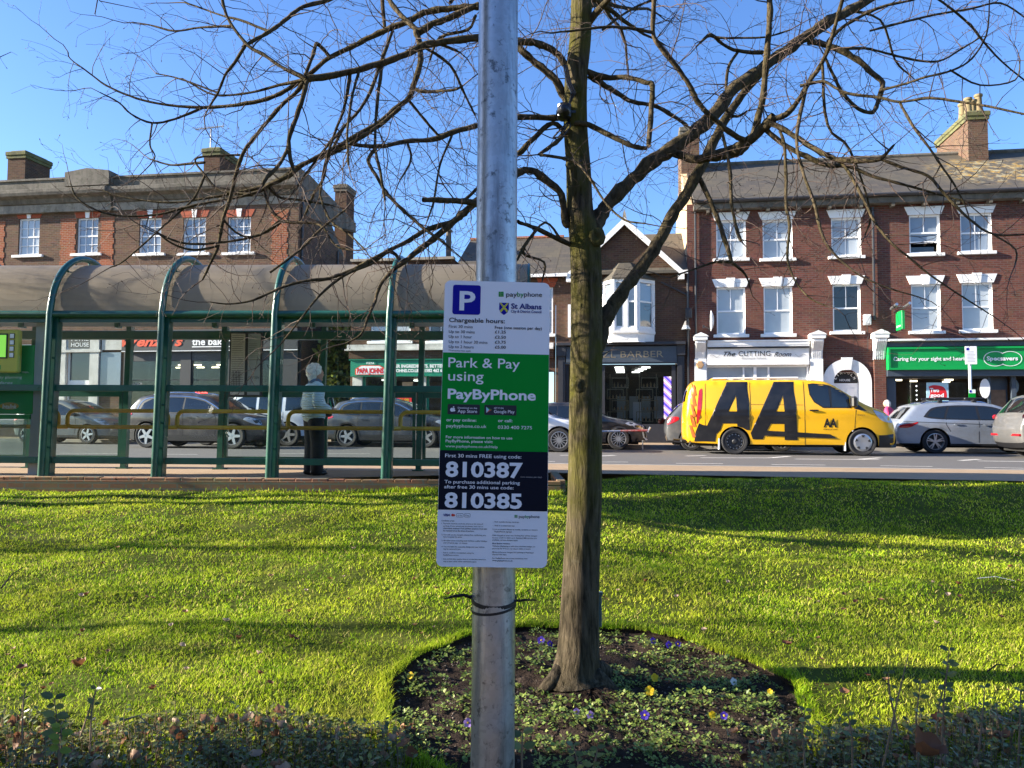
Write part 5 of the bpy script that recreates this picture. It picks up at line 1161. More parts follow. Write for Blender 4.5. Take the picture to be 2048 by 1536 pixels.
small = ((0, 998, 'Conditions of use', .28, 1), (0, 1025, '1. Payment must be made by phone at the time of', .91, 0), (18, 1050, 'parking. If you cannot pay by phone, then use an', .91, 0), (18, 1073, 'alternative method. Free parking sessions must also', 1, 1), (18, 1097, 'be registered at the time of parking.', .72, 1),
         (0, 1136, '2. You will not be charged without first confirming you', .97, 0), (18, 1158, 'have accepted the price.', .45, 0), (0, 1194, '3. All other times including bank holidays, public holidays', 1.0, 0), (18, 1217, 'and Christmas day - no charge.', .57, 0),
         (0, 1254, '4. You are liable for a penalty charge and your vehicle', .94, 0), (18, 1278, 'may be removed if you:', .42, 0), (0, 1314, '-  Fail to confirm a transaction using the', .71, 0), (18, 1338, 'PayByPhone system.', .38, 0), (0, 1376, '-  Are parked after expiry time or exceed the maximum', .97, 0), (18, 1400, 'stay or park when other restrictions apply.', .77, 0))
for dx, y, s, f, bd_ in small: st(tx, A4, s, 114 + dx, 114 + 452 * f, y + 5, 13, 0, .02 if bd_ else .008)
small = ((5, 1009, '-  Park outside the bay markings.', .6, 0), (5, 1046, '-  Park in a suspended bay.', .5, 0), (3, 1083, '5. It is a criminal offence to modify, vandalise or remove', 1.0, 0), (22, 1106, 'PayByPhone signage.', .44, 0), (0, 1142, 'Calls charged at local rate. Parking fees will be charged', .99, 0), (0, 1166, 'to your credit or debit card. Optional SMS services are', .98, 0), (0, 1189, 'available, service charges apply.', .57, 0),
         (0, 1223, 'Blue Badge Holders', .39, 1), (0, 1249, 'Vehicles displaying a valid blue disabled badge can', .95, 0), (0, 1273, 'park free for 3 hours, no return within 2 hours.', .85, 0), (0, 1309, 'Motorcycles are charged for parking in Paid bays/', .92, 0), (0, 1332, 'Shared Use bays.', .32, 0), (0, 1369, 'For PayByPhone terms and conditions visit:', .78, 0), (0, 1392, 'www.paybyphone.co.uk', .45, 1))
for dx, y, s, f, bd_ in small: st(tx, A4, s, 617 + dx, 617 + 448 * f, y + 5, 13, 0, .02 if bd_ else .008)
tx.build('printing', [M['letter_black'], M['sign_white'], M['sign_green'], M['sign_blue'], M['sign_navy'], M['sign_yellow'], M['poster_blue'], M['letter_red'], M['letter_grey'], M['red']], plate, fix=False)
mb = MB()
for z_ in (.16, .62): mb.box(SW * .30, SW * .70, SHH * z_, SHH * z_ + .03, -.022, -.0042, bev=.002)
mb.build('clamp', M['galv'], sign)
# two black cable ties round the column
def on_axis(py): 
    d = 2.149 + (2.31 - 2.149) * (1536 - py) / 1536; return P(985 + 12 * (1536 - py) / 1536, py, d)
for k, (py, tilt, w, lab) in enumerate(((1197, .06, .0055, 'upper black cable tie with long loose ends around the steel column'), (1213, -.35, .0035, 'lower thin black cable tie slung at a slant around the steel column'))):
    c = on_axis(py); t = thing('cable_tie', lab, 'cable tie', c, 0, 'cable ties on the column')
    mb = MB(); pts = []
    for j in range(49):
        a = 2 * math.pi * j / 48; pts.append((.0625 * math.cos(a), .0625 * math.sin(a), .0125 * math.sin(a) * (1 if k == 0 else .5) + .0625 * math.cos(a) * (-.02 if k == 0 else .13)))
    for j in range(48):
        p, q = Vector(pts[j]), Vector(pts[j + 1]); o = Vector((p.x, p.y, 0)).normalized() * .0016; o2 = Vector((q.x, q.y, 0)).normalized() * .0016; h = Vector((0, 0, w))
        mb.add([p - h, q - h, q + h, p + h, p - h + o, q - h + o2, q + h + o2, p + h + o], [(0, 3, 2, 1), (4, 5, 6, 7), (3, 7, 6, 2), (0, 1, 5, 4)])
    mb.build('band', M['letter_black'], t)
    if k == 0:
        mb = MB(); mb.tube([(-.062, -.006, .004), (-.085, -.012, .012), (-.11, -.02, .010), (-.136, -.03, .005)], [.006, .005, .0045, .002], 6); mb.build('loose_end', M['letter_black'], t); mb = MB(); mb.tube([(.062, -.01, -.004), (.09, -.02, .001), (.118, -.03, .003)], [.004, .0035, .0015], 6); mb.build('loose_end', M['letter_black'], t)
# ------------------------------------------------------------------ the bare tree in the flower bed
TD = 4.39
def traced(pts, d0, d1, k=4):              # px, py, radius in px -> points and radii in metres, depth going from d0 to d1
    n = len(pts); L = [0.0]
    for i in range(1, n): L.append(L[-1] + math.hypot(pts[i][0] - pts[i - 1][0], pts[i][1] - pts[i - 1][1]))
    full = [(p[0], p[1], p[2], d0 + (d1 - d0) * l / L[-1]) for p, l in zip(pts, L)]
    out = spline(full, k); return [P(a, b_, d) for a, b_, r, d in out], [max(r * (.80 if r < 11 else .88 if r < 19 else 1), .4) * d / F_PX for a, b_, r, d in out]
tree_base = P(1152, 1347, TD)
TREE = thing('bare_tree', 'leafless mossy street tree with spreading dark limbs growing in the round flower bed', 'tree', tree_base)
trunk_px = [(1152, 1362, 54), (1151, 1345, 47), (1155, 1318, 43), (1158, 1270, 40), (1161, 1190, 37), (1166, 1080, 35), (1169, 1000, 34), (1170, 850, 33), (1172, 700, 32), (1173, 600, 31.5), (1172, 520, 31), (1168, 470, 30), (1160, 420, 27), (1157, 340, 25), (1151, 250, 24), (1152, 160, 23), (1160, 80, 22), (1163, 0, 21), (1166, -120, 18), (1175, -300, 14), (1180, -500, 8)]
pts, rad = traced(trunk_px, TD, TD - .02, 6)
mb = MB(); mb.tube([p - tree_base for p in pts], rad, 28)
for k, v in enumerate(mb.v):               # bark ridges, knots and root flare
    ring_, a = divmod(k, 28); p = Vector(v); c = pts[min(ring_, len(pts) - 1)] - tree_base; o = p - c
    s = 1 + .018 * math.sin(5 * 2 * math.pi * a / 28 + ring_ * .13) + .014 * math.sin(9 * 2 * math.pi * a / 28 - ring_ * .21)
    if ring_ < 10: s += (.05 + .16 * max(0, math.sin(4 * 2 * math.pi * a / 28 + 1.0)) ** 2) * (1 - ring_ / 10) ** 2
    mb.v[k] = tuple(c + Vector((o.x * s, o.y * s, o.z)))
for (px, py, r) in ((1163, 772, 10), (1192, 474, 13), (1166, 612, 6), (1176, 1068, 5), (1150, 180, 8), (1140, 330, 6)):
    c = P(px, py, TD - .085) - tree_base; rr = r * TD / F_PX; base_i = len(mb.v)
    mb.lathe([(rr * 1.5, -.0), (rr * 1.1, rr * .35), (rr * .7, rr * .45), (rr * .35, rr * .2), (.001, rr * .1)], (0, 0, 0), 10, 0, 'y')
    for i in range(base_i, len(mb.v)): x, y, z = mb.v[i]; mb.v[i] = (c.x + x * rnd.uniform(.85, 1.1), c.y - y, c.z + z * rnd.uniform(.9, 1.2))
trunk = mb.build('trunk', M['bark'], TREE, 'all')
for vs_ in ([(-.08, -.04, .02), (-.15, -.07, -.035), (-.22, -.10, -.08)], [(.08, -.03, .01), (.16, -.06, -.04), (.24, -.08, -.09)], [(.09, .08, .02), (.2, .16, -.05)]):
    mb = MB(); mb.tube(vs_, [.06, .04, .02][:len(vs_)], 10); mb.build('root', M['bark'], trunk, 'all')
limbs = []      # (points, radii, level)
nodes = []      # px, py, depth
def limb(pts, dd=0.0, d0=None, k=4):
    if d0 is None:
        x, y = pts[0][:2]; best = min(nodes, key=lambda n: (n[0] - x) ** 2 + (n[1] - y) ** 2) if nodes else None
        d0 = best[2] if best and math.hypot(best[0] - x, best[1] - y) < 45 else TD + rnd.uniform(-.25, .25)
    d1 = d0 + dd; p, r = traced(pts, d0, d1, k); n = len(pts)
    L = [0.0]
    for i in range(1, n): L.append(L[-1] + math.hypot(pts[i][0] - pts[i - 1][0], pts[i][1] - pts[i - 1][1]))
    for i in range(n):
        nodes.append((pts[i][0], pts[i][1], d0 + dd * L[i] / L[-1]))
    limbs.append((p, r))
T = TD
# right hand side
limb([(1185, 470, 20), (1200, 432, 17), (1220, 404, 16), (1266, 359, 16), (1301, 324, 16.5), (1340, 299, 16), (1382, 271, 15), (1431, 225, 15.5), (1466, 179, 14.5), (1519, 141, 14), (1572, 102, 13), (1618, 70, 12.5), (1660, 42, 12), (1700, 21, 11), (1790, -30, 9), (1900, -90, 5)], .7, T)
limb([(1180, 760, 6), (1190, 725, 13), (1201, 680, 17), (1213, 631, 17), (1234, 598, 15.5), (1271, 549, 15), (1307, 500, 14), (1336, 445, 13.5), (1368, 394, 13), (1396, 345, 12.5), (1428, 281, 12), (1456, 229, 11), (1495, 176, 10), (1540, 128, 8)], .55, T - .03)
limb([(1338, 300, 12), (1368, 313, 10), (1400, 318, 10), (1442, 309, 14), (1477, 299, 15), (1502, 278, 12), (1530, 253, 11), (1546, 236, 12)], -.35)
limb([(1505, 272, 9), (1523, 211, 8.5), (1532, 141, 8), (1537, 70, 7.5), (1540, 21, 7.5), (1538, -40, 7)], -.1)
limb([(1544, 238, 8), (1572, 229, 7), (1597, 200, 6.5), (1618, 165, 6), (1649, 116, 5.5), (1670, 53, 5), (1687, -10, 4.5), (1700, -60, 4)], -.3)
limb([(1540, 245, 8), (1572, 262, 6.5), (1607, 283, 6), (1657, 312, 6.5), (1686, 321, 6.5), (1729, 322, 6), (1760, 318, 5), (1783, 295, 3.5), (1790, 288, 1.5)], -.35)
limb([(1533, 260, 7), (1572, 292, 6.5), (1612, 312, 6.5), (1652, 330, 6), (1700, 333, 5), (1743, 352, 4), (1812, 370, 3.5), (1872, 387, 3), (1930, 402, 2)], -.2)
limb([(1488, 281, 8), (1459, 264, 7), (1421, 232, 7), (1396, 204, 7), (1382, 176, 7), (1361, 144, 6.5), (1322, 95, 6.5), (1306, 63, 6), (1308, 0, 6), (1310, -40, 5)], -.25)
limb([(1306, 65, 5), (1255, 56, 4), (1213, 54, 3.5), (1150, 61, 3), (1100, 66, 2)], -.2)
limb([(1525, 105, 5), (1477, 102, 5), (1445, 88, 4.5), (1421, 70, 5), (1393, 93, 2)], -.2); limb([(1421, 72, 4), (1450, 76, 3), (1530, 74, 2.5), (1580, 60, 2)], -.1)
limb([(1475, 105, 4), (1455, 140, 4), (1452, 195, 3.5), (1448, 212, 3.5), (1462, 230, 4), (1478, 232, 3.5), (1494, 222, 2.5)], -.2)
limb([(1165, 140, 9), (1180, 145, 8), (1210, 155, 7.5), (1255, 155, 6.5), (1291, 165, 6), (1305, 172, 7), (1302, 225, 6.5), (1297, 293, 6)], -.25, T)
limb([(1150, 246, 6), (1178, 250, 6.5), (1220, 271, 6.5), (1266, 292, 6), (1294, 297, 5.5)], -.1, T - .08)
limb([(1176, 150, 8), (1205, 168, 7.5), (1234, 186, 6.5), (1266, 204, 5.5), (1308, 211, 5), (1347, 232, 5), (1375, 252, 4)], .2, T)
limb([(1460, 300, 6), (1445, 268, 4), (1459, 334, 4.5), (1463, 404, 4.5), (1473, 457, 4), (1482, 482, 4.5)][1:], -.2)
limb([(1396, 350, 6), (1421, 404, 6), (1442, 457, 5.5), (1463, 524, 5.5)], -.2); limb([(1463, 524, 4), (1431, 524, 3), (1389, 538, 2.5), (1340, 555, 2)], -.1)
limb([(1463, 524, 4), (1490, 548, 3), (1500, 575, 2)], .1)
limb([(1615, 82, 8), (1637, 86, 8), (1672, 97, 8), (1715, 120, 7.5), (1743, 146, 7), (1765, 166, 6.5), (1757, 200, 6), (1746, 224, 5.5), (1723, 221, 4.5), (1706, 209, 4.5), (1683, 183, 4), (1666, 149, 4), (1649, 112, 3.5)], -.25)
limb([(1655, 84, 5), (1686, 54, 5), (1729, 29, 4.5), (1772, 11, 4), (1823, 0, 3.5), (1900, -25, 3)], -.2)
limb([(1600, 172, 4), (1646, 163, 4), (1670, 175, 3.5), (1695, 187, 3.5), (1760, 195, 3.5), (1800, 204, 3.5), (1858, 196, 3.5), (1915, 203, 3), (1972, 212, 3), (2048, 228, 2.5), (2110, 240, 2)], -.5)
limb([(1758, 182, 4), (1815, 166, 3), (1849, 155, 3), (1906, 140, 2.8), (1944, 117, 2.5), (1972, 72, 2.3), (1978, 29, 2)], -.4)
limb([(1800, 206, 3.5), (1826, 252, 3.5), (1858, 295, 3.2), (1881, 329, 3), (1909, 370, 2.8), (1930, 410, 2)], -.2)
limb([(1680, 97, 4), (1729, 97, 3.5), (1772, 106, 3), (1815, 117, 3), (1875, 123, 2.6), (1924, 97, 2.4), (1960, 75, 2)], .3)
limb([(1740, 62, 3), (1800, 46, 3), (1872, 29, 2.8), (1944, 17, 2.8), (2001, 6, 2.5), (2048, 34, 2)], .1)
limb([(1612, 170, 5), (1610, 187, 5), (1593, 275, 4.5), (1607, 348, 4), (1628, 404, 4), (1645, 471, 4), (1667, 506, 3.5), (1716, 548, 3), (1768, 573, 2.5), (1838, 594, 1.6)], -.4)
limb([(1560, 262, 4), (1568, 289, 4), (1572, 348, 4), (1572, 408, 3.8), (1579, 453, 3.5), (1575, 517, 3), (1593, 566, 2.6), (1621, 597, 2.2), (1656, 613, 1.6)], -.3)
limb([(1660, 314, 4), (1688, 331, 4), (1723, 390, 3.8), (1751, 446, 3.5), (1786, 489, 3), (1821, 517, 2.8), (1863, 552, 2.4), (1926, 594, 2), (1986, 632, 1.4)], -.4)
limb([(1762, 318, 4), (1803, 334, 3.8), (1856, 352, 3.5), (1891, 390, 3.3), (1940, 439, 3), (1986, 468, 2.6), (2048, 469, 2), (2120, 470, 1.5)], -.45)
limb([(1986, 468, 2.5), (2031, 499, 2.2), (2030, 530, 1.6)], -.1)
limb([(1645, 130, 3.5), (1655, 250, 3.5), (1700, 300, 3), (1740, 420, 2.4), (1730, 470, 2)], .2); limb([(1690, 20, 4), (1760, 40, 3), (1790, 120, 2.6), (1820, 150, 2)], .5)
limb([(1850, -20, 3.5), (1930, 40, 3), (1990, 110, 2.6), (2048, 160, 2)], .4); limb([(1900, 140, 2.6), (1960, 170, 2.4), (2030, 160, 2), (2040, 120, 1.5)], .2)
limb([(1205, 60, 3), (1260, 20, 3), (1330, -10, 2.5)], .3, T)
# left hand side, running behind the column
limb([(1148, 135, 10), (1133, 130, 9), (1112, 105, 9), (1080, 88, 9), (1038, 83, 9), (997, 78, 9), (956, 75, 9), (884, 84, 9), (848, 91, 9), (810, 109, 8.5), (761, 127, 8.5), (708, 141, 8.5), (655, 152, 9), (615, 158, 9)], -.35, T)
limb([(1146, 215, 11), (1130, 197, 10), (1109, 158, 9.5), (1073, 127, 9), (1038, 96, 9), (997, 50, 9), (957, 12, 9)], .1, T)
limb([(960, 14, 8), (929, 14, 8), (884, 19, 8), (848, 26, 8), (817, 42, 8), (771, 60, 7.5), (722, 84, 7), (700, 96, 7), (657, 116, 6.5), (619, 148, 6), (598, 165, 6), (548, 193, 5.5), (492, 207, 5), (404, 215, 4), (316, 207, 3), (260, 192, 2.8), (211, 170, 2.4), (176, 144, 2), (141, 118, 1.5), (136, 104, 1.5)], .4)
limb([(957, 8, 8), (900, 36, 8), (866, 48, 8), (838, 65, 9), (832, 64, 8), (840, 91, 7), (840, 130, 7), (827, 172, 7), (817, 197, 6.5), (789, 218, 6), (761, 243, 6), (690, 285, 6), (647, 309, 6), (598, 334, 6), (577, 352, 6.5), (541, 369, 5), (503, 388, 4), (387, 411, 3.2), (316, 429, 2.8), (246, 432, 2.5), (197, 422, 2.2), (155, 397, 2), (141, 366, 1.4)], -.2)
limb([(836, 62, 7), (803, 32, 6.5), (778, 0, 6), (760, -30, 5)], .2)
limb([(612, 160, 7), (591, 186, 5), (563, 211, 5), (527, 253, 5), (506, 278, 5), (485, 309, 5), (471, 352, 5), (461, 394, 4.5), (447, 436, 4.5), (436, 492, 4), (424, 520, 3.5), (405, 560, 2.5)], .2)
limb([(614, 160, 7), (605, 197, 6), (591, 239, 6), (577, 281, 6), (583, 327, 5), (590, 345, 4)], -.1); limb([(577, 290, 5), (563, 323, 5), (534, 355, 5), (525, 370, 4)], -.1)
limb([(612, 157, 6), (563, 134, 4.5), (527, 109, 4.5), (496, 91, 4.5), (461, 46, 4), (447, 11, 4), (442, -20, 3.5)], .1)
limb([(485, 95, 4), (510, 79, 4.5), (541, 62, 5), (577, 35, 5), (605, 14, 5), (657, 0, 5), (700, -20, 4)], .3)
limb([(490, 93, 4), (468, 127, 4), (450, 151, 3.5), (436, 186, 3), (418, 214, 2.4)], .1)
limb([(541, 64, 4), (480, 40, 3), (447, 32, 2.6), (370, 5, 2)], .2); limb([(461, 52, 3), (400, 55, 2.8), (350, 62, 2.5), (300, 50, 2), (268, 45, 1.5)], .2)
limb([(660, 118, 6), (655, 108, 5), (640, 92, 5), (632, 88, 5), (626, 110, 4.5), (610, 150, 4)], -.1)
limb([(1135, 236, 9), (1109, 236, 8), (1038, 234, 7.5), (997, 240, 7), (954, 251, 7), (908, 264, 6.5), (866, 279, 6.5), (813, 283, 5.5), (761, 293, 5.5), (700, 288, 5)], -.2, T)
limb([(752, 298, 5), (736, 320, 5), (750, 348, 4.5), (771, 383, 4.5), (796, 411, 4.5), (824, 436, 4), (848, 457, 4), (880, 480, 3), (905, 500, 2)], -.1)
limb([(1138, 450, 10), (1130, 443, 9), (1123, 390, 9), (1095, 362, 10), (1063, 341, 9.5), (1035, 346, 9.5), (997, 372, 9.5), (952, 404, 9.5), (929, 425, 9.5), (908, 443, 9), (866, 478, 8), (831, 506, 7), (803, 527, 6.5), (785, 541, 5.5), (760, 572, 4.5), (750, 603, 4), (735, 637, 3.5), (722, 669, 3), (691, 687, 2)], -.35, T - .02)
limb([(955, 408, 8), (930, 403, 7.5), (890, 401, 7), (846, 399, 6.5)], -.2)
limb([(905, 445, 7), (852, 460, 6), (817, 481, 5.5), (761, 510, 5), (708, 538, 4.5), (660, 556, 4), (610, 562, 3.6), (563, 575, 3.2), (507, 600, 2.8), (460, 608, 2), (420, 604, 1.5)], -.4)
limb([(800, 520, 5), (779, 503, 5), (741, 528, 4.5), (690, 550, 4), (640, 590, 3), (600, 640, 2.6), (560, 690, 2)], -.3)
limb([(1132, 270, 7), (1105, 246, 6), (1066, 278, 7), (1035, 309, 7), (1000, 335, 6), (960, 372, 5), (930, 400, 4)], -.1, T)
limb([(1142, 260, 7), (1130, 267, 6), (1112, 285, 6), (1077, 309, 4)], -.15, T - .05); limb([(1080, 310, 4), (1130, 317, 4), (1160, 332, 3.5), (1185, 365, 3), (1215, 410, 3), (1250, 440, 2.4), (1290, 447, 2)], -.3)
limb([(1145, 492, 8), (1137, 488, 7), (1073, 457, 6), (1042, 446, 5), (1035, 442, 5)], -.2, T); limb([(1120, 478, 4), (1090, 445, 3), (1050, 490, 4), (1035, 520, 3)], -.2)
limb([(1075, 458, 3.5), (1045, 505, 4), (1088, 524, 3), (1085, 560, 2.4)], -.1)
# thin hanging and crossing branches at the left
for q, dd in (([(765, 128, 5), (755, 200, 4.5), (750, 290, 4), (760, 340, 4), (770, 400, 3)], -.2), ([(700, 144, 5), (690, 210, 4.5), (668, 270, 4), (650, 330, 4), (640, 390, 3)], .1), ([(718, 143, 4), (705, 190, 4), (695, 260, 3.5), (697, 330, 3)], -.2),
              ([(770, 62, 5), (765, 0, 5), (768, -30, 4)], .1), ([(785, 62, 4), (760, 130, 5), (740, 185, 4.5), (715, 225, 4), (690, 252, 3.5), (640, 310, 3.2), (590, 380, 3)], -.2), ([(690, 250, 4), (655, 320, 4), (645, 360, 4), (627, 390, 3.5), (610, 430, 3)], .1),
              ([(577, 352, 6), (530, 372, 5), (480, 383, 4), (420, 395, 3), (340, 405, 2.5), (250, 395, 2), (205, 380, 1.5)], .1), ([(530, 372, 5), (535, 405, 4.5), (550, 430, 4), (562, 442, 4), (540, 460, 3.5), (500, 475, 3.2), (440, 485, 3), (380, 488, 2.8), (340, 478, 2.6), (312, 463, 2)], -.3),
              ([(562, 442, 4), (590, 445, 3.5), (640, 450, 3), (670, 490, 2.5), (700, 500, 2)], -.2), ([(535, 372, 4.5), (560, 395, 3.5), (600, 400, 3), (660, 410, 2.5)], .2), ([(560, 360, 5), (600, 330, 4.5), (650, 312, 4.5), (700, 290, 5)], .1), ([(700, 288, 5), (760, 250, 5), (800, 215, 5)], 0),
              ([(505, 390, 4), (440, 380, 3.5), (410, 350, 3), (390, 320, 2.5), (420, 312, 2.5), (480, 310, 3)], .1), ([(410, 325, 3.5), (370, 328, 3), (340, 330, 2.5), (300, 318, 2)], .1), ([(410, 350, 3), (395, 385, 3), (375, 410, 2.6), (330, 450, 2.2), (250, 520, 2), (220, 535, 1.5)], -.2),
              ([(404, 216, 3.6), (350, 238, 3), (304, 246, 2.8), (262, 228, 2.2), (238, 205, 2), (200, 185, 1.5)], -.2), ([(304, 247, 2.5), (300, 290, 2.2), (310, 312, 1.8), (300, 330, 1.5)], -.1), ([(436, 186, 2.6), (395, 170, 2.2), (350, 155, 2), (312, 147, 1.6)], .2),
              ([(620, 156, 5), (560, 170, 4), (500, 185, 3), (430, 190, 2.5), (380, 165, 2)], .3), ([(815, 285, 3), (822, 320, 3), (800, 360, 2.4)], -.1), ([(905, 268, 3.5), (880, 330, 3), (868, 400, 2.8), (855, 440, 2.4)], -.2),
              ([(827, 175, 4), (845, 183, 4.5), (905, 180, 3.5), (925, 172, 3)], -.2), ([(815, 198, 4), (850, 240, 3.5), (880, 275, 3)], .1), ([(845, 92, 4), (900, 130, 4), (930, 190, 3.5), (950, 230, 3)], .3), ([(870, 85, 4), (905, 98, 4), (920, 105, 2)], .1), ([(900, 5, 5), (920, -20, 4)], .1), ([(952, 30, 4), (935, 60, 4), (880, 75, 3.5), (860, 120, 3)], .2),
              ([(540, 545, 3), (600, 500, 3), (640, 460, 3), (690, 420, 2.5)], .2), ([(436, 492, 3), (390, 500, 3), (350, 490, 2.6), (320, 470, 2)], -.2), ([(447, 440, 3), (480, 470, 3), (520, 470, 3), (560, 440, 3)], .1), ([(640, 390, 3), (660, 440, 3), (700, 470, 2.4), (730, 500, 2)], -.2)):
    limb(q, dd)
# upper crown above the frame, so that the tree is whole
for k in range(26):
    a = rnd.uniform(0, 2 * math.pi); h = rnd.uniform(-380, 60); x0 = 1165 + rnd.uniform(-6, 6)
    c = P(x0, h, TD); o = Vector((math.cos(a), math.sin(a), rnd.uniform(.25, .9))); L = rnd.uniform(.8, 1.9); pts = []; rr = []; d = o.normalized()
    for j in range(9):
        pts.append(c.copy()); rr.append(.022 * (1 - j / 9.5)); d = (d + Vector((rnd.uniform(-.25, .25), rnd.uniform(-.25, .25), rnd.uniform(-.22, .12)))).normalized(); c = c + d * L / 9
    limbs.append((pts, rr))
VV, FF = [], []
def fast_tube(pts, rad, n):
    b0 = len(VV); m = len(pts); a = None
    for i in range(m):
        t = pts[min(i + 1, m - 1)] - pts[max(i - 1, 0)]; t = t.normalized() if t.length > 1e-9 else Vector((0, 0, 1))
        a = t.orthogonal().normalized() if a is None else (a - t * a.dot(t))
        a = a.normalized() if a.length > 1e-6 else t.orthogonal().normalized(); b_ = t.cross(a)
        for k in range(n):
            an = 2 * math.pi * k / n; VV.append(pts[i] + (a * math.cos(an) + b_ * math.sin(an)) * rad[i])
    for i in range(m - 1):
        for k in range(n): k2 = (k + 1) % n; FF.append((b0 + i * n + k, b0 + i * n + k2, b0 + i * n + n + k2, b0 + i * n + n + k))
def flush(name, mat, parent, org):
    global VV, FF
    v = np.array([tuple(p - org) for p in VV]); f = np.array(FF, dtype=np.int64); o = np_mesh(name, v, f, mat, None, parent, True); VV, FF = [], []; return o
for p, r in limbs:
    q = [v + Vector((rnd.uniform(-1, 1), rnd.uniform(-1, 1), rnd.uniform(-1, 1))) * rr * .14 for v, rr in zip(p, r)]
    fast_tube(q, [rr * rnd.uniform(.88, 1.14) for rr in r], 9 if max(r) > .02 else 6)
flush('limbs', M['bark_dark'], TREE, tree_base)
ZIG = lambda s: Vector((rnd.gauss(0, s), rnd.gauss(0, s), rnd.gauss(0, s)))
def twig(p, d, L, r, lev, sag=-.05):
    n = max(3, int(L / .055)); pts = [p.copy()]; rad = [r]; d = d.normalized(); side = 1
    for j in range(n):
        d = (d + ZIG(.20) + Vector((0, 0, sag + .02 * j / n))).normalized(); p = p + d * (L / n); pts.append(p.copy()); rad.append(r * (1 - .72 * (j + 1) / n))
        if lev > 0 and j > 0 and rnd.random() < (.70 if lev > 1 else .55):
            o = d.cross(Vector((rnd.gauss(0, 1), rnd.gauss(0, 1), rnd.gauss(0, 1)))).normalized(); side = -side
            twig(p, d * .75 + o * rnd.uniform(.6, 1.1), L * rnd.uniform(.28, .62) * (1 - .4 * j / n), rad[-1] * .72, lev - 1, sag * .6)
    rad[-1] = max(rad[-1], .0009)
    fast_tube(pts, [max(x, .0008) for x in rad], 4 if r > .002 else 3)
    if lev == 0 and rnd.random() < .6:         # a bud
        fast_tube([pts[-1], pts[-1] + d * .006, pts[-1] + d * .013], [.0012, .0024, .0004], 4)
for p, r in limbs:
    acc = 0; nxt = rnd.uniform(.04, .12)
    for i in range(1, len(p)):
        s = (p[i] - p[i - 1]).length; acc += s
        if acc < nxt or r[i] > .036: continue
        acc = 0; nxt = rnd.uniform(.032, .085)
        d = (p[i] - p[i - 1]).normalized(); o = d.cross(ZIG(1)).normalized()
        f = min(1.0, .45 + r[i] / .02 * .5)
        up = Vector((0, 0, rnd.uniform(-.35, .45)))
        twig(p[i], d * rnd.uniform(.2, .8) + o + up, rnd.uniform(.2, .70) * f, min(r[i] * .5, rnd.uniform(.0021, .0043)), 2)
    if len(p) > 3 and r[-1] < .012:
        twig(p[-1], p[-1] - p[-2], rnd.uniform(.2, .45), max(.0014, min(r[-1] * .9, .004)), 2)
flush('twigs', M['twig'], TREE, tree_base)
# floodlight strapped to the trunk
fl = thing('floodlight', 'black floodlight box with looped cables strapped to the tree trunk', 'floodlight', P(1130, 228, TD - .06))
mb = MB(); mb.box(-.045, .03, -.07, .0, -.05, .045, bev=.012); mb.lathe([(.001, -.105), (.02, -.1), (.038, -.075), (.04, -.06)], (-.01, 0, -.005), 14, 0, 'y'); mb.build('housing', M['black_paint'], fl, True)
mb = MB()
for k in range(3): mb.tube([(.02, -.02, -.05), (-.01 + .02 * k, -.05, -.09), (-.05 + .01 * k, -.04, -.13 - .02 * k), (-.07, -.03, -.15)], .005, 6); mb.tube([(.02, -.03, .04), (.035 + .01 * k, -.05, .10), (.01 + .01 * k, -.03, .17), (-.01 + .01 * k, -.01, .28)], .0045, 6)
mb.box(-.05, .06, -.02, .03, .0, .014); mb.build('cable', M['black_paint'], fl)
sk = thing('tree_stake', 'small grey green plastic stake standing against the foot of the tree trunk', 'stake', P(1199, 1236, TD + .12))
mb = MB(); mb.box(-.012, .012, -.012, .012, -.05, .14, bev=.003); mb.box(-.018, .018, -.016, .016, .13, .15, bev=.003); mb.build('post', pbr('stake_green', (.10, .15, .14), .6), sk)
# twigs reaching into the frame from a neighbouring tree overhead at the top left, and the trees that shade the lawn
def bare_tree(name, label, x, d, h, r0, seed, nb=16, extra=()):
    rs = random.Random(seed); z0 = float(lawn_base(x, d)) - .05; o = Vector((x, d, z0)); t = thing(name, label, 'tree', o, 0, 'bare trees left of the view')
    mb = MB(); mb.tube([(0, 0, 0), (.02, 0, h * .3), (-.05, .05, h * .6), (.03, 0, h)], [r0 * 1.25, r0, r0 * .8, r0 * .3], 14); mb.build('trunk', M['bark'], t, True)
    for k in range(nb):
        a = rs.uniform(0, 6.28); p = Vector((0, 0, h * rs.uniform(.30, .98))); dd = Vector((math.cos(a), math.sin(a), rs.uniform(.2, .8))).normalized(); L = rs.uniform(1.4, 2.6); pts = [p]; rr = [r0 * .35]
        for j in range(8): dd = (dd + Vector((rs.gauss(0, .15), rs.gauss(0, .15), rs.gauss(0, .12)))).normalized(); p = p + dd * L / 8; pts.append(p); rr.append(r0 * .35 * (1 - j / 9))
        fast_tube(pts, rr, 6)
        for j in range(2, 9):
            for q in range(2): twig(pts[j], dd + ZIG(.8), rs.uniform(.5, 1.0), .006, 1)
    for e_ in extra: e_(o)
    flush('crown', M['bark_dark'], t, Vector((0, 0, 0)))
def reach(px0, px1, d):
    def f(o):
        p = [P(a, b_, d) - o for a, b_ in px0]; fast_tube(p, [.006, .004, .003, .0016][:len(p)], 5); fast_tube([Vector((0, 0, 3.6)), (p[0] + Vector((0, 0, 5.2))) * .5, p[0]], [.05, .025, .007], 6)
        for q in p[2:]: twig(q, p[-1] - p[0] + ZIG(.3), rnd.uniform(.05, .12), .0014, 0)
    return f
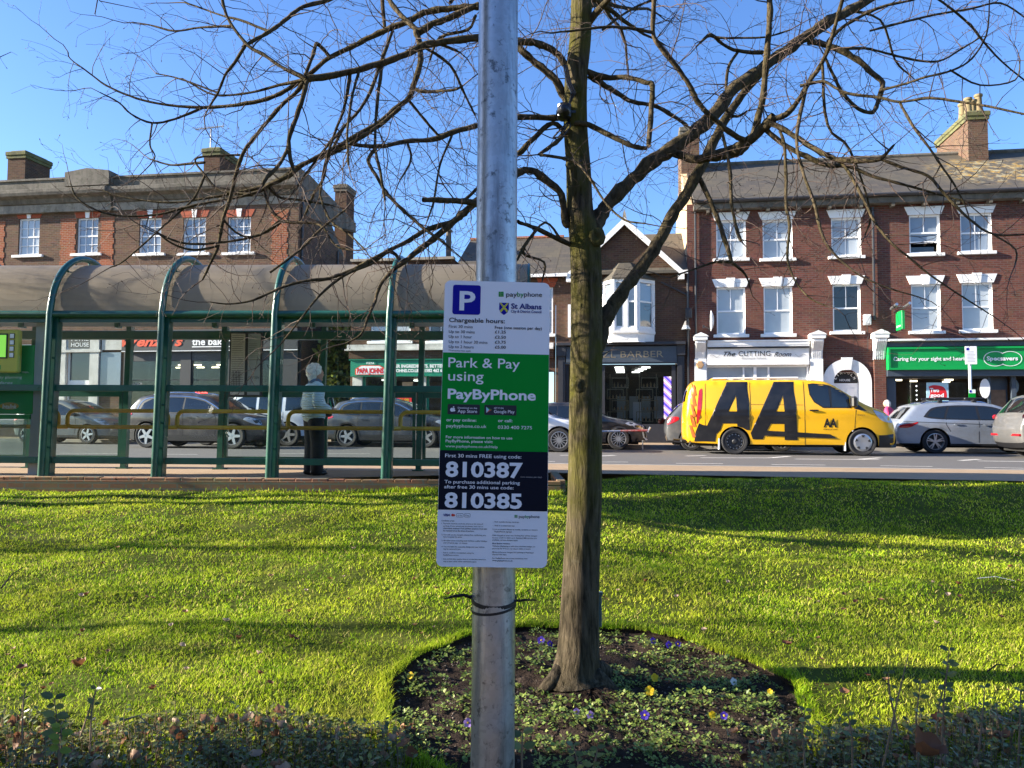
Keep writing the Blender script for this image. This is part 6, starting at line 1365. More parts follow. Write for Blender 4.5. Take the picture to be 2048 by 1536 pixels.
bare_tree('shade_tree', 'bare tree standing left of the view whose low twigs reach into the top left corner', -11.5, 9.5, 7.5, .10, 3, 10, (reach([(-300, -120), (-60, 60), (0, 114), (22, 104)], 0, 4.3), reach([(60, -200), (150, -60), (200, 2), (288, 20)], 0, 4.3), reach([(150, -60), (196, -5), (190, 28)], 0, 4.3)))
bare_tree('shade_tree', 'bare tree far left of the lawn beyond the nearer one', -16.0, 6.75, 8.5, .065, 5, 34)
bare_tree('shade_tree', 'bare slim tree farthest left of the lawn, nearest the viewer', -15.0, 4.75, 8.0, .055, 12, 30)
# dense evergreen added out of view: it shades the column and the shrubs in front
def evergreen(name, label, x, d, rx, ry, z0, z1, nleaf, seed, mat='leaf_dark', ls=.10):
    g_ = np.random.default_rng(seed); t = thing(name, label, 'tree', (x, d, z0 - .3)); h = z1 - z0
    mb = MB(); mb.tube([(0, 0, min(-.3, -z0 - .6)), (0, 0, h * .9)], [.13, .04], 10); mb.build('trunk', M['bark_dark'], t, True)
    th = g_.uniform(0, 2 * np.pi, nleaf); u_ = g_.uniform(0, 1, nleaf); rr = (.35 + .65 * np.sqrt(g_.uniform(0, 1, nleaf))); prof = np.sqrt(np.clip(1 - (2 * u_ - 1) ** 4, .02, 1)) * (1 + .16 * np.sin(5 * th + 9 * u_) + .12 * np.sin(11 * u_ + 2 * th))
    c = np.stack([rx * rr * prof * np.cos(th), ry * rr * prof * np.sin(th), .3 + u_ * h], 1)
    v, f, a = leaf_cloud(c, ls, g_, .9); np_mesh('foliage', v, f, M[mat], a, t)
def leaf_cloud(c, size, g_, flatness=.6, aspect=.55, smin=.6):
    n = len(c); d = g_.normal(size=(n, 3)); d[:, 2] *= flatness; d /= np.linalg.norm(d, axis=1)[:, None]; w = g_.normal(size=(n, 3)); s = np.cross(d, w); s /= np.linalg.norm(s, axis=1)[:, None]; nn = np.cross(d, s)
    L = size * g_.uniform(smin, 1.25, n)[:, None]; W = L * aspect
    v = np.stack([c, c + d * L * .5 + s * W * .5 + nn * L * .06, c + d * L + nn * L * -.05, c + d * L * .5 - s * W * .5 + nn * L * .06], 1).reshape(-1, 3)
    f = np.arange(4 * n).reshape(n, 4); return v, f, np.repeat(g_.uniform(0, 1, n), 4)
evergreen('added_shade_evergreen', 'dense dark evergreen tree just left of the view', -6.6, 1.12, 1.6, 2.15, -.8, 9.4, 42000, 4, ls=.27)
evergreen('added_shadow_tree', 'evergreen with a clipped oval crown on a tall clear trunk left of the view', -9.0, 9.15, 1.5, .85, 3.6, 6.7, 9000, 6, ls=.20)  # unseen tree added so its raised crown throws the shadow on the right lawn
evergreen('evergreen_shrub', 'dark evergreen filling the gap between the tan building and the low brown house', *ST.w(ST.u(655), 2.5, 0)[:2], 1.3, 2.0, 0.1, 5.0, 6000, 8, ls=.30)
def facing_house(x0):                       # the other side of the green, behind the viewer: what the windows opposite mirror
    t = thing('terraced_house', 'brick terraced house behind the viewer facing the green', 'house', (x0, -21, -.9), math.pi, 'terraced houses behind the viewer'); H = 6.2
    mb = MB(); mb.box(-3, 3, 0, 7, 0, H); mb.build('wall', M['brick_brown'], t)
    mb = MB(); mb.prism_u([(-.3, H), (3.5, H + 2.8), (7.3, H)], -3, 3); rf = mb.build('roof', M['slate'], t); mb = MB(); mb.box(-2.9, -2.0, 3, 4.2, H + 1.5, H + 3.9); mb.build('chimney', M['brick_red'], rf)
    for a, c, w, h in ((-2.1, .9, 1.7, 1.7), (-2.0, 3.7, 1.4, 1.6), (.9, 3.7, 1.2, 1.6)):
        mb = MB(); mb.box(a - .08, a + w + .08, -.05, .05, c - .08, c + h + .08); f_ = mb.build('window', M['upvc'], t); mb = MB(); mb.box(a, a + w / 2 - .04, -.06, -.051, c, c + h); mb.box(a + w / 2 + .04, a + w, -.06, -.051, c, c + h); mb.build('pane', M['pane_dark'], f_)
    mb = MB(); mb.box(1.0, 1.95, -.04, .04, 0, 2.1); mb.build('door', M['slate_blue'], t); return t
h_ = facing_house(-33)
for k in range(1, 12): dup(h_, (-33 + 6.0 * k, -21, -.9))
# ------------------------------------------------------------------ vehicles
M['tyre'] = pbr('tyre', (.018, .018, .019), .85, var=.2); M['rim'] = pbr('rim', (.50, .51, .53), .3, metal=.8, var=.06); M['rim_dark'] = pbr('rim_dark', (.025, .025, .027), .5, var=.1)
M['car_glass'] = blind_glass('car_glass', (.008, .011, .013), .03); M['car_trim'] = pbr('car_trim', (.012, .012, .013), .45, var=.1); M['under'] = pbr('under', (.008, .008, .008), .9, var=.1)
M['chrome'] = pbr('chrome', (.75, .76, .78), .12, metal=1.0, var=.03); M['lamp_clear'] = blind_glass('lamp_clear', (.42, .46, .52), .06); M['lamp_red'] = blind_glass('lamp_red', (.42, .012, .018), .1); M['plate_yellow'] = pbr('plate_yellow', (.62, .40, .01), .45, var=.04)
def paint(name, c, metal=.0, dirt=.25): return pbr(name, c, .32, metal, .05, 2, coat=.8, dirt=((.22, .20, .17), 3, dirt))
class Car:
    def __init__(s, name, label, cat, spec, px_wheel, v, facing=1, paintm=None, group=None, ri=0):
        s.sp = spec; s.L, s.H, s.W = spec['L'], spec['H'], spec['W']; s.belt = spec['belt']; s.paint = paintm; s.facing = facing
        xw = spec['wheels'][ri]
        u_ = ST.uz(px_wheel, 890, v)[0]; ur_ = u_ - facing * xw
        o = ST.w(ur_, v + s.W / 2, .004); s.root = thing(name, label, cat, o, -ST.phi + (0 if facing > 0 else math.pi), group)
        s.near = -1 if facing > 0 else 1
        s.out = spline(spec['out'], 5); s.bot = spec.get('bot', .22)
        s.shell(); s.wheels()
    def dist(s, x, z):
        b = 9
        o = s.out
        for i in range(len(o) - 1):
            ax_, az = o[i]; bx, bz = o[i + 1]; dx, dz = bx - ax_, bz - az; l = dx * dx + dz * dz
            t = 0 if l == 0 else max(0, min(1, ((x - ax_) * dx + (z - az) * dz) / l)); e = (x - ax_ - dx * t) ** 2 + (z - az - dz * t) ** 2
            if e < b: b = e
        return math.sqrt(b)
    def hw(s, x, z, rounding=True):
        t = 2 * x / s.L - 1; w = s.W / 2 * (1 - s.sp.get('taper', .13) * abs(t) ** 5 - .02 * t * t)
        if z > s.belt: w *= 1 - s.sp.get('tumble', .20) * ((z - s.belt) / (s.H - s.belt)) ** 1.15
        else: w *= 1 - .06 * ((s.belt - z) / s.belt) ** 2 - (.012 if z < s.belt - .22 else 0) + .008 * math.exp(-((z - s.belt + .16) / .05) ** 2)
        if rounding:
            r = s.sp.get('round', .09); d = s.dist(x, z)
            if d < r: w -= r - math.sqrt(max(0, r * r - (r - d) ** 2))
        return w
    def arch(s, cx, r, n=14): return [(cx + r * math.cos(math.pi * k / n), s.wz + r * math.sin(math.pi * k / n)) for k in range(n + 1)]
    def shell(s):
        sp = s.sp; s.wr = sp['wr']; s.wz = s.wr; ar = s.wr + .055; xr, xf = sp['wheels']
        bottom = [(xf + ar, s.bot)] if False else []
        lower = []
        for cx in (xf, xr):
            a = s.arch(cx, ar); a = [(x, max(z, s.bot)) for x, z in a]; lower += [(cx + ar, s.bot)] + a + [(cx - ar, s.bot)]
        outline = s.out + [p for k, p in enumerate(lower) if k == 0 or p != lower[k - 1]]
        clean = []
        for p in outline:
            if not clean or math.hypot(p[0] - clean[-1][0], p[1] - clean[-1][1]) > .004: clean.append(p)
        outline = clean; nt_ = len(s.out); extra = []
        for i in range(1, len(s.out) - 1):
            dx, dz = s.out[i + 1][0] - s.out[i - 1][0], s.out[i + 1][1] - s.out[i - 1][1]; l = math.hypot(dx, dz) or 1
            for e in (.012, .035, .075): extra.append((s.out[i][0] + dz / l * e, s.out[i][1] - dx / l * e))
        for cx in (xf, xr):
            for e in (.035,): extra += [p for p in s.arch(cx, ar + e) if p[1] > s.bot]
        clad = sp.get('clad', s.bot + .08); extra += [(.03 + .04 * k, clad) for k in range(int(s.L / .04))]
        vs, fs = cdt(outline, (), .11, extra); mb = MB()
        def mi(f):
            x = sum(vs[i][0] for i in f) / len(f); z = sum(vs[i][1] for i in f) / len(f)
            if z < clad: return 1
            return 0
        for sgn in (-1, 1):
            b0 = len(mb.v); mb.v += [(x, sgn * s.hw(x, z), z) for x, z in vs]
            for f in fs: mb.f.append(tuple(b0 + i for i in (f if sgn < 0 else f[::-1]))); mb.m.append(mi(f))
        # skin across the car from one side to the other
        N_ = 8; o = s.out
        for i in range(len(o) - 1):
            q = []
            for (x, z), j in ((o[i], i), (o[i + 1], i + 1)):
                dx, dz = o[min(j + 1, len(o) - 1)][0] - o[max(j - 1, 0)][0], o[min(j + 1, len(o) - 1)][1] - o[max(j - 1, 0)][1]; l = math.hypot(dx, dz) or 1; w = s.hw(x, z)
                q.append([(x - dz / l * .035 * (1 - t * t), w * t, z + dx / l * .035 * (1 - t * t)) for t in [-1 + 2 * k / N_ for k in range(N_ + 1)]])
            b0 = len(mb.v); mb.v += q[0] + q[1]
            for k in range(N_): mb.f.append((b0 + k, b0 + k + 1, b0 + N_ + 2 + k, b0 + N_ + 1 + k)); mb.m.append(1 if o[i][1] < clad and o[i + 1][1] < clad else 0)
        low = outline[nt_ - 1:] + [outline[0]]
        for i in range(len(low) - 1):
            (x0, z0), (x1, z1) = low[i], low[i + 1]; w0, w1 = s.hw(x0, z0), s.hw(x1, z1)
            mb.poly([(x0, -w0, z0), (x0, w0, z0), (x1, w1, z1), (x1, -w1, z1)], 2)
        bm = mb; me_o = bm.build('body', [s.paint, M['car_trim'], M['under']], s.root, 'all'); s.body = me_o
        b = bmesh.new(); b.from_mesh(me_o.data); bmesh.ops.remove_doubles(b, verts=b.verts, dist=.002); bmesh.ops.recalc_face_normals(b, faces=b.faces); b.to_mesh(me_o.data); b.free(); me_o.data.set_sharp_from_angle(angle=R(50))
        if sp.get('arch_trim'):
            for cx in (xf, xr):
                o_ = [p for p in s.arch(cx, ar + .055, 22) if p[1] > s.bot + .02]; i_ = [p for p in s.arch(cx, ar + .004, 22) if p[1] > s.bot + .02]
                s.panel(o_ + i_[::-1], .006, M['car_trim'], 'arch_trim', both=False, step=.05)
        ub = MB(); ub.box(.25, s.L - .25, -s.W * .36, s.W * .36, s.bot - .06, s.bot + .25); ub.build('underbody', M['under'], s.root)
    def panel(s, pts, off, mats, name, parent=None, both=True, step=.10, mi=0, mb=None, smooth=True, spl=0):
        if mb is None and both:
            o_ = s.panel(pts, off, mats, name, parent, False, step, mi, None, smooth, spl); s.near = -s.near; s.panel(pts, off, mats, name, parent, False, step, mi, None, smooth, spl); s.near = -s.near; return o_
        if spl: pts = spline(list(pts) + [pts[0]], spl)[:-1]
        vs, fs = cdt(pts, (), step); own = mb is None; mb = mb or MB()
        for sgn in ((-1, 1) if both else (s.near,)):
            b0 = len(mb.v); mb.v += [(x, sgn * (s.hw(x, z) + off), z) for x, z in vs]; mb.f += [tuple(b0 + i for i in (f if sgn < 0 else f[::-1])) for f in fs]; mb.m += [mi] * len(fs)
        return mb.build(name, mats, parent or s.root, 'all' if smooth else False, fix=False) if own else mb
    def across(s, xa, za, xb, zb, name, mat, frac=.86, off=.006):
        o = spline(s.sp['out'], 24); i0 = min(range(len(o)), key=lambda i: math.hypot(o[i][0] - xa, o[i][1] - za)); i1 = min(range(len(o)), key=lambda i: math.hypot(o[i][0] - xb, o[i][1] - zb)); i0, i1 = min(i0, i1), max(i0, i1)
        mb = MB(); N_ = 8; rows = []
        for i in range(i0, i1 + 1, 3):
            (x, z) = o[i]; dx, dz = o[min(i + 1, len(o) - 1)][0] - o[max(i - 1, 0)][0], o[min(i + 1, len(o) - 1)][1] - o[max(i - 1, 0)][1]; l = math.hypot(dx, dz) or 1; w = s.hw(x, z) * frac
            rows.append([(x - dz / l * (.036 * (1 - (t * frac) ** 2) + off), w * t, z + dx / l * (.036 * (1 - (t * frac) ** 2) + off)) for t in [-1 + 2 * k / N_ for k in range(N_ + 1)]])
        mb.add([p for r in rows for p in r], [(i * 9 + k, i * 9 + k + 1, i * 9 + 10 + k, i * 9 + 9 + k) for i in range(len(rows) - 1) for k in range(N_)]); return mb.build(name, mat, s.root, 'all', fix=False)
    def wheels(s):
        sp = s.sp; r = s.wr; proto = None
        for k, x in enumerate(sp['wheels']):
            for sgn in (-1, 1):
                y = sgn * (s.W / 2 - .125)
                if proto is None:
                    mb = MB(); w = .105; mb.lathe([(r * .66, -w * .8), (r * .74, -w), (r * .93, -w), (r * .985, -w * .8), (r, -w * .4), (r, w * .4), (r * .985, w * .8), (r * .93, w), (r * .74, w), (r * .66, w * .8)], (0, 0, 0), 36, 0, 'y')
                    t = mb.build('wheel', M['tyre'], s.root, True); rm = MB(); rr = r * .70; st_ = sp.get('rim', 'five')
                    rm.lathe([(rr, -w * .8), (rr, -w * .98), (rr * .95, -w * 1.0), (rr * .91, -w * .75), (rr * .90, w * .6)], (0, 0, 0), 32, 0, 'y'); rm.lathe([(rr * .92, -w * .1), (.001, -w * .1)], (0, 0, 0), 24, 1, 'y'); rm.lathe([(rr * .20, -w * .5), (rr * .18, -w * .85), (.001, -w * .88)], (0, 0, 0), 16, 0, 'y')
                    if st_ == 'steel':
                        rm.lathe([(rr * .9, -w * .3), (rr * .6, -w * .55), (rr * .35, -w * .5), (rr * .2, -w * .8)], (0, 0, 0), 24, 1, 'y')
                        for j in range(14): a = 2 * math.pi * j / 14; rm.lathe([(.001, -w * .44), (.022, -w * .43)], (rr * .76 * math.cos(a), 0, rr * .76 * math.sin(a)), 8, 2, 'y')
                    elif st_ == 'cover':
                        rm.lathe([(rr * .95, -w * .9), (rr * .7, -w * 1.02), (rr * .3, -w * .98), (.001, -w * .96)], (0, 0, 0), 30, 0, 'y')
                        for j in range(5):
                            a = 2 * math.pi * j / 5 + .3; rm.prism([(rr * .62 * math.cos(a + e) * q, rr * .62 * math.sin(a + e) * q) for e, q in ((-.16, 1.2), (.16, 1.2), (.12, .85), (-.12, .85))], -w * 1.06, -w * 1.0, 1)
                    else:
                        n = {'five': 5, 'ten': 10, 'twin': 5, 'multi': 14}[st_]
                        for j in range(n):
                            for e in ((-.16, .16) if st_ == 'twin' else (0,)):
                                a = 2 * math.pi * j / n + e; h = {'five': .17, 'ten': .085, 'twin': .075, 'multi': .05}[st_] * rr; c_, s_ = math.cos(a), math.sin(a); f = lambda q, y_: (q * c_ - y_ * s_, q * s_ + y_ * c_)
                                rm.prism([f(rr * .12, -h * 1.1), f(rr * .94, -h * .75), f(rr * .94, h * .75), f(rr * .12, h * 1.1)], -w * .92, -w * .55, 0)
                    rm.build('rim', [M['rim' if st_ != 'steel' else 'rim_dark'], M['rim_dark'], M['rim']], t); proto = t; tt = t
                else: tt = dup(proto, parent=s.root)
                tt.location = (x, y, r); tt.rotation_euler = (0, rnd.uniform(0, 6.28), 0 if sgn < 0 else math.pi)
                if tt is proto or True:
                    if sgn > 0: tt.rotation_euler = (0, 0, math.pi)
                s_last = tt
        if sp.get('front_rim'):
            pass
    def strip(s, pts, w, mb, off=.003, mi=0):   # thin line along side points
        for sgn in (-1, 1):
            for i in range(len(pts) - 1):
                (x0, z0), (x1, z1) = pts[i], pts[i + 1]; l = math.hypot(x1 - x0, z1 - z0); nx, nz = -(z1 - z0) / l * w / 2, (x1 - x0) / l * w / 2; n = max(1, int(l / .08))
                for k in range(n):
                    q = []
                    for t, e in ((k / n, -1), ((k + 1) / n, -1), ((k + 1) / n, 1), (k / n, 1)): x, z = x0 + (x1 - x0) * t + nx * e, z0 + (z1 - z0) * t + nz * e; q.append((x, sgn * (s.hw(x, z) + off), z))
                    mb.poly(q, mi)
    def fit(s, sp):
        s.across(*sp['screen'], 'windscreen', M['car_glass']); s.across(*sp['rear'], 'rear_window', M['car_glass'])
        if 'dlo' in sp: s.panel(sp['dlo'], .003, sp.get('dlo_m', M['car_trim']), 'window_trim', spl=3)
        for w in sp['windows']: s.panel(w, .007, M['car_glass'], 'side_window')
        if sp.get('chrome'): mb = MB(); s.strip(spline(sp['dlo'][:7], 3), .018, mb, .010); mb.build('window_chrome', M['chrome'], s.root, fix=False)
        mb = MB()
        for l in sp['gaps']: s.strip(l, .014, mb)
        mb.build('door_gap', M['under'], s.body, fix=False)
        for x, z in sp['handles']:
            mb = MB()
            for sgn in (-1, 1): y = sgn * (s.hw(x, z) + .012); mb.box(x - .09, x + .09, min(y, y + sgn * .02), max(y, y + sgn * .02), z - .014, z + .014, bev=.004)
            mb.build('door_handle', sp.get('handle_m', s.paint), s.root)
        for pts in sp['head']: s.panel(pts, .006, M['lamp_clear'], 'headlight', spl=3)
        for pts in sp['tail']: s.panel(pts, .006, M['lamp_red'], 'tail_light', spl=3)
        x, z = sp['mirror']; mb = MB()
        for sgn in (-1, 1): y = sgn * (s.hw(x, z) - .01); mb.box(x - .07, x + .07, min(y, y + sgn * .2), max(y, y + sgn * .2), z - .02, z + .12, bev=.03)
        mb.build('wing_mirror', sp.get('mirror_m', s.paint), s.root, True)
        if sp.get('rails'):
            mb = MB(); (x0, z0), (x1, z1) = sp['rails']
            for sgn in (-1, 1): mb.tube([(x0, sgn * .56, z0), (x0 + .15, sgn * .57, z0 + .05), ((x0 + x1) / 2, sgn * .58, max(z0, z1) + .065), (x1 - .15, sgn * .57, z1 + .05), (x1, sgn * .56, z1)], .02, 8)
            mb.build('roof_rail', M['chrome'], s.root, True)
        # plates and bumper details at both ends
        mb = MB(); mb.box(-.012, .02, -.26, .26, .62, .73); mb.build('rear_plate', M['plate_yellow'], s.root); mb = MB(); mb.box(s.L - .03, s.L + .012, -.26, .26, .40, .51); mb.build('front_plate', M['letter_white'], s.root)
        mb = MB(); mb.box(s.L - .06, s.L - .005, -.45, .45, .56, .72, bev=.01); mb.build('grille', M['car_trim'], s.root)
def scaled(sp, L, H, W=None):
    kx, kz = L / sp['L'], H / sp['H']; f = lambda p: (p[0] * kx, p[1] * kz); o = dict(sp); o.update(L=L, H=H, W=W or sp['W'], belt=sp['belt'] * kz, out=[f(p) for p in sp['out']], windows=[[f(p) for p in w] for w in sp['windows']], gaps=[[f(p) for p in w] for w in sp['gaps']], handles=[f(p) for p in sp['handles']], head=[[f(p) for p in w] for w in sp['head']], tail=[[f(p) for p in w] for w in sp['tail']], mirror=f(sp['mirror']), wheels=[w * kx for w in sp['wheels']])
    if 'dlo' in sp: o['dlo'] = [f(p) for p in sp['dlo']]
    for k in ('screen', 'rear'): a, b_, c, d = sp[k]; o[k] = (a * kx, b_ * kz, c * kx, d * kz)
    if sp.get('rails'): o['rails'] = [f(p) for p in sp['rails']]
    return o
SUV = dict(L=4.58, H=1.63, W=1.85, belt=1.0, wheels=[.90, 3.66], wr=.36, clad=.40, arch_trim=True, rim='five',
    out=[(.14, .26), (.03, .42), (.0, .72), (.07, .94), (.12, 1.06), (.32, 1.30), (.50, 1.49), (.66, 1.545), (1.1, 1.61), (1.8, 1.63), (2.4, 1.60), (2.85, 1.49), (3.30, 1.24), (3.62, 1.07), (4.15, .97), (4.44, .84), (4.56, .62), (4.56, .42), (4.46, .26)],
    dlo=[(.55, 1.10), (.66, 1.36), (.90, 1.49), (1.5, 1.545), (2.2, 1.53), (2.75, 1.42), (3.35, 1.09), (3.2, 1.03), (1.2, 1.04)],
    windows=[[(.66, 1.12), (.76, 1.34), (1.0, 1.46), (1.35, 1.50), (1.35, 1.07), (.95, 1.08)], [(1.40, 1.07), (1.40, 1.505), (1.7, 1.51), (2.05, 1.50), (2.05, 1.06)], [(2.10, 1.06), (2.10, 1.495), (2.4, 1.46), (2.72, 1.385), (2.98, 1.24), (3.20, 1.09), (3.1, 1.055)]],
    gaps=[[(1.32, .42), (1.30, 1.05)], [(2.08, .36), (2.08, 1.05)], [(3.10, .40), (3.14, .9), (3.06, 1.04)], [(1.30, .60), (3.12, .58)]], handles=[(1.50, .93), (2.28, .92)],
    head=[[(3.98, .86), (4.10, .93), (4.40, .86), (4.50, .74), (4.44, .70), (4.2, .76)]], tail=[[(.05, .92), (.09, 1.03), (.34, 1.05), (.40, 1.0), (.2, .93)]], mirror=(3.0, 1.06), screen=(2.82, 1.50, 3.50, 1.12), rear=(.14, 1.10, .47, 1.46), rails=[(.9, 1.59), (2.4, 1.60)], mirror_m=None)
SUV['mirror_m'] = M['car_trim']
HATCH = dict(L=4.1, H=1.46, W=1.77, belt=.92, wheels=[.72, 3.24], wr=.32, clad=.30, rim='ten',
    out=[(.10, .24), (.02, .40), (.0, .66), (.05, .86), (.12, .96), (.30, 1.16), (.50, 1.33), (.80, 1.41), (1.3, 1.455), (1.8, 1.46), (2.2, 1.41), (2.6, 1.26), (3.0, 1.03), (3.2, .94), (3.7, .85), (3.98, .72), (4.09, .54), (4.09, .38), (4.0, .22)],
    dlo=[(.55, 1.02), (.72, 1.22), (1.0, 1.34), (1.6, 1.375), (2.05, 1.345), (2.5, 1.18), (2.95, .96), (2.7, .92), (1.2, .945)],
    windows=[[(.64, 1.04), (.8, 1.21), (1.05, 1.31), (1.42, 1.34), (1.42, .97), (1.0, .985)], [(1.48, .965), (1.48, 1.345), (1.75, 1.34), (2.05, 1.315), (2.45, 1.17), (2.82, .965), (2.7, .945)]],
    gaps=[[(1.45, .32), (1.45, .95)], [(2.72, .34), (2.78, .80), (2.70, .93)], [(.95, .62), (1.1, .9)]], handles=[(1.65, .84), (.98, .86)],
    head=[[(3.5, .80), (3.66, .84), (3.95, .74), (4.03, .62), (3.85, .62)]], tail=[[(.03, .72), (.08, .92), (.34, .95), (.36, .86), (.2, .78)]], mirror=(2.66, .95), screen=(2.2, 1.41, 3.02, 1.01), rear=(.14, .99, .47, 1.30))
ESTATE = dict(L=4.55, H=1.46, W=1.81, belt=.93, wheels=[1.02, 3.66], wr=.33, clad=.28, rim='twin',
    out=[(.12, .25), (.02, .40), (.0, .62), (.06, .82), (.14, .93), (.30, 1.10), (.46, 1.27), (.58, 1.37), (.9, 1.415), (1.6, 1.455), (2.2, 1.45), (2.6, 1.40), (3.0, 1.25), (3.4, 1.03), (3.65, .94), (4.2, .84), (4.45, .68), (4.54, .50), (4.54, .36), (4.44, .22)],
    dlo=[(.72, 1.03), (.86, 1.20), (1.05, 1.31), (1.6, 1.365), (2.4, 1.345), (2.8, 1.24), (3.32, .98), (3.1, .94), (1.2, .965)],
    windows=[[(.82, 1.045), (.92, 1.19), (1.10, 1.285), (1.36, 1.31), (1.24, .995)], [(1.30, .99), (1.43, 1.32), (2.10, 1.335), (2.14, .97)], [(2.20, .965), (2.17, 1.33), (2.42, 1.315), (2.78, 1.215), (3.20, .985), (3.05, .955)]],
    gaps=[[(1.42, .62), (1.30, .82), (1.32, .97)], [(2.16, .32), (2.16, .96)], [(3.10, .34), (3.16, .8), (3.08, .94)], [(.2, .90), (3.1, .80)]], handles=[(1.60, .83), (2.36, .81)],
    head=[[(3.9, .80), (4.08, .84), (4.38, .70), (4.46, .58), (4.25, .62)]], tail=[[(.10, .72), (.12, .80), (.46, .86), (.58, .88), (.46, .78), (.3, .72)]], mirror=(3.0, .97), screen=(2.6, 1.40, 3.42, 1.02), rear=(.17, .96, .50, 1.30), rails=[(.75, 1.40), (2.5, 1.42)])
SALOON = dict(L=4.7, H=1.44, W=1.82, belt=.93, wheels=[1.05, 3.85], wr=.33, clad=.26, rim='multi',
    out=[(.10, .25), (.02, .42), (.0, .68), (.06, .92), (.3, .98), (.7, 1.02), (1.15, 1.25), (1.5, 1.38), (2.0, 1.44), (2.5, 1.42), (2.9, 1.29), (3.35, 1.06), (3.6, .97), (4.2, .87), (4.55, .74), (4.68, .55), (4.68, .38), (4.58, .22)],
    windows=[[(1.1, 1.02), (1.4, 1.22), (1.75, 1.32), (1.95, 1.33), (1.95, .98)], [(2.0, .975), (2.0, 1.335), (2.4, 1.32), (2.8, 1.19), (3.22, .985), (3.1, .96)]], gaps=[[(1.98, .3), (1.98, .97)], [(3.1, .34), (3.14, .95)], [(1.5, .66), (1.2, .95)]], handles=[(1.5, .86), (2.3, .84)],
    head=[[(4.05, .80), (4.2, .85), (4.5, .74), (4.6, .62), (4.35, .66)]], tail=[[(.03, .78), (.06, .92), (.4, .93), (.42, .84)]], mirror=(3.0, .97), screen=(2.6, 1.40, 3.4, 1.03), rear=(.75, 1.04, 1.45, 1.37))
for s_ in (HATCH, ESTATE, SALOON): s_['mirror_m'] = None
LANE, PARK = -7.5, -4.95
def mk(name, label, cat, spec, px, v, facing, col, ri=0, metal=.0, **kw):
    sp = dict(spec); sp.update(kw); p = paint(name + '_paint', col, metal, .3); c = Car(name, label, cat, sp, px, v, facing, p, None, ri)
    if sp.get('mirror_m') is None: sp['mirror_m'] = p
    c.fit(sp); return c
mk('dark_suv', 'dark grey crossover car in the traffic lane behind the bus shelter, with silver roof line', 'car', SUV, 463, LANE - .1, 1, (.022, .021, .023), 1, chrome=1, round=.10, wr=.37)
mk('small_hatchback', 'small grey hatchback parked at the far left, half hidden by the information board', 'car', scaled(HATCH, 3.75, 1.50, 1.66), 172, PARK, 1, (.10, .115, .12), 1, rim='five')
mk('blue_crossover', 'dark blue crossover parked by the green takeaway shop, behind the waiting person', 'car', scaled(SUV, 4.36, 1.55, 1.80), 692, PARK, 1, (.020, .030, .048), 0, chrome=1, rim='five', wr=.34)
mk('white_hatchback', 'white hatchback in the traffic lane between the parking sign and the tree trunk', 'car', scaled(HATCH, 4.2, 1.45), 1118, LANE + .2, 1, (.74, .75, .76), 1, rim='multi', wr=.335)
mk('black_saloon', 'black saloon car parked in front of the barber shop, its nose beside the tree trunk', 'car', SALOON, 1237, PARK, 1, (.010, .010, .012), 1)
mk('grey_hatchback', 'dark grey hatchback mostly hidden behind the yellow van, its tail showing', 'car', scaled(HATCH, 4.2, 1.55), 1383, PARK - .1, 1, (.07, .075, .08), 0)
c = mk('silver_estate', 'silver estate car with a roof rack parked in front of the green shopfront', 'car', ESTATE, 1872, PARK - .25, 1, (.30, .34, .40), 0, .45, wr=.335, round=.08)
mb = MB()
for x in (1.25, 2.15):
    mb.box(x - .03, x + .03, -.70, .70, 1.50, 1.53)
    for y in (-.62, .62): mb.box(x - .05, x + .05, y - .04, y + .04, 1.42, 1.51)
mb.tube([(.95, -.42, 1.56), (2.5, -.42, 1.57)], .028, 8); mb.tube([(1.0, .1, 1.56), (2.4, .1, 1.56)], .028, 8); mb.box(1.15, 1.5, -.5, -.34, 1.53, 1.60, bev=.02); mb.box(1.95, 2.3, -.5, -.34, 1.53, 1.60, bev=.02)
mb.build('roof_rack', M['car_trim'], c.root)
c = mk('grey_suv', 'dusty grey car with a yellow rear plate at the right edge behind the silver estate', 'car', scaled(SUV, 4.5, 1.66, 1.86), 2128, LANE - .7, 1, (.095, .095, .093), 0, rim='five', tail=[[(.05, .98), (.07, 1.08), (.34, 1.12), (.38, 1.06), (.2, 1.0)]])
mb = MB(); mb.box(-.02, .06, -.75, .75, .55, .60); mb.build('reflector', M['lamp_red'], c.root)
# boxy white off-roader facing left
BOX = dict(L=4.85, H=1.83, W=1.95, belt=1.08, wheels=[.95, 3.84], wr=.38, clad=.34, rim='five', tumble=.13, round=.07,
    out=[(.12, .30), (.03, .45), (.0, .8), (.01, 1.1), (.06, 1.5), (.14, 1.76), (.4, 1.82), (1.4, 1.83), (2.4, 1.80), (2.75, 1.70), (3.2, 1.30), (3.45, 1.13), (4.3, 1.07), (4.65, .98), (4.82, .74), (4.83, .48), (4.7, .28)],
    windows=[[(.25, 1.18), (.30, 1.60), (1.05, 1.64), (1.05, 1.15)], [(1.18, 1.14), (1.18, 1.645), (1.98, 1.645), (1.98, 1.13)], [(2.08, 1.13), (2.08, 1.64), (2.55, 1.6), (2.75, 1.5), (3.08, 1.15)]], gaps=[[(1.12, .4), (1.12, 1.12)], [(2.03, .4), (2.03, 1.12)], [(3.1, .42), (3.12, 1.12)]], handles=[(1.35, 1.0), (2.22, 1.0)],
    head=[[(4.4, .98), (4.6, .96), (4.74, .8), (4.5, .8)]], tail=[[(.0, .82), (.01, 1.20), (.13, 1.22), (.15, .82)]], mirror=(3.0, 1.14), screen=(2.72, 1.72, 3.35, 1.2), rear=(.03, 1.2, .12, 1.7), mirror_m=None)
mk('white_off_roader', 'tall white off-road car parked nose left behind the dark crossover and the waiting person', 'car', BOX, 574, PARK, -1, (.66, .70, .74), 0)
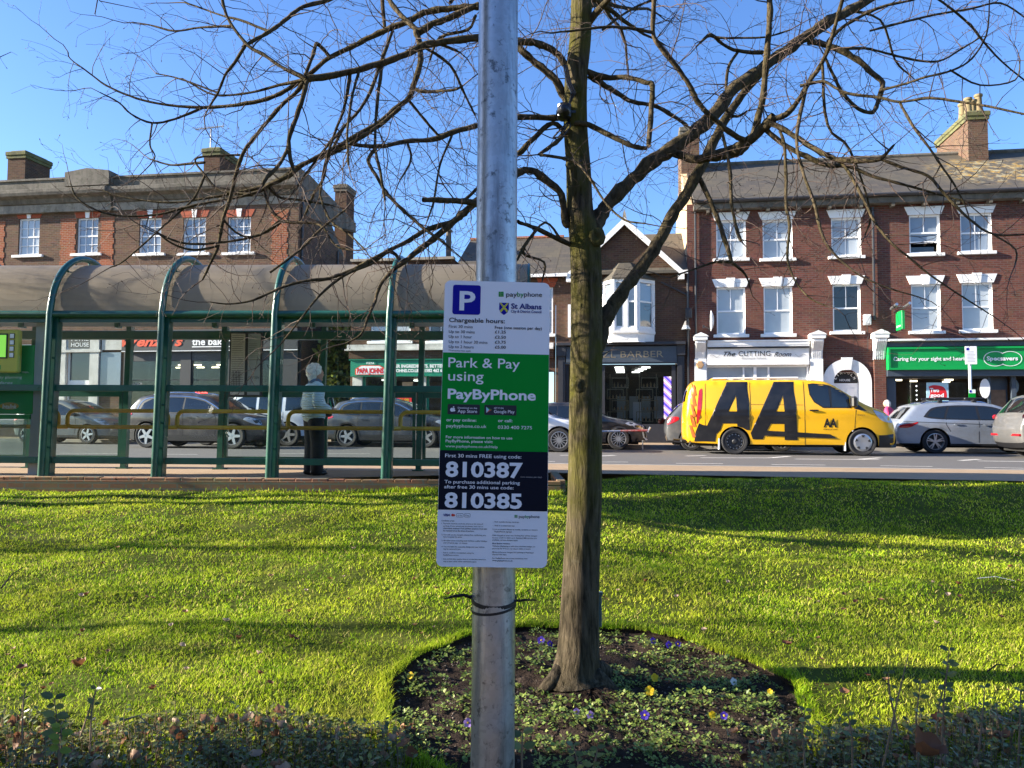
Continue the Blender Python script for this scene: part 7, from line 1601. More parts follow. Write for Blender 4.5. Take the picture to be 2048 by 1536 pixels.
# ---- the yellow breakdown van
cv = lambda x, y: ((x - 175) / 316, (1190 - y) / 316)
VAN = dict(L=5.36, H=1.99, W=1.98, belt=1.18, wheels=[1.28, 4.48], wr=.345, clad=.0, rim='steel', tumble=.13, taper=.12, round=.13, bot=.27,
    out=[(.10, .30), (.02, .42), (.0, .62), (.01, 1.05), (.05, 1.45), (.12, 1.74), (.24, 1.92), (.50, 1.975), (1.4, 1.985), (2.6, 1.985), (3.35, 1.965), (3.72, 1.89), (4.15, 1.62), (4.57, 1.35), (4.82, 1.24), (5.08, 1.13), (5.25, .93), (5.33, .72), (5.355, .5), (5.33, .32), (5.25, .24)])
M['van_yellow'] = paint('van_yellow', (.80, .42, .002), 0, .04); M['van_black'] = pbr('van_black', (.008, .008, .010), .35, coat=.25, var=.1, dirt=((.05, .046, .04), 3, .3))
M['chevron'] = pbr('chevron', (.66, .13, .02), .45, var=.05)
c = Car('breakdown_van', 'bright yellow breakdown van with two huge black letters along its side', 'van', VAN, 1470, LANE, 1, M['van_yellow'])
c.across(3.70, 1.90, 4.55, 1.37, 'windscreen', M['car_glass'], .84); c.across(.06, 1.4, .14, 1.75, 'rear_window', M['car_glass'], .7)
V_ = lambda *p: [cv(*q) for q in p]
c.panel(V_((1172, 600), (1212, 594), (1300, 602), (1345, 612), (1435, 658), (1500, 706), (1506, 800), (1285, 800), (1215, 752), (1182, 690)), .004, M['car_trim'], 'window_trim')
c.panel(V_((1183, 608), (1215, 604), (1332, 618), (1342, 790), (1290, 790), (1222, 745), (1190, 685)), .009, M['car_glass'], 'side_window'); c.panel(V_((1350, 624), (1430, 668), (1492, 712), (1497, 792), (1356, 791)), .009, M['car_glass'], 'side_window')
c.panel(V_((1515, 730), (1560, 770), (1630, 826), (1530, 806)), .005, M['van_black'], 'wing_corner')
mb = MB()
def holed(outer, holes):
    vs, fs = cdt(V_(*outer), [V_(*h) for h in holes], .045); mb = MB()
    for sgn in (-1,):
        b0 = len(mb.v); mb.v += [(x if sgn < 0 else x, sgn * (c.hw(x, z) + .007), z) for x, z in vs]; mb.f += [tuple(b0 + i for i in (f if sgn < 0 else f[::-1])) for f in fs]; mb.m += [0] * len(fs)
    return mb.build('big_letter', M['van_black'], c.root, 'all', fix=False)
holed([(522, 580), (606, 580), (690, 580), (697, 760), (702, 985), (676, 985), (640, 966), (600, 955), (600, 932), (482, 932), (462, 990), (430, 1020), (420, 1085), (250, 1085), (262, 1000), (290, 930), (322, 945), (355, 950), (440, 760)], [[(593, 695), (598, 830), (530, 830)]])
holed([(902, 580), (1062, 580), (1073, 820), (1083, 1066), (980, 1066), (978, 932), (870, 932), (838, 990), (805, 1062), (725, 1062), (708, 1010), (800, 805)], [[(970, 695), (980, 830), (914, 830)]])
c.panel(V_((800, 988), (1100, 1002), (1340, 1016), (1392, 1050), (1100, 1042), (805, 1030)), .016, M['van_black'], 'side_moulding')
c.panel(V_((1722, 1022), (1790, 1018), (1862, 1000), (1868, 1060), (1862, 1118), (1840, 1123), (1722, 1123)), .012, M['van_black'], 'front_bumper'); c.across(5.34, .60, 5.27, .26, 'bumper_face', M['van_black'], .97, .012)
c.panel(V_((1676, 812), (1740, 835), (1805, 868), (1836, 908), (1822, 918), (1760, 908), (1712, 872)), .006, M['lamp_clear'], 'headlight', spl=3)
c.panel(V_((292, 655), (318, 640), (314, 760), (302, 850), (282, 920), (268, 925), (280, 760)), .006, M['lamp_red'], 'tail_light', spl=3)
mb = MB()
for k in range(5):
    y = 590 + 88 * k; q = [(232 - 8 * k, y), (258 - 8 * k, y + 8), (270 - 2 * k, y + 105), (244 - 2 * k, y + 110)]
    c.panel([p for p in V_(*q)], .009, M['chevron'], 'chevron_stripe', both=False, step=.035)
mb = MB(); c.strip(V_((1138, 580), (1143, 1110)), .014, mb); c.strip(V_((1543, 815), (1530, 985)), .014, mb); c.strip(V_((1143, 1104), (1440, 1104)), .012, mb); c.strip(V_((705, 572), (712, 960)), .012, mb); c.strip(V_((340, 960), (345, 575)), .010, mb); c.strip(V_((712, 772), (1128, 775)), .009, mb); mb.build('door_gap', M['under'], c.body, fix=False)
mb = MB()
for a, b_ in (((1175, 815), (1248, 825)),):
    x0, z0 = cv(1175, 820); x1 = cv(1248, 820)[0]
    for sgn in (-1, 1): y = sgn * (c.hw(x0, z0) + .012); mb.box(x0, x1, min(y, y + sgn * .025), max(y, y + sgn * .025), z0 - .018, z0 + .02, bev=.006)
mb.build('door_handle', M['van_black'], c.root)
x, z = cv(1518, 790); mb = MB()
for sgn in (-1, 1): y = sgn * (c.hw(x, z) - .02); mb.box(x - .07, x + .08, min(y, y + sgn * .24), max(y, y + sgn * .24), z - .02, z + .27, bev=.04)
mb.build('wing_mirror', M['van_black'], c.root, True)
mb = MB(); sd = lambda x, y: (x, c.near * (c.hw(x, y) + .006), y)
def vt(s, x0, x1, yb, cap, bold=0):
    a, zb = cv(x0, yb); b_, _ = cv(x1, yb); text(mb, s, a, b_, zb, cap / 316, sd, 0, bold)
vt('AA', 1287, 1393, 955, 68, .05); vt('theaa.com', 1285, 1395, 980, 14, .0); vt('Electric', 1555, 1612, 862, 14, 0); mb.build('small_lettering', M['van_black'], c.root, fix=False)
mb = MB(); mb.tube([(.75, -.7, 2.03), (2.95, -.72, 2.045)], .022, 8); mb.tube([(.75, .7, 2.03), (2.95, .72, 2.045)], .022, 8); mb.build('roof_rail', M['upvc'], c.root, True)
mb = MB(); mb.box(.72, 1.12, -.55, .55, 1.98, 2.05, bev=.025); mb.build('beacon', pbr('beacon', (.70, .33, .01), .3), c.root, True); mb = MB(); mb.box(1.14, 1.32, -.5, .5, 1.98, 2.045, bev=.02); mb.build('light_bar', M['grey_panel'], c.root)
mb = MB(); mb.box(-.012, .02, -.26, .26, .60, .71); mb.build('rear_plate', M['plate_yellow'], c.root)
mb = MB(); mb.box(-.10, .1, -.6, .6, .30, .38, bev=.02); mb.tube([(-.28, -.1, .36), (-.1, -.05, .34), (.2, 0, .32)], .03, 8); mb.tube([(-.25, .15, .30), (.1, .1, .28)], .025, 8); mb.build('tow_hitch', M['car_trim'], c.root)
mb = MB(); mb.box(.86, .90, -.94, -.72, .12, .42, bev=.008); mb.box(.86, .90, .72, .94, .12, .42, bev=.008); mb.box(4.05, 4.08, -.94, -.74, .12, .36, bev=.008); mb.build('mud_flap', M['grey_panel'], c.root)
for w in [o for o in c.root.children if o.name.startswith('wheel') and o.location.x > 3]:   # front wheels wear bright covers
    mb = MB(); r = .345; rr = r * .70; wd = .105
    mb.lathe([(rr * .97, -wd * .95), (rr * .75, -wd * 1.12), (rr * .3, -wd * 1.08), (.001, -wd * 1.05)], (0, 0, 0), 30, 0, 'y')
    for j in range(5):
        a = 2 * math.pi * j / 5 + .3; mb.prism([(rr * .66 * q * math.cos(a + e), rr * .66 * q * math.sin(a + e)) for e, q in ((-.22, 1.25), (.22, 1.25), (.13, .85), (-.13, .85))], -wd * 1.16, -wd * 1.02, 1)
    mb.build('wheel_cover', [M['rim'], M['rim_dark']], w, fix=True)
# rigid tow bar lying out in front of the black saloon
p0, p1 = ST.w(ST.u(1172, 875, PARK - .5), PARK - .5, .55), ST.w(ST.u(1298, 868, PARK - .5), PARK - .5, .60)
t = thing('tow_bar', 'thin red and grey tow bar sticking out beside the nose of the black saloon', 'tow bar', p0)
d = p1 - p0; mb = MB(); mb.tube([(0, 0, 0), d * .55], .028, 8); mb.build('bar', M['steel'], t); mb = MB(); mb.tube([d * .55, d * .98], .034, 8); mb.build('red_sleeve', pbr('dull_red', (.20, .02, .02), .6, dirt=((.3, .3, .3), 8, .7)), t); mb = MB(); mb.tube([d * .98 + Vector((0, 0, -.05)), d + Vector((.04, 0, .10))], .03, 8); mb.tube([d * .9, d * .92 + Vector((0, 0, -.2)), d * .97 + Vector((0, 0, -.28))], .02, 6); mb.tube([d * .9 + Vector((0, 0, -.28)), d * .9 + Vector((0, 0, -.55))], .02, 6); mb.build('coupling', M['steel'], t)
# parking plate on its post by the silver car, in front of the green shop
u_ = ST.u(1941, 790, -2.55); t = thing('parking_notice', 'parking notice on a pale post with a small green sign below it', 'sign', ST.w(u_, -2.55, .10), -ST.phi)
hz = lambda py: ST.z(1941, py, -2.55) - .1; hx = lambda px, py=780: ST.u(px, py, -2.55) - u_
mb = MB(); mb.tube([(0, 0, 0), (0, 0, hz(695))], .045, 12); mb.build('post', M['upvc'], t, True)
mb = MB(); mb.box(hx(1928.5, 710), hx(1952, 710), -.07, -.055, hz(729), hz(693), bev=.004); pl = mb.build('notice_plate', M['sign_white'], t)
mb = MB(); mb.box(hx(1931, 700), hx(1936, 700), -.074, -.071, hz(701), hz(696), 1)
for j in range(8): y = hz(704 + 2.8 * j); mb.box(hx(1932, 710), hx(1949, 710) - rnd.random() * .06, -.0735, -.071, y, y + .012)
mb.build('print', [M['letter_grey'], M['sign_blue']], pl)
mb = MB(); mb.box(hx(1935.5, 790), hx(1949.5, 790), -.07, -.055, hz(800), hz(779), bev=.003); gp = mb.build('green_plate', M['sign_green'], t); mb = MB(); mb.box(hx(1935.8, 790), hx(1949.2, 790), -.075, -.0705, hz(786.5), hz(779.3)); mb.box(hx(1937, 790), hx(1941, 790), -.08, -.0755, hz(785), hz(780.5), 1); mb.build('plate_header', [M['sign_white'], M['sign_blue']], gp)

# ------------------------------------------------------------------ people
def limbs_mesh(parts, voxel=.011, smooth=4):
    """parts: ('c', p0, p1, r0, r1) rounded cones or ('e', centre, radii) ellipsoids, fused into one skin"""
    mb = MB()
    for q in parts:
        if q[0] == 'c':
            p0, p1 = Vector(q[1]), Vector(q[2]); d = (p1 - p0); L = d.length; d.normalize(); pts, rr = [], []
            for j in range(5): a = math.pi / 2 * j / 4; pts.append(p0 - d * q[3] * math.cos(a)); rr.append(max(.001, q[3] * math.sin(a)))
            for j in range(1, 5): pts.append(p0 + d * L * j / 5); rr.append(q[3] + (q[4] - q[3]) * j / 5)
            for j in range(5): a = math.pi / 2 * j / 4; pts.append(p1 + d * q[4] * math.sin(a)); rr.append(max(.001, q[4] * math.cos(a)))
            mb.tube(pts, rr, 14)
        else:
            c_, r = q[1], q[2]; b0 = len(mb.v); mb.lathe([(max(.001, math.sin(math.pi * j / 12)), -math.cos(math.pi * j / 12)) for j in range(13)], (0, 0, 0), 20); mb.add([(0, 0, -1), (0, 0, 1)], [])
            for i in range(b0, len(mb.v)): x, y, z = mb.v[i]; mb.v[i] = (c_[0] + x * r[0], c_[1] + y * r[1], c_[2] + z * r[2])
    o = mb.build('tmp', M['under']); m = o.modifiers.new('r', 'REMESH'); m.mode = 'VOXEL'; m.voxel_size = voxel
    m = o.modifiers.new('s', 'SMOOTH'); m.iterations = smooth; m.factor = .5
    me = evaluated(o); old = o.data; bpy.data.objects.remove(o); bpy.data.meshes.remove(old); me.polygons.foreach_set('use_smooth', [True] * len(me.polygons)); return me
def put(me, name, mat, parent): me.name = name; me.materials.clear(); me.materials.append(mat); return link(name, me, parent)
def quilt(name, col, sc):
    m, t, b = new_mat(name); c = ramp(t, noise(t, 5, 5), [(.3, tuple(x * .85 for x in col)), (.7, tuple(x * 1.1 for x in col))]); t.links.new(c, b.inputs['Base Color']); b.inputs['Roughness'].default_value = .45
    w = N(t, 'ShaderNodeTexWave', Scale=sc, Distortion=.6, wave_type='BANDS', bands_direction='Z', wave_profile='SIN'); t.links.new(coords(t), w.inputs['Vector'])
    n = N(t, 'ShaderNodeBump', Strength=.7, Distance=.02); t.links.new(mmath(t, 'POWER', w.outputs['Fac'], .5), n.inputs['Height']); t.links.new(n.outputs[0], b.inputs['Normal']); return m
M['skin'] = pbr('skin', (.50, .28, .20), .5, var=.08); M['hair_white'] = pbr('hair_white', (.82, .79, .72), .8, var=.2, scale=40, bmp=.4, bscale=60); M['hair_grey'] = pbr('hair_grey', (.60, .56, .50), .8, var=.15, scale=40, bmp=.6)
M['jacket_blue'] = quilt('jacket_blue', (.66, .86, .93), 9); M['trouser_black'] = pbr('trouser_black', (.014, .013, .016), .8, var=.2, bmp=.3, bscale=20); M['shoe'] = pbr('shoe', (.012, .012, .012), .4); M['coat_pink'] = pbr('coat_pink', (.58, .035, .13), .7, var=.12, bmp=.3, bscale=15); M['scarf'] = pbr('scarf', (.10, .16, .24), .8, var=.2)
def person(label, loc, rz, jacket, trousers, hair, curly, H=1.58, stoop=.0, bag=False):
    t = thing('person', label, 'person', loc, rz); k = H / 1.58; V = lambda *p: (p[0] * k, p[1] * k + stoop * max(0, p[2] - .9) ** 1.3, p[2] * k)
    C = lambda a, b_, r0, r1: ('c', V(*a), V(*b_), r0 * k, r1 * k); E = lambda c_, r: ('e', V(*c_), tuple(x * k for x in r))
    head = [E((0, .035, 1.475), (.075, .092, .108)), E((0, .055, 1.42), (.058, .065, .065)), E((0, .128, 1.455), (.013, .020, .022)), C((0, .02, 1.30), (0, .03, 1.42), .052, .048), E((-.076, .025, 1.46), (.012, .022, .032)), E((.076, .025, 1.46), (.012, .022, .032)), E((-.03, .118, 1.487), (.018, .012, .012)), E((.03, .118, 1.487), (.018, .012, .012)), E((0, .118, 1.418), (.026, .012, .010)), E((0, .105, 1.382), (.028, .024, .020))]
    torso = [E((0, 0, 1.20), (.17, .10, .14)), E((0, 0, 1.0), (.155, .105, .18)), C((-.05, 0, 1.27), (.05, 0, 1.27), .07, .07), E((0, .0, .85), (.165, .115, .12)), C((-.085, 0, .85), (-.09, .01, .46), .088, .056), C((-.09, .01, .46), (-.09, -.01, .08), .054, .036), C((.085, 0, .85), (.09, .03, .46), .088, .056), C((.09, .03, .46), (.09, .02, .08), .054, .036)]
    arms = []
    for s in (-1, 1):
        arms += [C((s * .165, 0, 1.255), (s * .215, -.03, 1.02), .05, .04), C((s * .215, -.03, 1.02), (s * .13, .19, .95), .038, .026)]
        hx_, hy, hz_ = s * .125, .215, .945
        arms += [E((hx_ - s * .012, hy + .025, hz_), (.024, .045, .018 + .012))]
        for f in range(4):
            ln = (.052, .062, .058, .045)[f]; zz = hz_ + .022 - .015 * f; arms += [C((hx_ - s * .02, hy + .06, zz), (hx_ - s * .035, hy + .06 + ln * .6, zz - .004), .0078, .0072), C((hx_ - s * .035, hy + .06 + ln * .6, zz - .004), (hx_ - s * .06, hy + .055 + ln * .7, zz - .012), .0070, .006)]
        arms += [C((hx_ - s * .02, hy + .01, hz_ + .028), (hx_ - s * .045, hy + .05, hz_ + .045), .009, .0075)]
    put(limbs_mesh(head + torso + arms, .0085, 3), 'body', M['skin'], t)
    jk = [E((0, -.005, 1.19), (.215, .15, .16)), E((0, 0, 1.0), (.215, .165, .22)), E((0, 0, .86), (.215, .165, .12)), C((-.09, 0, 1.285), (.09, 0, 1.285), .075, .075), C((0, .0, 1.28), (0, .012, 1.345), .085, .07)]
    for s in (-1, 1): jk += [C((s * .175, 0, 1.255), (s * .245, -.035, 1.02), .084, .074), C((s * .245, -.035, 1.02), (s * .145, .165, .955), .070, .050)]
    put(limbs_mesh(jk, .013, 5), 'jacket', jacket, t)
    tr = [E((0, 0, .84), (.175, .125, .12)), C((-.088, 0, .82), (-.092, .01, .48), .118, .10), C((-.092, .01, .48), (-.092, -.005, .075), .10, .092), C((.088, 0, .82), (.092, .03, .48), .118, .10), C((.092, .03, .48), (.092, .02, .075), .10, .092)]
    put(limbs_mesh(tr, .013, 5), 'trousers', trousers, t)
    for s, o in ((-1, -.01), (1, .02)): put(limbs_mesh([C((s * .092, o - .055, .045), (s * .098, o + .12, .035), .042, .036), E((s * .096, o + .05, .02), (.044, .125, .02)), C((s * .092, o - .03, .05), (s * .092, o - .02, .11), .042, .038)], .01, 3), 'shoe', M['shoe'], t)
    hs = [E((0, .005, 1.50), (.098, .100, .098)), E((0, -.035, 1.46), (.092, .075, .10)), E((0, -.045, 1.40), (.07, .05, .06))]
    if curly:
        for j in range(150):
            a, b_ = rnd.uniform(0, 6.28), rnd.uniform(-.5, 1.4); x, y, z = .095 * math.cos(a) * math.cos(b_), .095 * math.sin(a) * math.cos(b_), .098 * math.sin(b_)
            if y > .05 and z < .05: continue
            q_ = rnd.uniform(.012, .027); hs.append(E((x * 1.06, y * 1.06 - .005, 1.50 + z * 1.12), (q_, q_, q_)))
    put(limbs_mesh(hs, .009, 1), 'hair', hair, t)
    return t
t = person('person in a pale blue quilted jacket with curly white hair waiting inside the bus shelter', SH.w(SH.u(617, 953, .42), .62, .055), R(-52) - SH.phi, M['jacket_blue'], M['trouser_black'], M['hair_white'], True, 1.58)
put(limbs_mesh([('c', (-.05, .03, 1.335), (.05, .03, 1.335), .062, .062), ('c', (0, .06, 1.33), (.02, .10, 1.28), .05, .03), ('c', (-.04, -.02, 1.34), (.04, -.02, 1.34), .06, .06)], .011, 3), 'scarf', M['scarf'], t)
mb = MB(); mb.box(-.07, .07, .16, .26, .84, .96, bev=.02); mb.build('handbag', M['shoe'], t, True)
person('grey haired person in a bright pink coat on the pavement beyond the van', ST.w(ST.u(1779, 830, -1.9), -1.9, .10), R(58) - ST.phi, M['coat_pink'], M['trouser_black'], M['hair_grey'], False, 1.50, .12)
# ------------------------------------------------------------------ lawn, flower bed, shrubs, leaves
G = np.random.default_rng(21)
xs = np.linspace(-12, 13, 251); ds = np.concatenate([np.linspace(-1.5, 2.2, 14), np.linspace(2.3, 6.0, 75), np.linspace(6.08, 12.6, 80)])
Xg, Dg = np.meshgrid(xs, ds); Zg = lawn_base(Xg, Dg) - .012
Zg = np.where(Dg > far_edge(Xg) + .13, -.35, Zg); br = bed_r(Xg, Dg); Zg = np.where(br < 1.13, Zg - .16, Zg)
nx, nd = len(xs), len(ds); idx = np.arange(nx * nd).reshape(nd, nx)
fc = np.stack([idx[:-1, :-1], idx[:-1, 1:], idx[1:, 1:], idx[1:, :-1]], -1).reshape(-1, 4)
tag(np_mesh('lawn', np.stack([Xg, Dg, Zg], -1).reshape(-1, 3), fc, M['lawn_soil'], None, None, True), kind='structure')
# soil of the round bed
n_r, n_a = 40, 120; v = []; 
for i in range(n_r + 1):
    for k in range(n_a):
        a = 2 * math.pi * k / n_a; r = BED[2] * (1 + .012 * math.sin(3 * a + 1) + .014 * math.sin(7 * a) + .012 * math.sin(17 * a)) * i / n_r * 1.01
        x, d = BED[0] + r * math.cos(a), BED[1] + r * math.sin(a); z = float(lawn_base(x, d)) - .055 + .016 * math.sin(9 * x + 3 * d) * math.sin(7 * d) + rnd.uniform(-.012, .014) + .035 * math.exp(-((x - .366) ** 2 + (d - 4.39) ** 2) / .05)
        v.append((x, d, z))
f = np.array([(i * n_a + k, i * n_a + (k + 1) % n_a, (i + 1) * n_a + (k + 1) % n_a, (i + 1) * n_a + k) for i in range(n_r) for k in range(n_a)])
tag(np_mesh('flower_bed_soil', np.array(v), f, M['soil'], None, None, True), kind='structure')
def soil_z(x, d): return float(lawn_base(x, d)) - .055
vv_ = []
for q_ in (1.003, 1.1, 1.2, 1.3):
    for k in range(180):
        a = 2 * math.pi * k / 180; r = BED[2] * (1 + .012 * math.sin(3 * a + 1) + .014 * math.sin(7 * a) + .012 * math.sin(17 * a)) * q_; x, d = BED[0] + r * math.cos(a), BED[1] + r * math.sin(a); vv_.append((x, d, float(lawn_base(x, d)) - (.009 if q_ < 1.25 else .02)))
tag(np_mesh('turf_rim', np.array(vv_), np.array([(i * 180 + k, i * 180 + (k + 1) % 180, (i + 1) * 180 + (k + 1) % 180, (i + 1) * 180 + k) for i in range(3) for k in range(180)]), M['lawn_soil'], None, None, True), kind='structure')
b = MB()                                       # cut turf wall round the bed
for k in range(180):
    q = []
    for kk in (k, k + 1):
        a = 2 * math.pi * kk / 180; r = BED[2] * (1 + .012 * math.sin(3 * a + 1) + .014 * math.sin(7 * a) + .012 * math.sin(17 * a)); x, d = BED[0] + r * math.cos(a) * 1.004, BED[1] + r * math.sin(a) * 1.004; q.append((x, d))
    (x0, d0), (x1, d1) = q; b.poly([(x0, d0, float(lawn_base(x0, d0)) - .12), (x1, d1, float(lawn_base(x1, d1)) - .12), (x1, d1, float(lawn_base(x1, d1)) - .005), (x0, d0, float(lawn_base(x0, d0)) - .005)])
tag(b.build('turf_edge', M['soil']), kind='structure')
# stones and crumbs in the soil
c = []
while len(c) < 1500:
    a, r = rnd.uniform(0, 6.28), BED[2] * math.sqrt(rnd.random()) * .98; x, d = BED[0] + r * math.cos(a), BED[1] + r * math.sin(a); c.append((x, d, soil_z(x, d) + .004))
c = np.array(c); s = G.uniform(.003, .010, len(c)); vv = []; o8 = np.array([(1, 0, 0), (0, 1, 0), (-1, 0, 0), (0, -1, 0), (0, 0, 1), (0, 0, -1)]); 
v = (c[:, None, :] + o8[None] * s[:, None, None] * G.uniform(.6, 1.3, (len(c), 6, 1))).reshape(-1, 3); base_ = np.array([(0, 1, 4), (1, 2, 4), (2, 3, 4), (3, 0, 4), (1, 0, 5), (2, 1, 5), (3, 2, 5), (0, 3, 5)])
tag(np_mesh('soil_crumbs', v, (np.arange(len(c))[:, None, None] * 6 + base_[None]).reshape(-1, 3), pbr('crumb', (.12, .095, .075), .9, var=.7, scale=30)), 'loose crumbs and pale grit on the soil of the flower bed', 'grit', kind='stuff')
# grass: every blade a bent strip, thinner sown with distance
def blades(x, d, hmin, hmax, wid, tint, lean):
    n = len(x); z = lawn_base(x, d) - .014; a = G.uniform(0, 2 * np.pi, n); h = G.uniform(hmin, hmax, n); l = h * G.uniform(.1, lean, n); dx, dy = np.cos(a), np.sin(a); b_ = a + np.pi / 2 + G.normal(0, .5, n); wx, wy = np.cos(b_) * wid, np.sin(b_) * wid
    p0 = np.stack([x - wx, d - wy, z], 1); p1 = np.stack([x + wx, d + wy, z], 1); m = np.stack([x + dx * l * .35, d + dy * l * .35, z + h * .6], 1); w2 = np.stack([wx, wy, wx * 0], 1) * .8; t = np.stack([x + dx * l, d + dy * l, z + h], 1)
    v = np.stack([p0, p1, m + w2, m - w2, t], 1).reshape(-1, 3); k = np.arange(n)[:, None] * 5
    return v, np.concatenate([k + np.array([[0, 1, 2]]), k + np.array([[0, 2, 3]]), k + np.array([[3, 2, 4]])]), np.repeat(tint, 5)
VS, FS, TS, off = [], [], [], 0
for (d0, d1, dens, wid, h0, h1) in ((2.4, 4.0, 14500, .0019, .008, .029), (4.0, 5.6, 9400, .0024, .008, .029), (5.6, 7.5, 4600, .0034, .010, .033), (7.5, 9.5, 2500, .0046, .010, .033), (9.5, 12.4, 1700, .006, .010, .033)):
    hw_ = .74 * d1 + .3; n = int(dens * (d1 - d0) * 2 * hw_); x, d = G.uniform(-hw_, hw_, n), G.uniform(d0, d1, n)
    clump = .5 + .5 * np.sin(2.3 * x + 1.1 * np.sin(1.7 * d)) * np.sin(2.9 * d + 1.3 * np.sin(1.1 * x)) + .35 * np.sin(9 * x + 4 * d) * np.sin(8 * d - 3 * x)
    ok = (np.abs(x) < .70 * d + .25) & (d < far_edge(x) - np.where(x < PAD_END, .03, -.03)) & (bed_r(x, d) > .985 + G.uniform(-.0, .03, n)) & (G.uniform(0, 1, n) < np.clip(.34 + .75 * clump, .12, 1))
    x, d, cl = x[ok], d[ok], clump[ok]; tint = np.clip(G.normal(.42, .28, len(x)) + .16 * (cl - .5), 0, .97); tint[G.uniform(0, 1, len(x)) < .07] = 1.0
    kx_ = .75 + .5 * np.clip(cl, 0, 1); v, f, t = blades(x, d, h0, h1, wid, tint, 1.6); VS.append(v); FS.append(f + off); TS.append(t); off += len(v)
v = np.concatenate(VS); print('grass verts', len(v))
tag(np_mesh('grass', v, np.concatenate(FS), M['grass'], np.concatenate(TS)), 'short sunlit lawn grass with taller tufts', 'grass', kind='stuff')
# ragged long grass hanging over the edge of the bed and along the brick edging
n = 7500; a = G.uniform(0, 2 * np.pi, n); r = BED[2] * (1 + .012 * np.sin(3 * a + 1) + .014 * np.sin(7 * a) + .012 * np.sin(17 * a)) * G.uniform(.962, 1.04, n); x, d = BED[0] + r * np.cos(a), BED[1] + r * np.sin(a)
v1, f1, t1 = blades(x, d, .018, .050, .0022, np.clip(G.normal(.42, .28, n), 0, 1), 1.6)
x = G.uniform(-8, PAD_END, 5200); d = far_edge(x) - .10 - np.abs(G.normal(0, .05, 5200)); v2, f2, t2 = blades(x, d, .03, .085, .005, np.clip(G.normal(.5, .2, 5200), 0, 1), 1.1)
tag(np_mesh('edge_grass', np.concatenate([v1, v2]), np.concatenate([f1, f2 + len(v1)]), M['grass'], np.concatenate([t1, t2])), 'longer ragged grass along the cut edges of the lawn', 'grass', kind='stuff')
# pansy plants in the bed: four kinds of rosette, copied
def rosette(seed, n, spread, h, ls):
    g_ = np.random.default_rng(seed); a = g_.uniform(0, 6.28, n); r = spread * np.sqrt(g_.uniform(0, 1, n)); c = np.stack([r * np.cos(a), r * np.sin(a), h * (1 - .7 * (r / spread) ** 2) * g_.uniform(.4, 1, n) + .008], 1)
    d = np.stack([np.cos(a), np.sin(a), g_.uniform(-.1, 1.0, n)], 1) + g_.normal(0, .35, (n, 3)); d /= np.linalg.norm(d, axis=1)[:, None]; s = np.cross(d, np.array([0, 0, 1.0]) + g_.normal(0, .3, (n, 3))); s /= np.linalg.norm(s, axis=1)[:, None]; nn = np.cross(s, d)
    L = ls * g_.uniform(.6, 1.35, n)[:, None]; W = L * g_.uniform(.28, .5, n)[:, None]
    v = np.stack([c, c + d * L * .45 + s * W + nn * L * .08, c + d * L + nn * L * -.1, c + d * L * .45 - s * W + nn * L * .08, c + d * L * .5], 1).reshape(-1, 3)
    k = np.arange(n)[:, None] * 5; f = np.concatenate([k + np.array([[0, 1, 4]]), k + np.array([[1, 2, 4]]), k + np.array([[2, 3, 4]]), k + np.array([[3, 0, 4]])]); return v, f, np.repeat(g_.uniform(0, 1, n), 5)
def pansy_proto(k):
    v, f, t = rosette(50 + k, (46, 34, 58, 30)[k], (.062, .05, .075, .05)[k], (.045, .04, .05, .03)[k], (.019, .021, .019, .018)[k]); o = np_mesh('pansy_plant', v, f, M['leaf_pansy'], t); return o
protos = [pansy_proto(k) for k in range(4)]
spots = []; tries = 0
while len(spots) < 235 and tries < 20000:
    tries += 1; a, r = rnd.uniform(0, 6.28), BED[2] * math.sqrt(rnd.random()) * .93; x, d = BED[0] + r * math.cos(a), BED[1] + r * math.sin(a)
    if math.hypot(x - .366, d - 4.39) < .22 or d < 3.0 or any(math.hypot(x - p, d - q) < .064 for p, q in spots): continue
    if d > 4.5 and rnd.random() < .2: continue
    spots.append((x, d))
for i, (x, d) in enumerate(spots):
    k = i % 4; s = rnd.uniform(.7, 1.25); l = Vector((x, d, soil_z(x, d))); ro = (rnd.uniform(-.2, .2), rnd.uniform(-.2, .2), rnd.uniform(0, 6.28))
    o = protos[k] if i < 4 else dup(protos[k]); o.location = l; o.rotation_euler = ro; o.scale = (s, s, s)
    tag(o, 'small green pansy plant without open flowers growing in the round soil bed', 'pansy', 'pansy plants in the flower bed')
def bed_pt(px, py):                            # where a pixel of the bed meets its soil
    d = 4.0
    for _ in range(12): p = P(px, py, d); r = ray(px, py); d = CAM.y + (soil_z(p.x, d) + .05 - CAM.z) / r.z * r.y
    return P(px, py, d)
def flower_mesh(col, n=5, s=.022):
    g_ = np.random.default_rng(int(col.__hash__() % 1000) if False else len(col)); vs, fs = [], []
    for k in range(n):
        a = 2 * math.pi * k / n + .3; ca, sa = math.cos(a), math.sin(a); p = [(0, 0, 0)]
        for q, w in ((.35, .30), (.75, .50), (1.0, .28), (1.05, 0), (1.0, -.28), (.75, -.50), (.35, -.30)): p.append(((q * ca - w * sa) * s, .004 * q - .003 * abs(w) + .0012 * k, (q * sa + w * ca) * s))
        b0 = len(vs); vs += p; fs += [(b0, b0 + j, b0 + j + 1) for j in range(1, 7)]
    return vs, fs
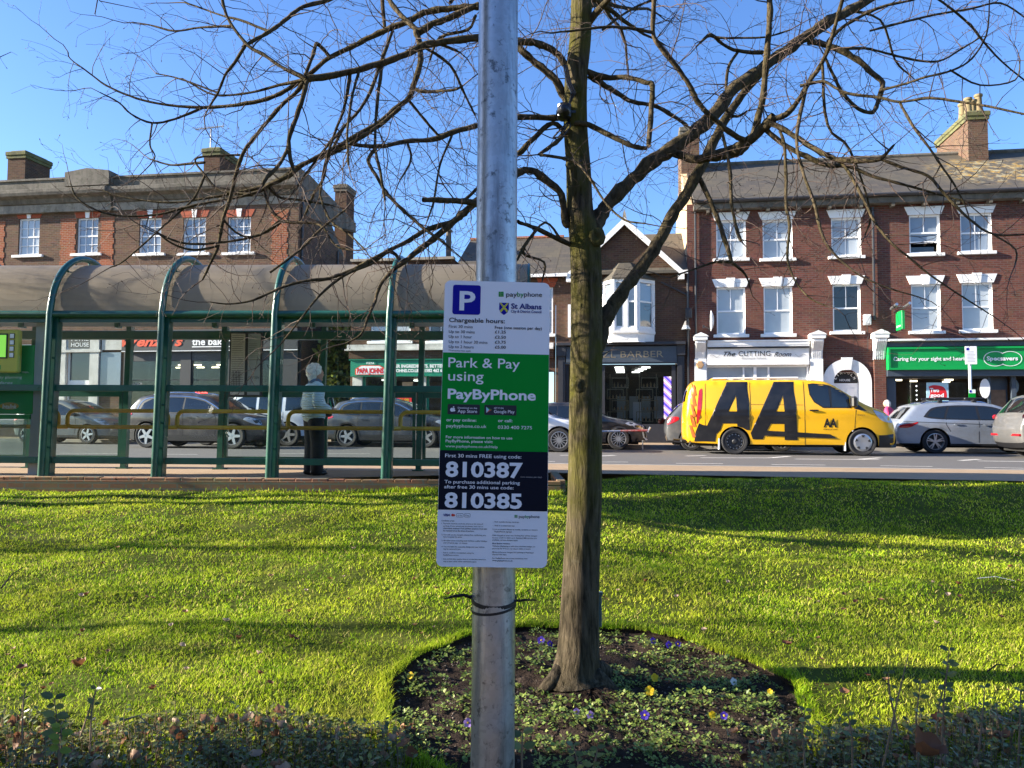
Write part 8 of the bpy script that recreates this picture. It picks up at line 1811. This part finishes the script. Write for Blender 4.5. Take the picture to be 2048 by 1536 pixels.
fl_spots = ((1083, 1281, 'purple', 1.2, 'purple pansy bloom just left of the tree trunk, near the far rim of the bed'), (1100, 1288, 'purple', .9, 'small purple pansy bloom touching the left side of the tree trunk'), (1306, 1282, 'purple', 1.0, 'purple pansy bloom nearest the trunk of the three at the back right of the bed'), (1337, 1290, 'purple', 1.1, 'middle purple pansy bloom of the three at the back right of the bed'), (1356, 1288, 'purple', .9, 'purple pansy bloom farthest right at the back of the bed'),
            (1309, 1356, 'yellow', 1.1, 'upper yellow pansy bloom of the pair right of the trunk'), (1299, 1382, 'yellow', 1.2, 'lower yellow pansy bloom of the pair right of the trunk'), (821, 1352, 'yellow', 1.0, 'lone yellow pansy bloom at the left rim of the bed'), (1424, 1430, 'yellow', .9, 'yellow pansy bloom low at the right of the bed'), (1541, 1384, 'yellow', .7, 'small yellow pansy bloom at the right rim of the bed'), (1467, 1364, 'white', 1.0, 'single white pansy bloom at the right of the bed'), (1290, 1431, 'purple', 1.1, 'deep purple pansy bloom at the front middle of the bed'), (1449, 1432, 'purple', .9, 'dark purple pansy bloom at the front right of the bed'), (1180, 1430, 'lilac', .9, 'lilac and yellow pansy bloom in front of the tree trunk'), (1153, 1424, 'lilac', .8, 'faded lilac pansy bloom left of its twin in front of the trunk'), (936, 1446, 'lilac', 1.0, 'pale lilac pansy bloom peeping out left of the steel column'))
for i, (px, py, col, s, lab) in enumerate(fl_spots):
    p = bed_pt(px, py); z = soil_z(p.x, p.y); t = thing('pansy_plant', lab, 'pansy', (p.x, p.y + .01, z), rnd.uniform(-.3, .3), 'flowering pansies in the bed'); o = dup(protos[i % 4], (0, 0, 0), (0, 0, rnd.uniform(0, 6)), (.9, .9, .9), t)
    for k in ('label', 'category', 'group'): 
        if k in o: del o[k]
    o.name = 'leaves'; mb = MB(); h = max(.04, p.z - z); mb.tube([(0, .01, 0), (.004, .004, h * .6), (0, 0, h)], .0016, 5); st_ = mb.build('stem', M['leaf_pansy'], t)
    vs, fs = flower_mesh(col, 5, .0205 * s); v = np.array(vs); v[:, 1] *= -1; fo = np_mesh('flower', v, np.array(fs), M['petal_' + col], np.full(len(v), .5), t); fo.location = (0, -.004, h); fo.rotation_euler = (rnd.uniform(-.5, -.1), 0, rnd.uniform(-.4, .4))
    if col in ('purple', 'lilac') : fo2 = MB(); fo2.lathe([(.001, -.006), (.005, -.005), (.006, 0)], (0, 0, 0), 8, 0, 'y'); fo2.build('flower_eye', M['petal_yellow'], fo)
# low evergreen shrubs in the foreground: stems with small paired leaves
def shrub_cover(name, label, cx0, cx1, dfun, dens, seed):
    g_ = np.random.default_rng(seed); C, D_, stems = [], [], []
    n = int((cx1 - cx0) * 1.6 * dens)
    for i in range(n):
        x = g_.uniform(cx0, cx1); lo, hi, hh = dfun(x); d = g_.uniform(lo, hi)
        if bed_r(x, d) < .97 and g_.uniform() < .85: continue
        fall = np.clip((hi - d) / .35, .25, 1); h = hh * fall * g_.uniform(.35, 1.0) * (1.0 + (.8 if g_.uniform() < .025 else 0)); z = float(lawn_base(x, d)) - .01
        lean = g_.normal(0, .12, 2); stems.append((x, d, z, h, lean[0], lean[1]))
        m = max(4, int(h / .018))
        for j in range(m):
            t = (j + .6) / m
            if g_.uniform() < .12: continue
            C.append((x + lean[0] * h * t, d + lean[1] * h * t, z + h * t)); a = g_.uniform(0, 6.28); D_.append((math.cos(a), math.sin(a), g_.uniform(-.1, .75)))
    C, D_ = np.array(C), np.array(D_); n = len(C); D_ /= np.linalg.norm(D_, axis=1)[:, None]; s = np.cross(D_, np.array([0, 0, 1.0]) + g_.normal(0, .25, (n, 3))); s /= np.linalg.norm(s, axis=1)[:, None]; nn = np.cross(s, D_); L = g_.uniform(.016, .034, n)[:, None]; W = L * .32
    v = np.stack([C, C + D_ * L * .35 + s * W + nn * L * .10, C + D_ * L * .75 + s * W * .8 + nn * L * .08, C + D_ * L, C + D_ * L * .75 - s * W * .8 + nn * L * .08, C + D_ * L * .35 - s * W + nn * L * .10, C + D_ * L * .5], 1).reshape(-1, 3); k = np.arange(n)[:, None] * 7
    f = np.concatenate([k + np.array([[i, (i + 1) % 6, 6]]) for i in range(6)]); o = np_mesh(name, v, f, M['leaf_dark'], np.repeat(g_.uniform(0, 1, n), 7)); tag(o, label, 'shrub', kind='stuff')
    global VV, FF
    for x, d, z, h, lx, ly in stems: fast_tube([Vector((x, d, z)), Vector((x + lx * h * .5, d + ly * h * .5, z + h * .5)), Vector((x + lx * h, d + ly * h, z + h * 1.03))], [.0022, .0018, .001], 4)
    flush('shrub_stems', M['stem'], o, Vector((0, 0, 0)))
def dleft(x): return (2.1, 3.86 + .07 * math.sin(4 * x) + .05 * math.sin(11 * x + 1), .17)
def dmid(x): return (2.1, 3.2 + .06 * math.sin(9 * x), .12)
def dright(x): return (2.1, 3.74 + .08 * math.sin(5 * x + 2) + .18 * sstep(1.0, 2.0, x), .18)
shrub_cover('ground_shrubs', 'dense low dark evergreen shrubs along the front of the lawn at the left', -3.0, -.42, dleft, 820, 31)
shrub_cover('ground_shrubs', 'thin low evergreen shrubs in front of the flower bed', -.42, 1.0, dmid, 600, 32)
shrub_cover('ground_shrubs', 'dense low dark evergreen shrubs along the front of the lawn at the right', 1.0, 3.2, dright, 800, 33)
# taller shoots standing out of the shrubs, each a plant of its own
def shoot(px, py_top, py_base, d, nleaf, leaf, lab, lean=0.0, mat='leaf_dark', lo=.35, bare=False, cat='shoot'):
    b_ = P(px, py_base, d); tp = P(px + lean, py_top, d + .02); t = thing('shrub_shoot', lab, cat, b_, 0, 'tall shoots among the front shrubs'); v = tp - b_; mb = MB(); mid = v * .5 + Vector((rnd.uniform(-.015, .015), 0, 0)); mb.tube([(0, 0, -.08), mid, v], [.0045, .0035, .0018], 6); mb.build('stem', M['stem'], t)
    if bare: return
    g_ = np.random.default_rng(int(px)); C, D_ = [], []
    for j in range(nleaf):
        f_ = lo + (1 - lo) * (j // 2) / max(1, (nleaf - 1) // 2); sd_ = 1 if j % 2 else -1; C.append(v * f_); D_.append(Vector((sd_ * g_.uniform(.7, 1), g_.uniform(-.45, .3), g_.uniform(-.15, .55))).normalized())
    vs, fs, ts = [], [], []
    for c_, d_ in zip(C, D_):
        s = d_.cross(Vector((g_.normal(0, .2), -.75, .6))).normalized(); n_ = s.cross(d_); L = leaf * g_.uniform(.75, 1.15); W = L * .27; k = len(vs); n1 = 8
        rim = [c_ + d_ * L * q + s * W * w + n_ * L * .07 * abs(w) for q, w in ((0.05, 0), (.2, .75), (.45, 1), (.75, .75), (1, 0), (.75, -.75), (.45, -1), (.2, -.75))]; vs += rim + [c_ + d_ * L * .5]; fs += [(k + i, k + (i + 1) % n1, k + n1) for i in range(n1)]; ts += [g_.uniform(0, 1)] * 9
    np_mesh('leaves', np.array([tuple(p) for p in vs]), np.array(fs), M[mat], ts, t)
shoot(1880, 1300, 1500, 3.25, 12, .040, 'tallest leafy shoot of a pair at the right, leaves like coins up its stem', 18, lo=.35)
shoot(1868, 1330, 1505, 3.28, 6, .038, 'slightly shorter twin of the tallest leafy shoot at the right', 30, lo=.5)
shoot(1835, 1365, 1500, 3.2, 8, .034, 'middle sized leafy shoot left of the tall pair at the right', 6)
shoot(1765, 1308, 1495, 3.15, 2, .02, 'bare dark leaning twig shoot rising among the right hand shrubs', 52, bare=True)
shoot(1796, 1345, 1430, 3.35, 6, .030, 'small leafy shoot with rounded leaves in front of the grass right of the bed', -20)
shoot(1955, 1375, 1480, 3.3, 6, .028, 'leafy shoot second from the right edge of the view', 15); shoot(2035, 1380, 1500, 3.3, 8, .030, 'leafy shoot nearest the right edge of the view', 6)
shoot(1610, 1420, 1500, 3.1, 8, .030, 'leafy shoot at the right rim of the flower bed'); shoot(1705, 1430, 1520, 3.05, 8, .032, 'leafy shoot midway between the flower bed and the tall pair', -8)
shoot(120, 1395, 1510, 2.95, 10, .050, 'shoot with long grey green leaves at the lower left', -12, lo=.4); shoot(118, 1452, 1510, 2.9, 10, .045, 'lime green leafy shoot low at the left', 4, mat='leaf_lime', lo=.2)
shoot(160, 1330, 1440, 3.4, 2, .03, 'long bare twig leaning right at the lower left', 60, bare=True); shoot(180, 1378, 1470, 3.3, 6, .036, 'leafy shoot beside the long bare twig at the left', 12); shoot(45, 1372, 1450, 3.35, 6, .030, 'leafy shoot nearest the left edge of the view', 6)
shoot(250, 1462, 1400, 3.2, 2, .03, 'dark bare twig lying across the left hand shrubs', 60, bare=True)
shoot(1155, 1490, 1560, 2.75, 8, .034, 'dark leafy shoot with a reddish stem at the bottom, right of the column', -8); shoot(1045, 1465, 1540, 2.8, 4, .048, 'broad leaved shoot close to the right side of the column', 0, lo=.6); shoot(1180, 1495, 1550, 2.8, 6, .034, 'broad dark leaves at the bottom beside the reddish stem', 15)
# dead leaves: each one on the lawn is a thing, the litter under the shrubs is a mass
def dead_leaf(seed, L):
    r_ = random.Random(seed); vs, fs, n = [], [], 9; curl = r_.uniform(.5, 1.5)
    for i in range(n):
        q = i / (n - 1); w = (math.sin(math.pi * min(.98, .06 + q * .92)) ** .8) * (1 + .18 * math.sin(9 * q + seed)) * .40
        for s in (-1, -.5, 0, .5, 1): vs.append(((q - .5) * L, s * w * L, L * (.10 + curl * .28 * (q - .5) ** 2 * 4 + abs(s) ** 1.5 * w * curl * .9 + r_.uniform(-.06, .06))))
    for i in range(n - 1):
        for k in range(4): fs.append((i * 5 + k, i * 5 + k + 1, i * 5 + 6 + k, i * 5 + 5 + k))
    return np.array(vs), np.array(fs)
lp = []
for k, tint in enumerate((.15, .4, .62, .8, 1.0)):
    v, f = dead_leaf(k + 1, .052); lp.append(np_mesh('fallen_leaf', v, f, M['leaf_dead'], np.full(len(v), tint), None, True))
used = [False] * 5
kindname = ('dark brown', 'russet', 'light brown', 'tan', 'pale')
def lawn_pt(px, py):
    d = 5.0
    for _ in range(25): p = P(px, py, d); r = ray(px, py); d = .5 * d + .5 * (float(lawn_base(p.x, d)) + .02 - CAM.z) / r.z * r.y
    return P(px, py, d)
named = ((157, 1336, 1, 1.5, 'russet curled leaf lying on the lawn at the far left'), (365, 1294, 4, .8, 'pale leaf on the shaded band of the left lawn'), (517, 1310, 4, .9, 'pale upright leaf on the left lawn, third from the left'), (478, 1280, 1, .9, 'russet leaf on the left lawn above the pale upright leaf'), (580, 1226, 1, .8, 'small russet leaf on the left lawn nearest the sign'), (583, 1277, 1, .7, 'brown leaf on the left lawn just below the sign level'), (830, 1252, 3, .8, 'tan leaf at the back left rim of the flower bed'), (1574, 1290, 0, 1.2, 'dark curled brown leaf on the lawn right of the bed'), (1688, 1388, 2, 1.1, 'light brown leaf on the lawn between the bed and the tall shoots'), (1762, 1202, 2, .9, 'light brown leaf in the middle of the right lawn'), (1710, 1205, 0, .9, 'dark leaf left of the light one in the middle of the right lawn'), (1545, 1266, 0, .6, 'small dark leaf on the lawn above the curled brown leaf'), (1774, 1362, 3, .9, 'pinkish tan leaf caught beside the small leafy shoot'), (1990, 1188, 0, .8, 'dark leaf on the lawn near the right edge'), (163, 1265, 1, .7, 'small russet leaf on the left lawn above the curled one'), (430, 1095, 0, .6, 'small dark leaf high on the left lawn'), (45, 1338, 0, 1.2, 'dark crumpled leaf at the left edge of the lawn'))
def place_leaf(k, p, s, lab, grp):
    o = lp[k] if not used[k] else dup(lp[k]); used[k] = True; o.location = p; o.rotation_euler = (rnd.uniform(-.3, .3), rnd.uniform(-.3, .3), rnd.uniform(0, 6.28)); o.scale = (s, s, s); tag(o, lab, 'leaf', grp)
for px, py, k, s, lab in named: place_leaf(k, lawn_pt(px, py), s, lab, 'fallen leaves on the lawn')
for i in range(130):
    px, py = rnd.uniform(10, 2040), rnd.choice((rnd.uniform(1010, 1200), rnd.uniform(1150, 1400)))
    p = lawn_pt(px, py)
    if p.y > float(far_edge(p.x)) - .3 or bed_r(p.x, p.y) < 1.02: continue
    k = rnd.randrange(5); place_leaf(k, p, rnd.uniform(.4, .9), 'small %s scrap of dead leaf in the lawn grass' % kindname[k], 'leaf scraps in the grass')
n = 750; g_ = np.random.default_rng(77); VS, FS, TS, off = [], [], [], 0
for i in range(n):
    x = g_.uniform(-2.9, 3.1); hi = dleft(x)[1] if x < -.42 else (dmid(x)[1] if x < 1 else dright(x)[1]); d = g_.uniform(2.3, hi - .12); v, f = dead_leaf(int(g_.integers(1, 9)), g_.uniform(.025, .065)); a, b_, c_ = g_.uniform(0, 6.28), g_.normal(0, .7), g_.normal(0, .7); Rm = np.array((Matrix.Rotation(a, 3, 'Z') @ Matrix.Rotation(b_, 3, 'X') @ Matrix.Rotation(c_, 3, 'Y')))
    v = v @ Rm.T + np.array([x, d, float(lawn_base(x, d)) + g_.uniform(.02, .12) * min(1, .25 + (hi - d) / .5)]); VS.append(v); FS.append(f + off); TS.append(np.full(len(v), np.clip(g_.normal(.66, .22), 0, 1))); off += len(v)
tag(np_mesh('leaf_litter', np.concatenate(VS), np.concatenate(FS), M['leaf_dead'], np.concatenate(TS), None, True), 'brown dead leaves caught among the low shrubs', 'leaf litter', kind='stuff')
p = P(1838, 1512, 3.0); v, f = dead_leaf(6, .14); o = np_mesh('fallen_leaf', v * np.array([1, 1.1, 1.1]), f, M['leaf_dead'], np.full(len(v), .45), None, True); o.location = P(1838, 1515, 3.0); o.rotation_euler = (.5, .25, .4); tag(o, 'largest brown crumpled leaf, at the bottom right below the tall shoots', 'leaf', 'fallen leaves on the lawn')
# sticks
for px0, py0, px1, py1, r, lab in ((2, 1180, 46, 1140, .007, 'dark fallen stick at the left edge of the lawn'), (1975, 1348, 2015, 1340, .005, 'short fallen twig on the right lawn'), (1955, 1160, 2030, 1168, .003, 'pale thin fallen stalk on the right lawn near the edge')):
    a, b_ = lawn_pt(px0, py0), lawn_pt(px1, py1); t = mb = MB(); mb.tube([(0, 0, 0), (b_ - a) * .5 + Vector((0, 0, .03)), b_ - a + Vector((0, 0, .01))], [r, r * .8, r * .5], 6); o = mb.build('fallen_stick', M['bark_dark'] if r > .004 else M['letter_white']); o.location = a + Vector((0, 0, .015)); tag(o, lab, 'stick')
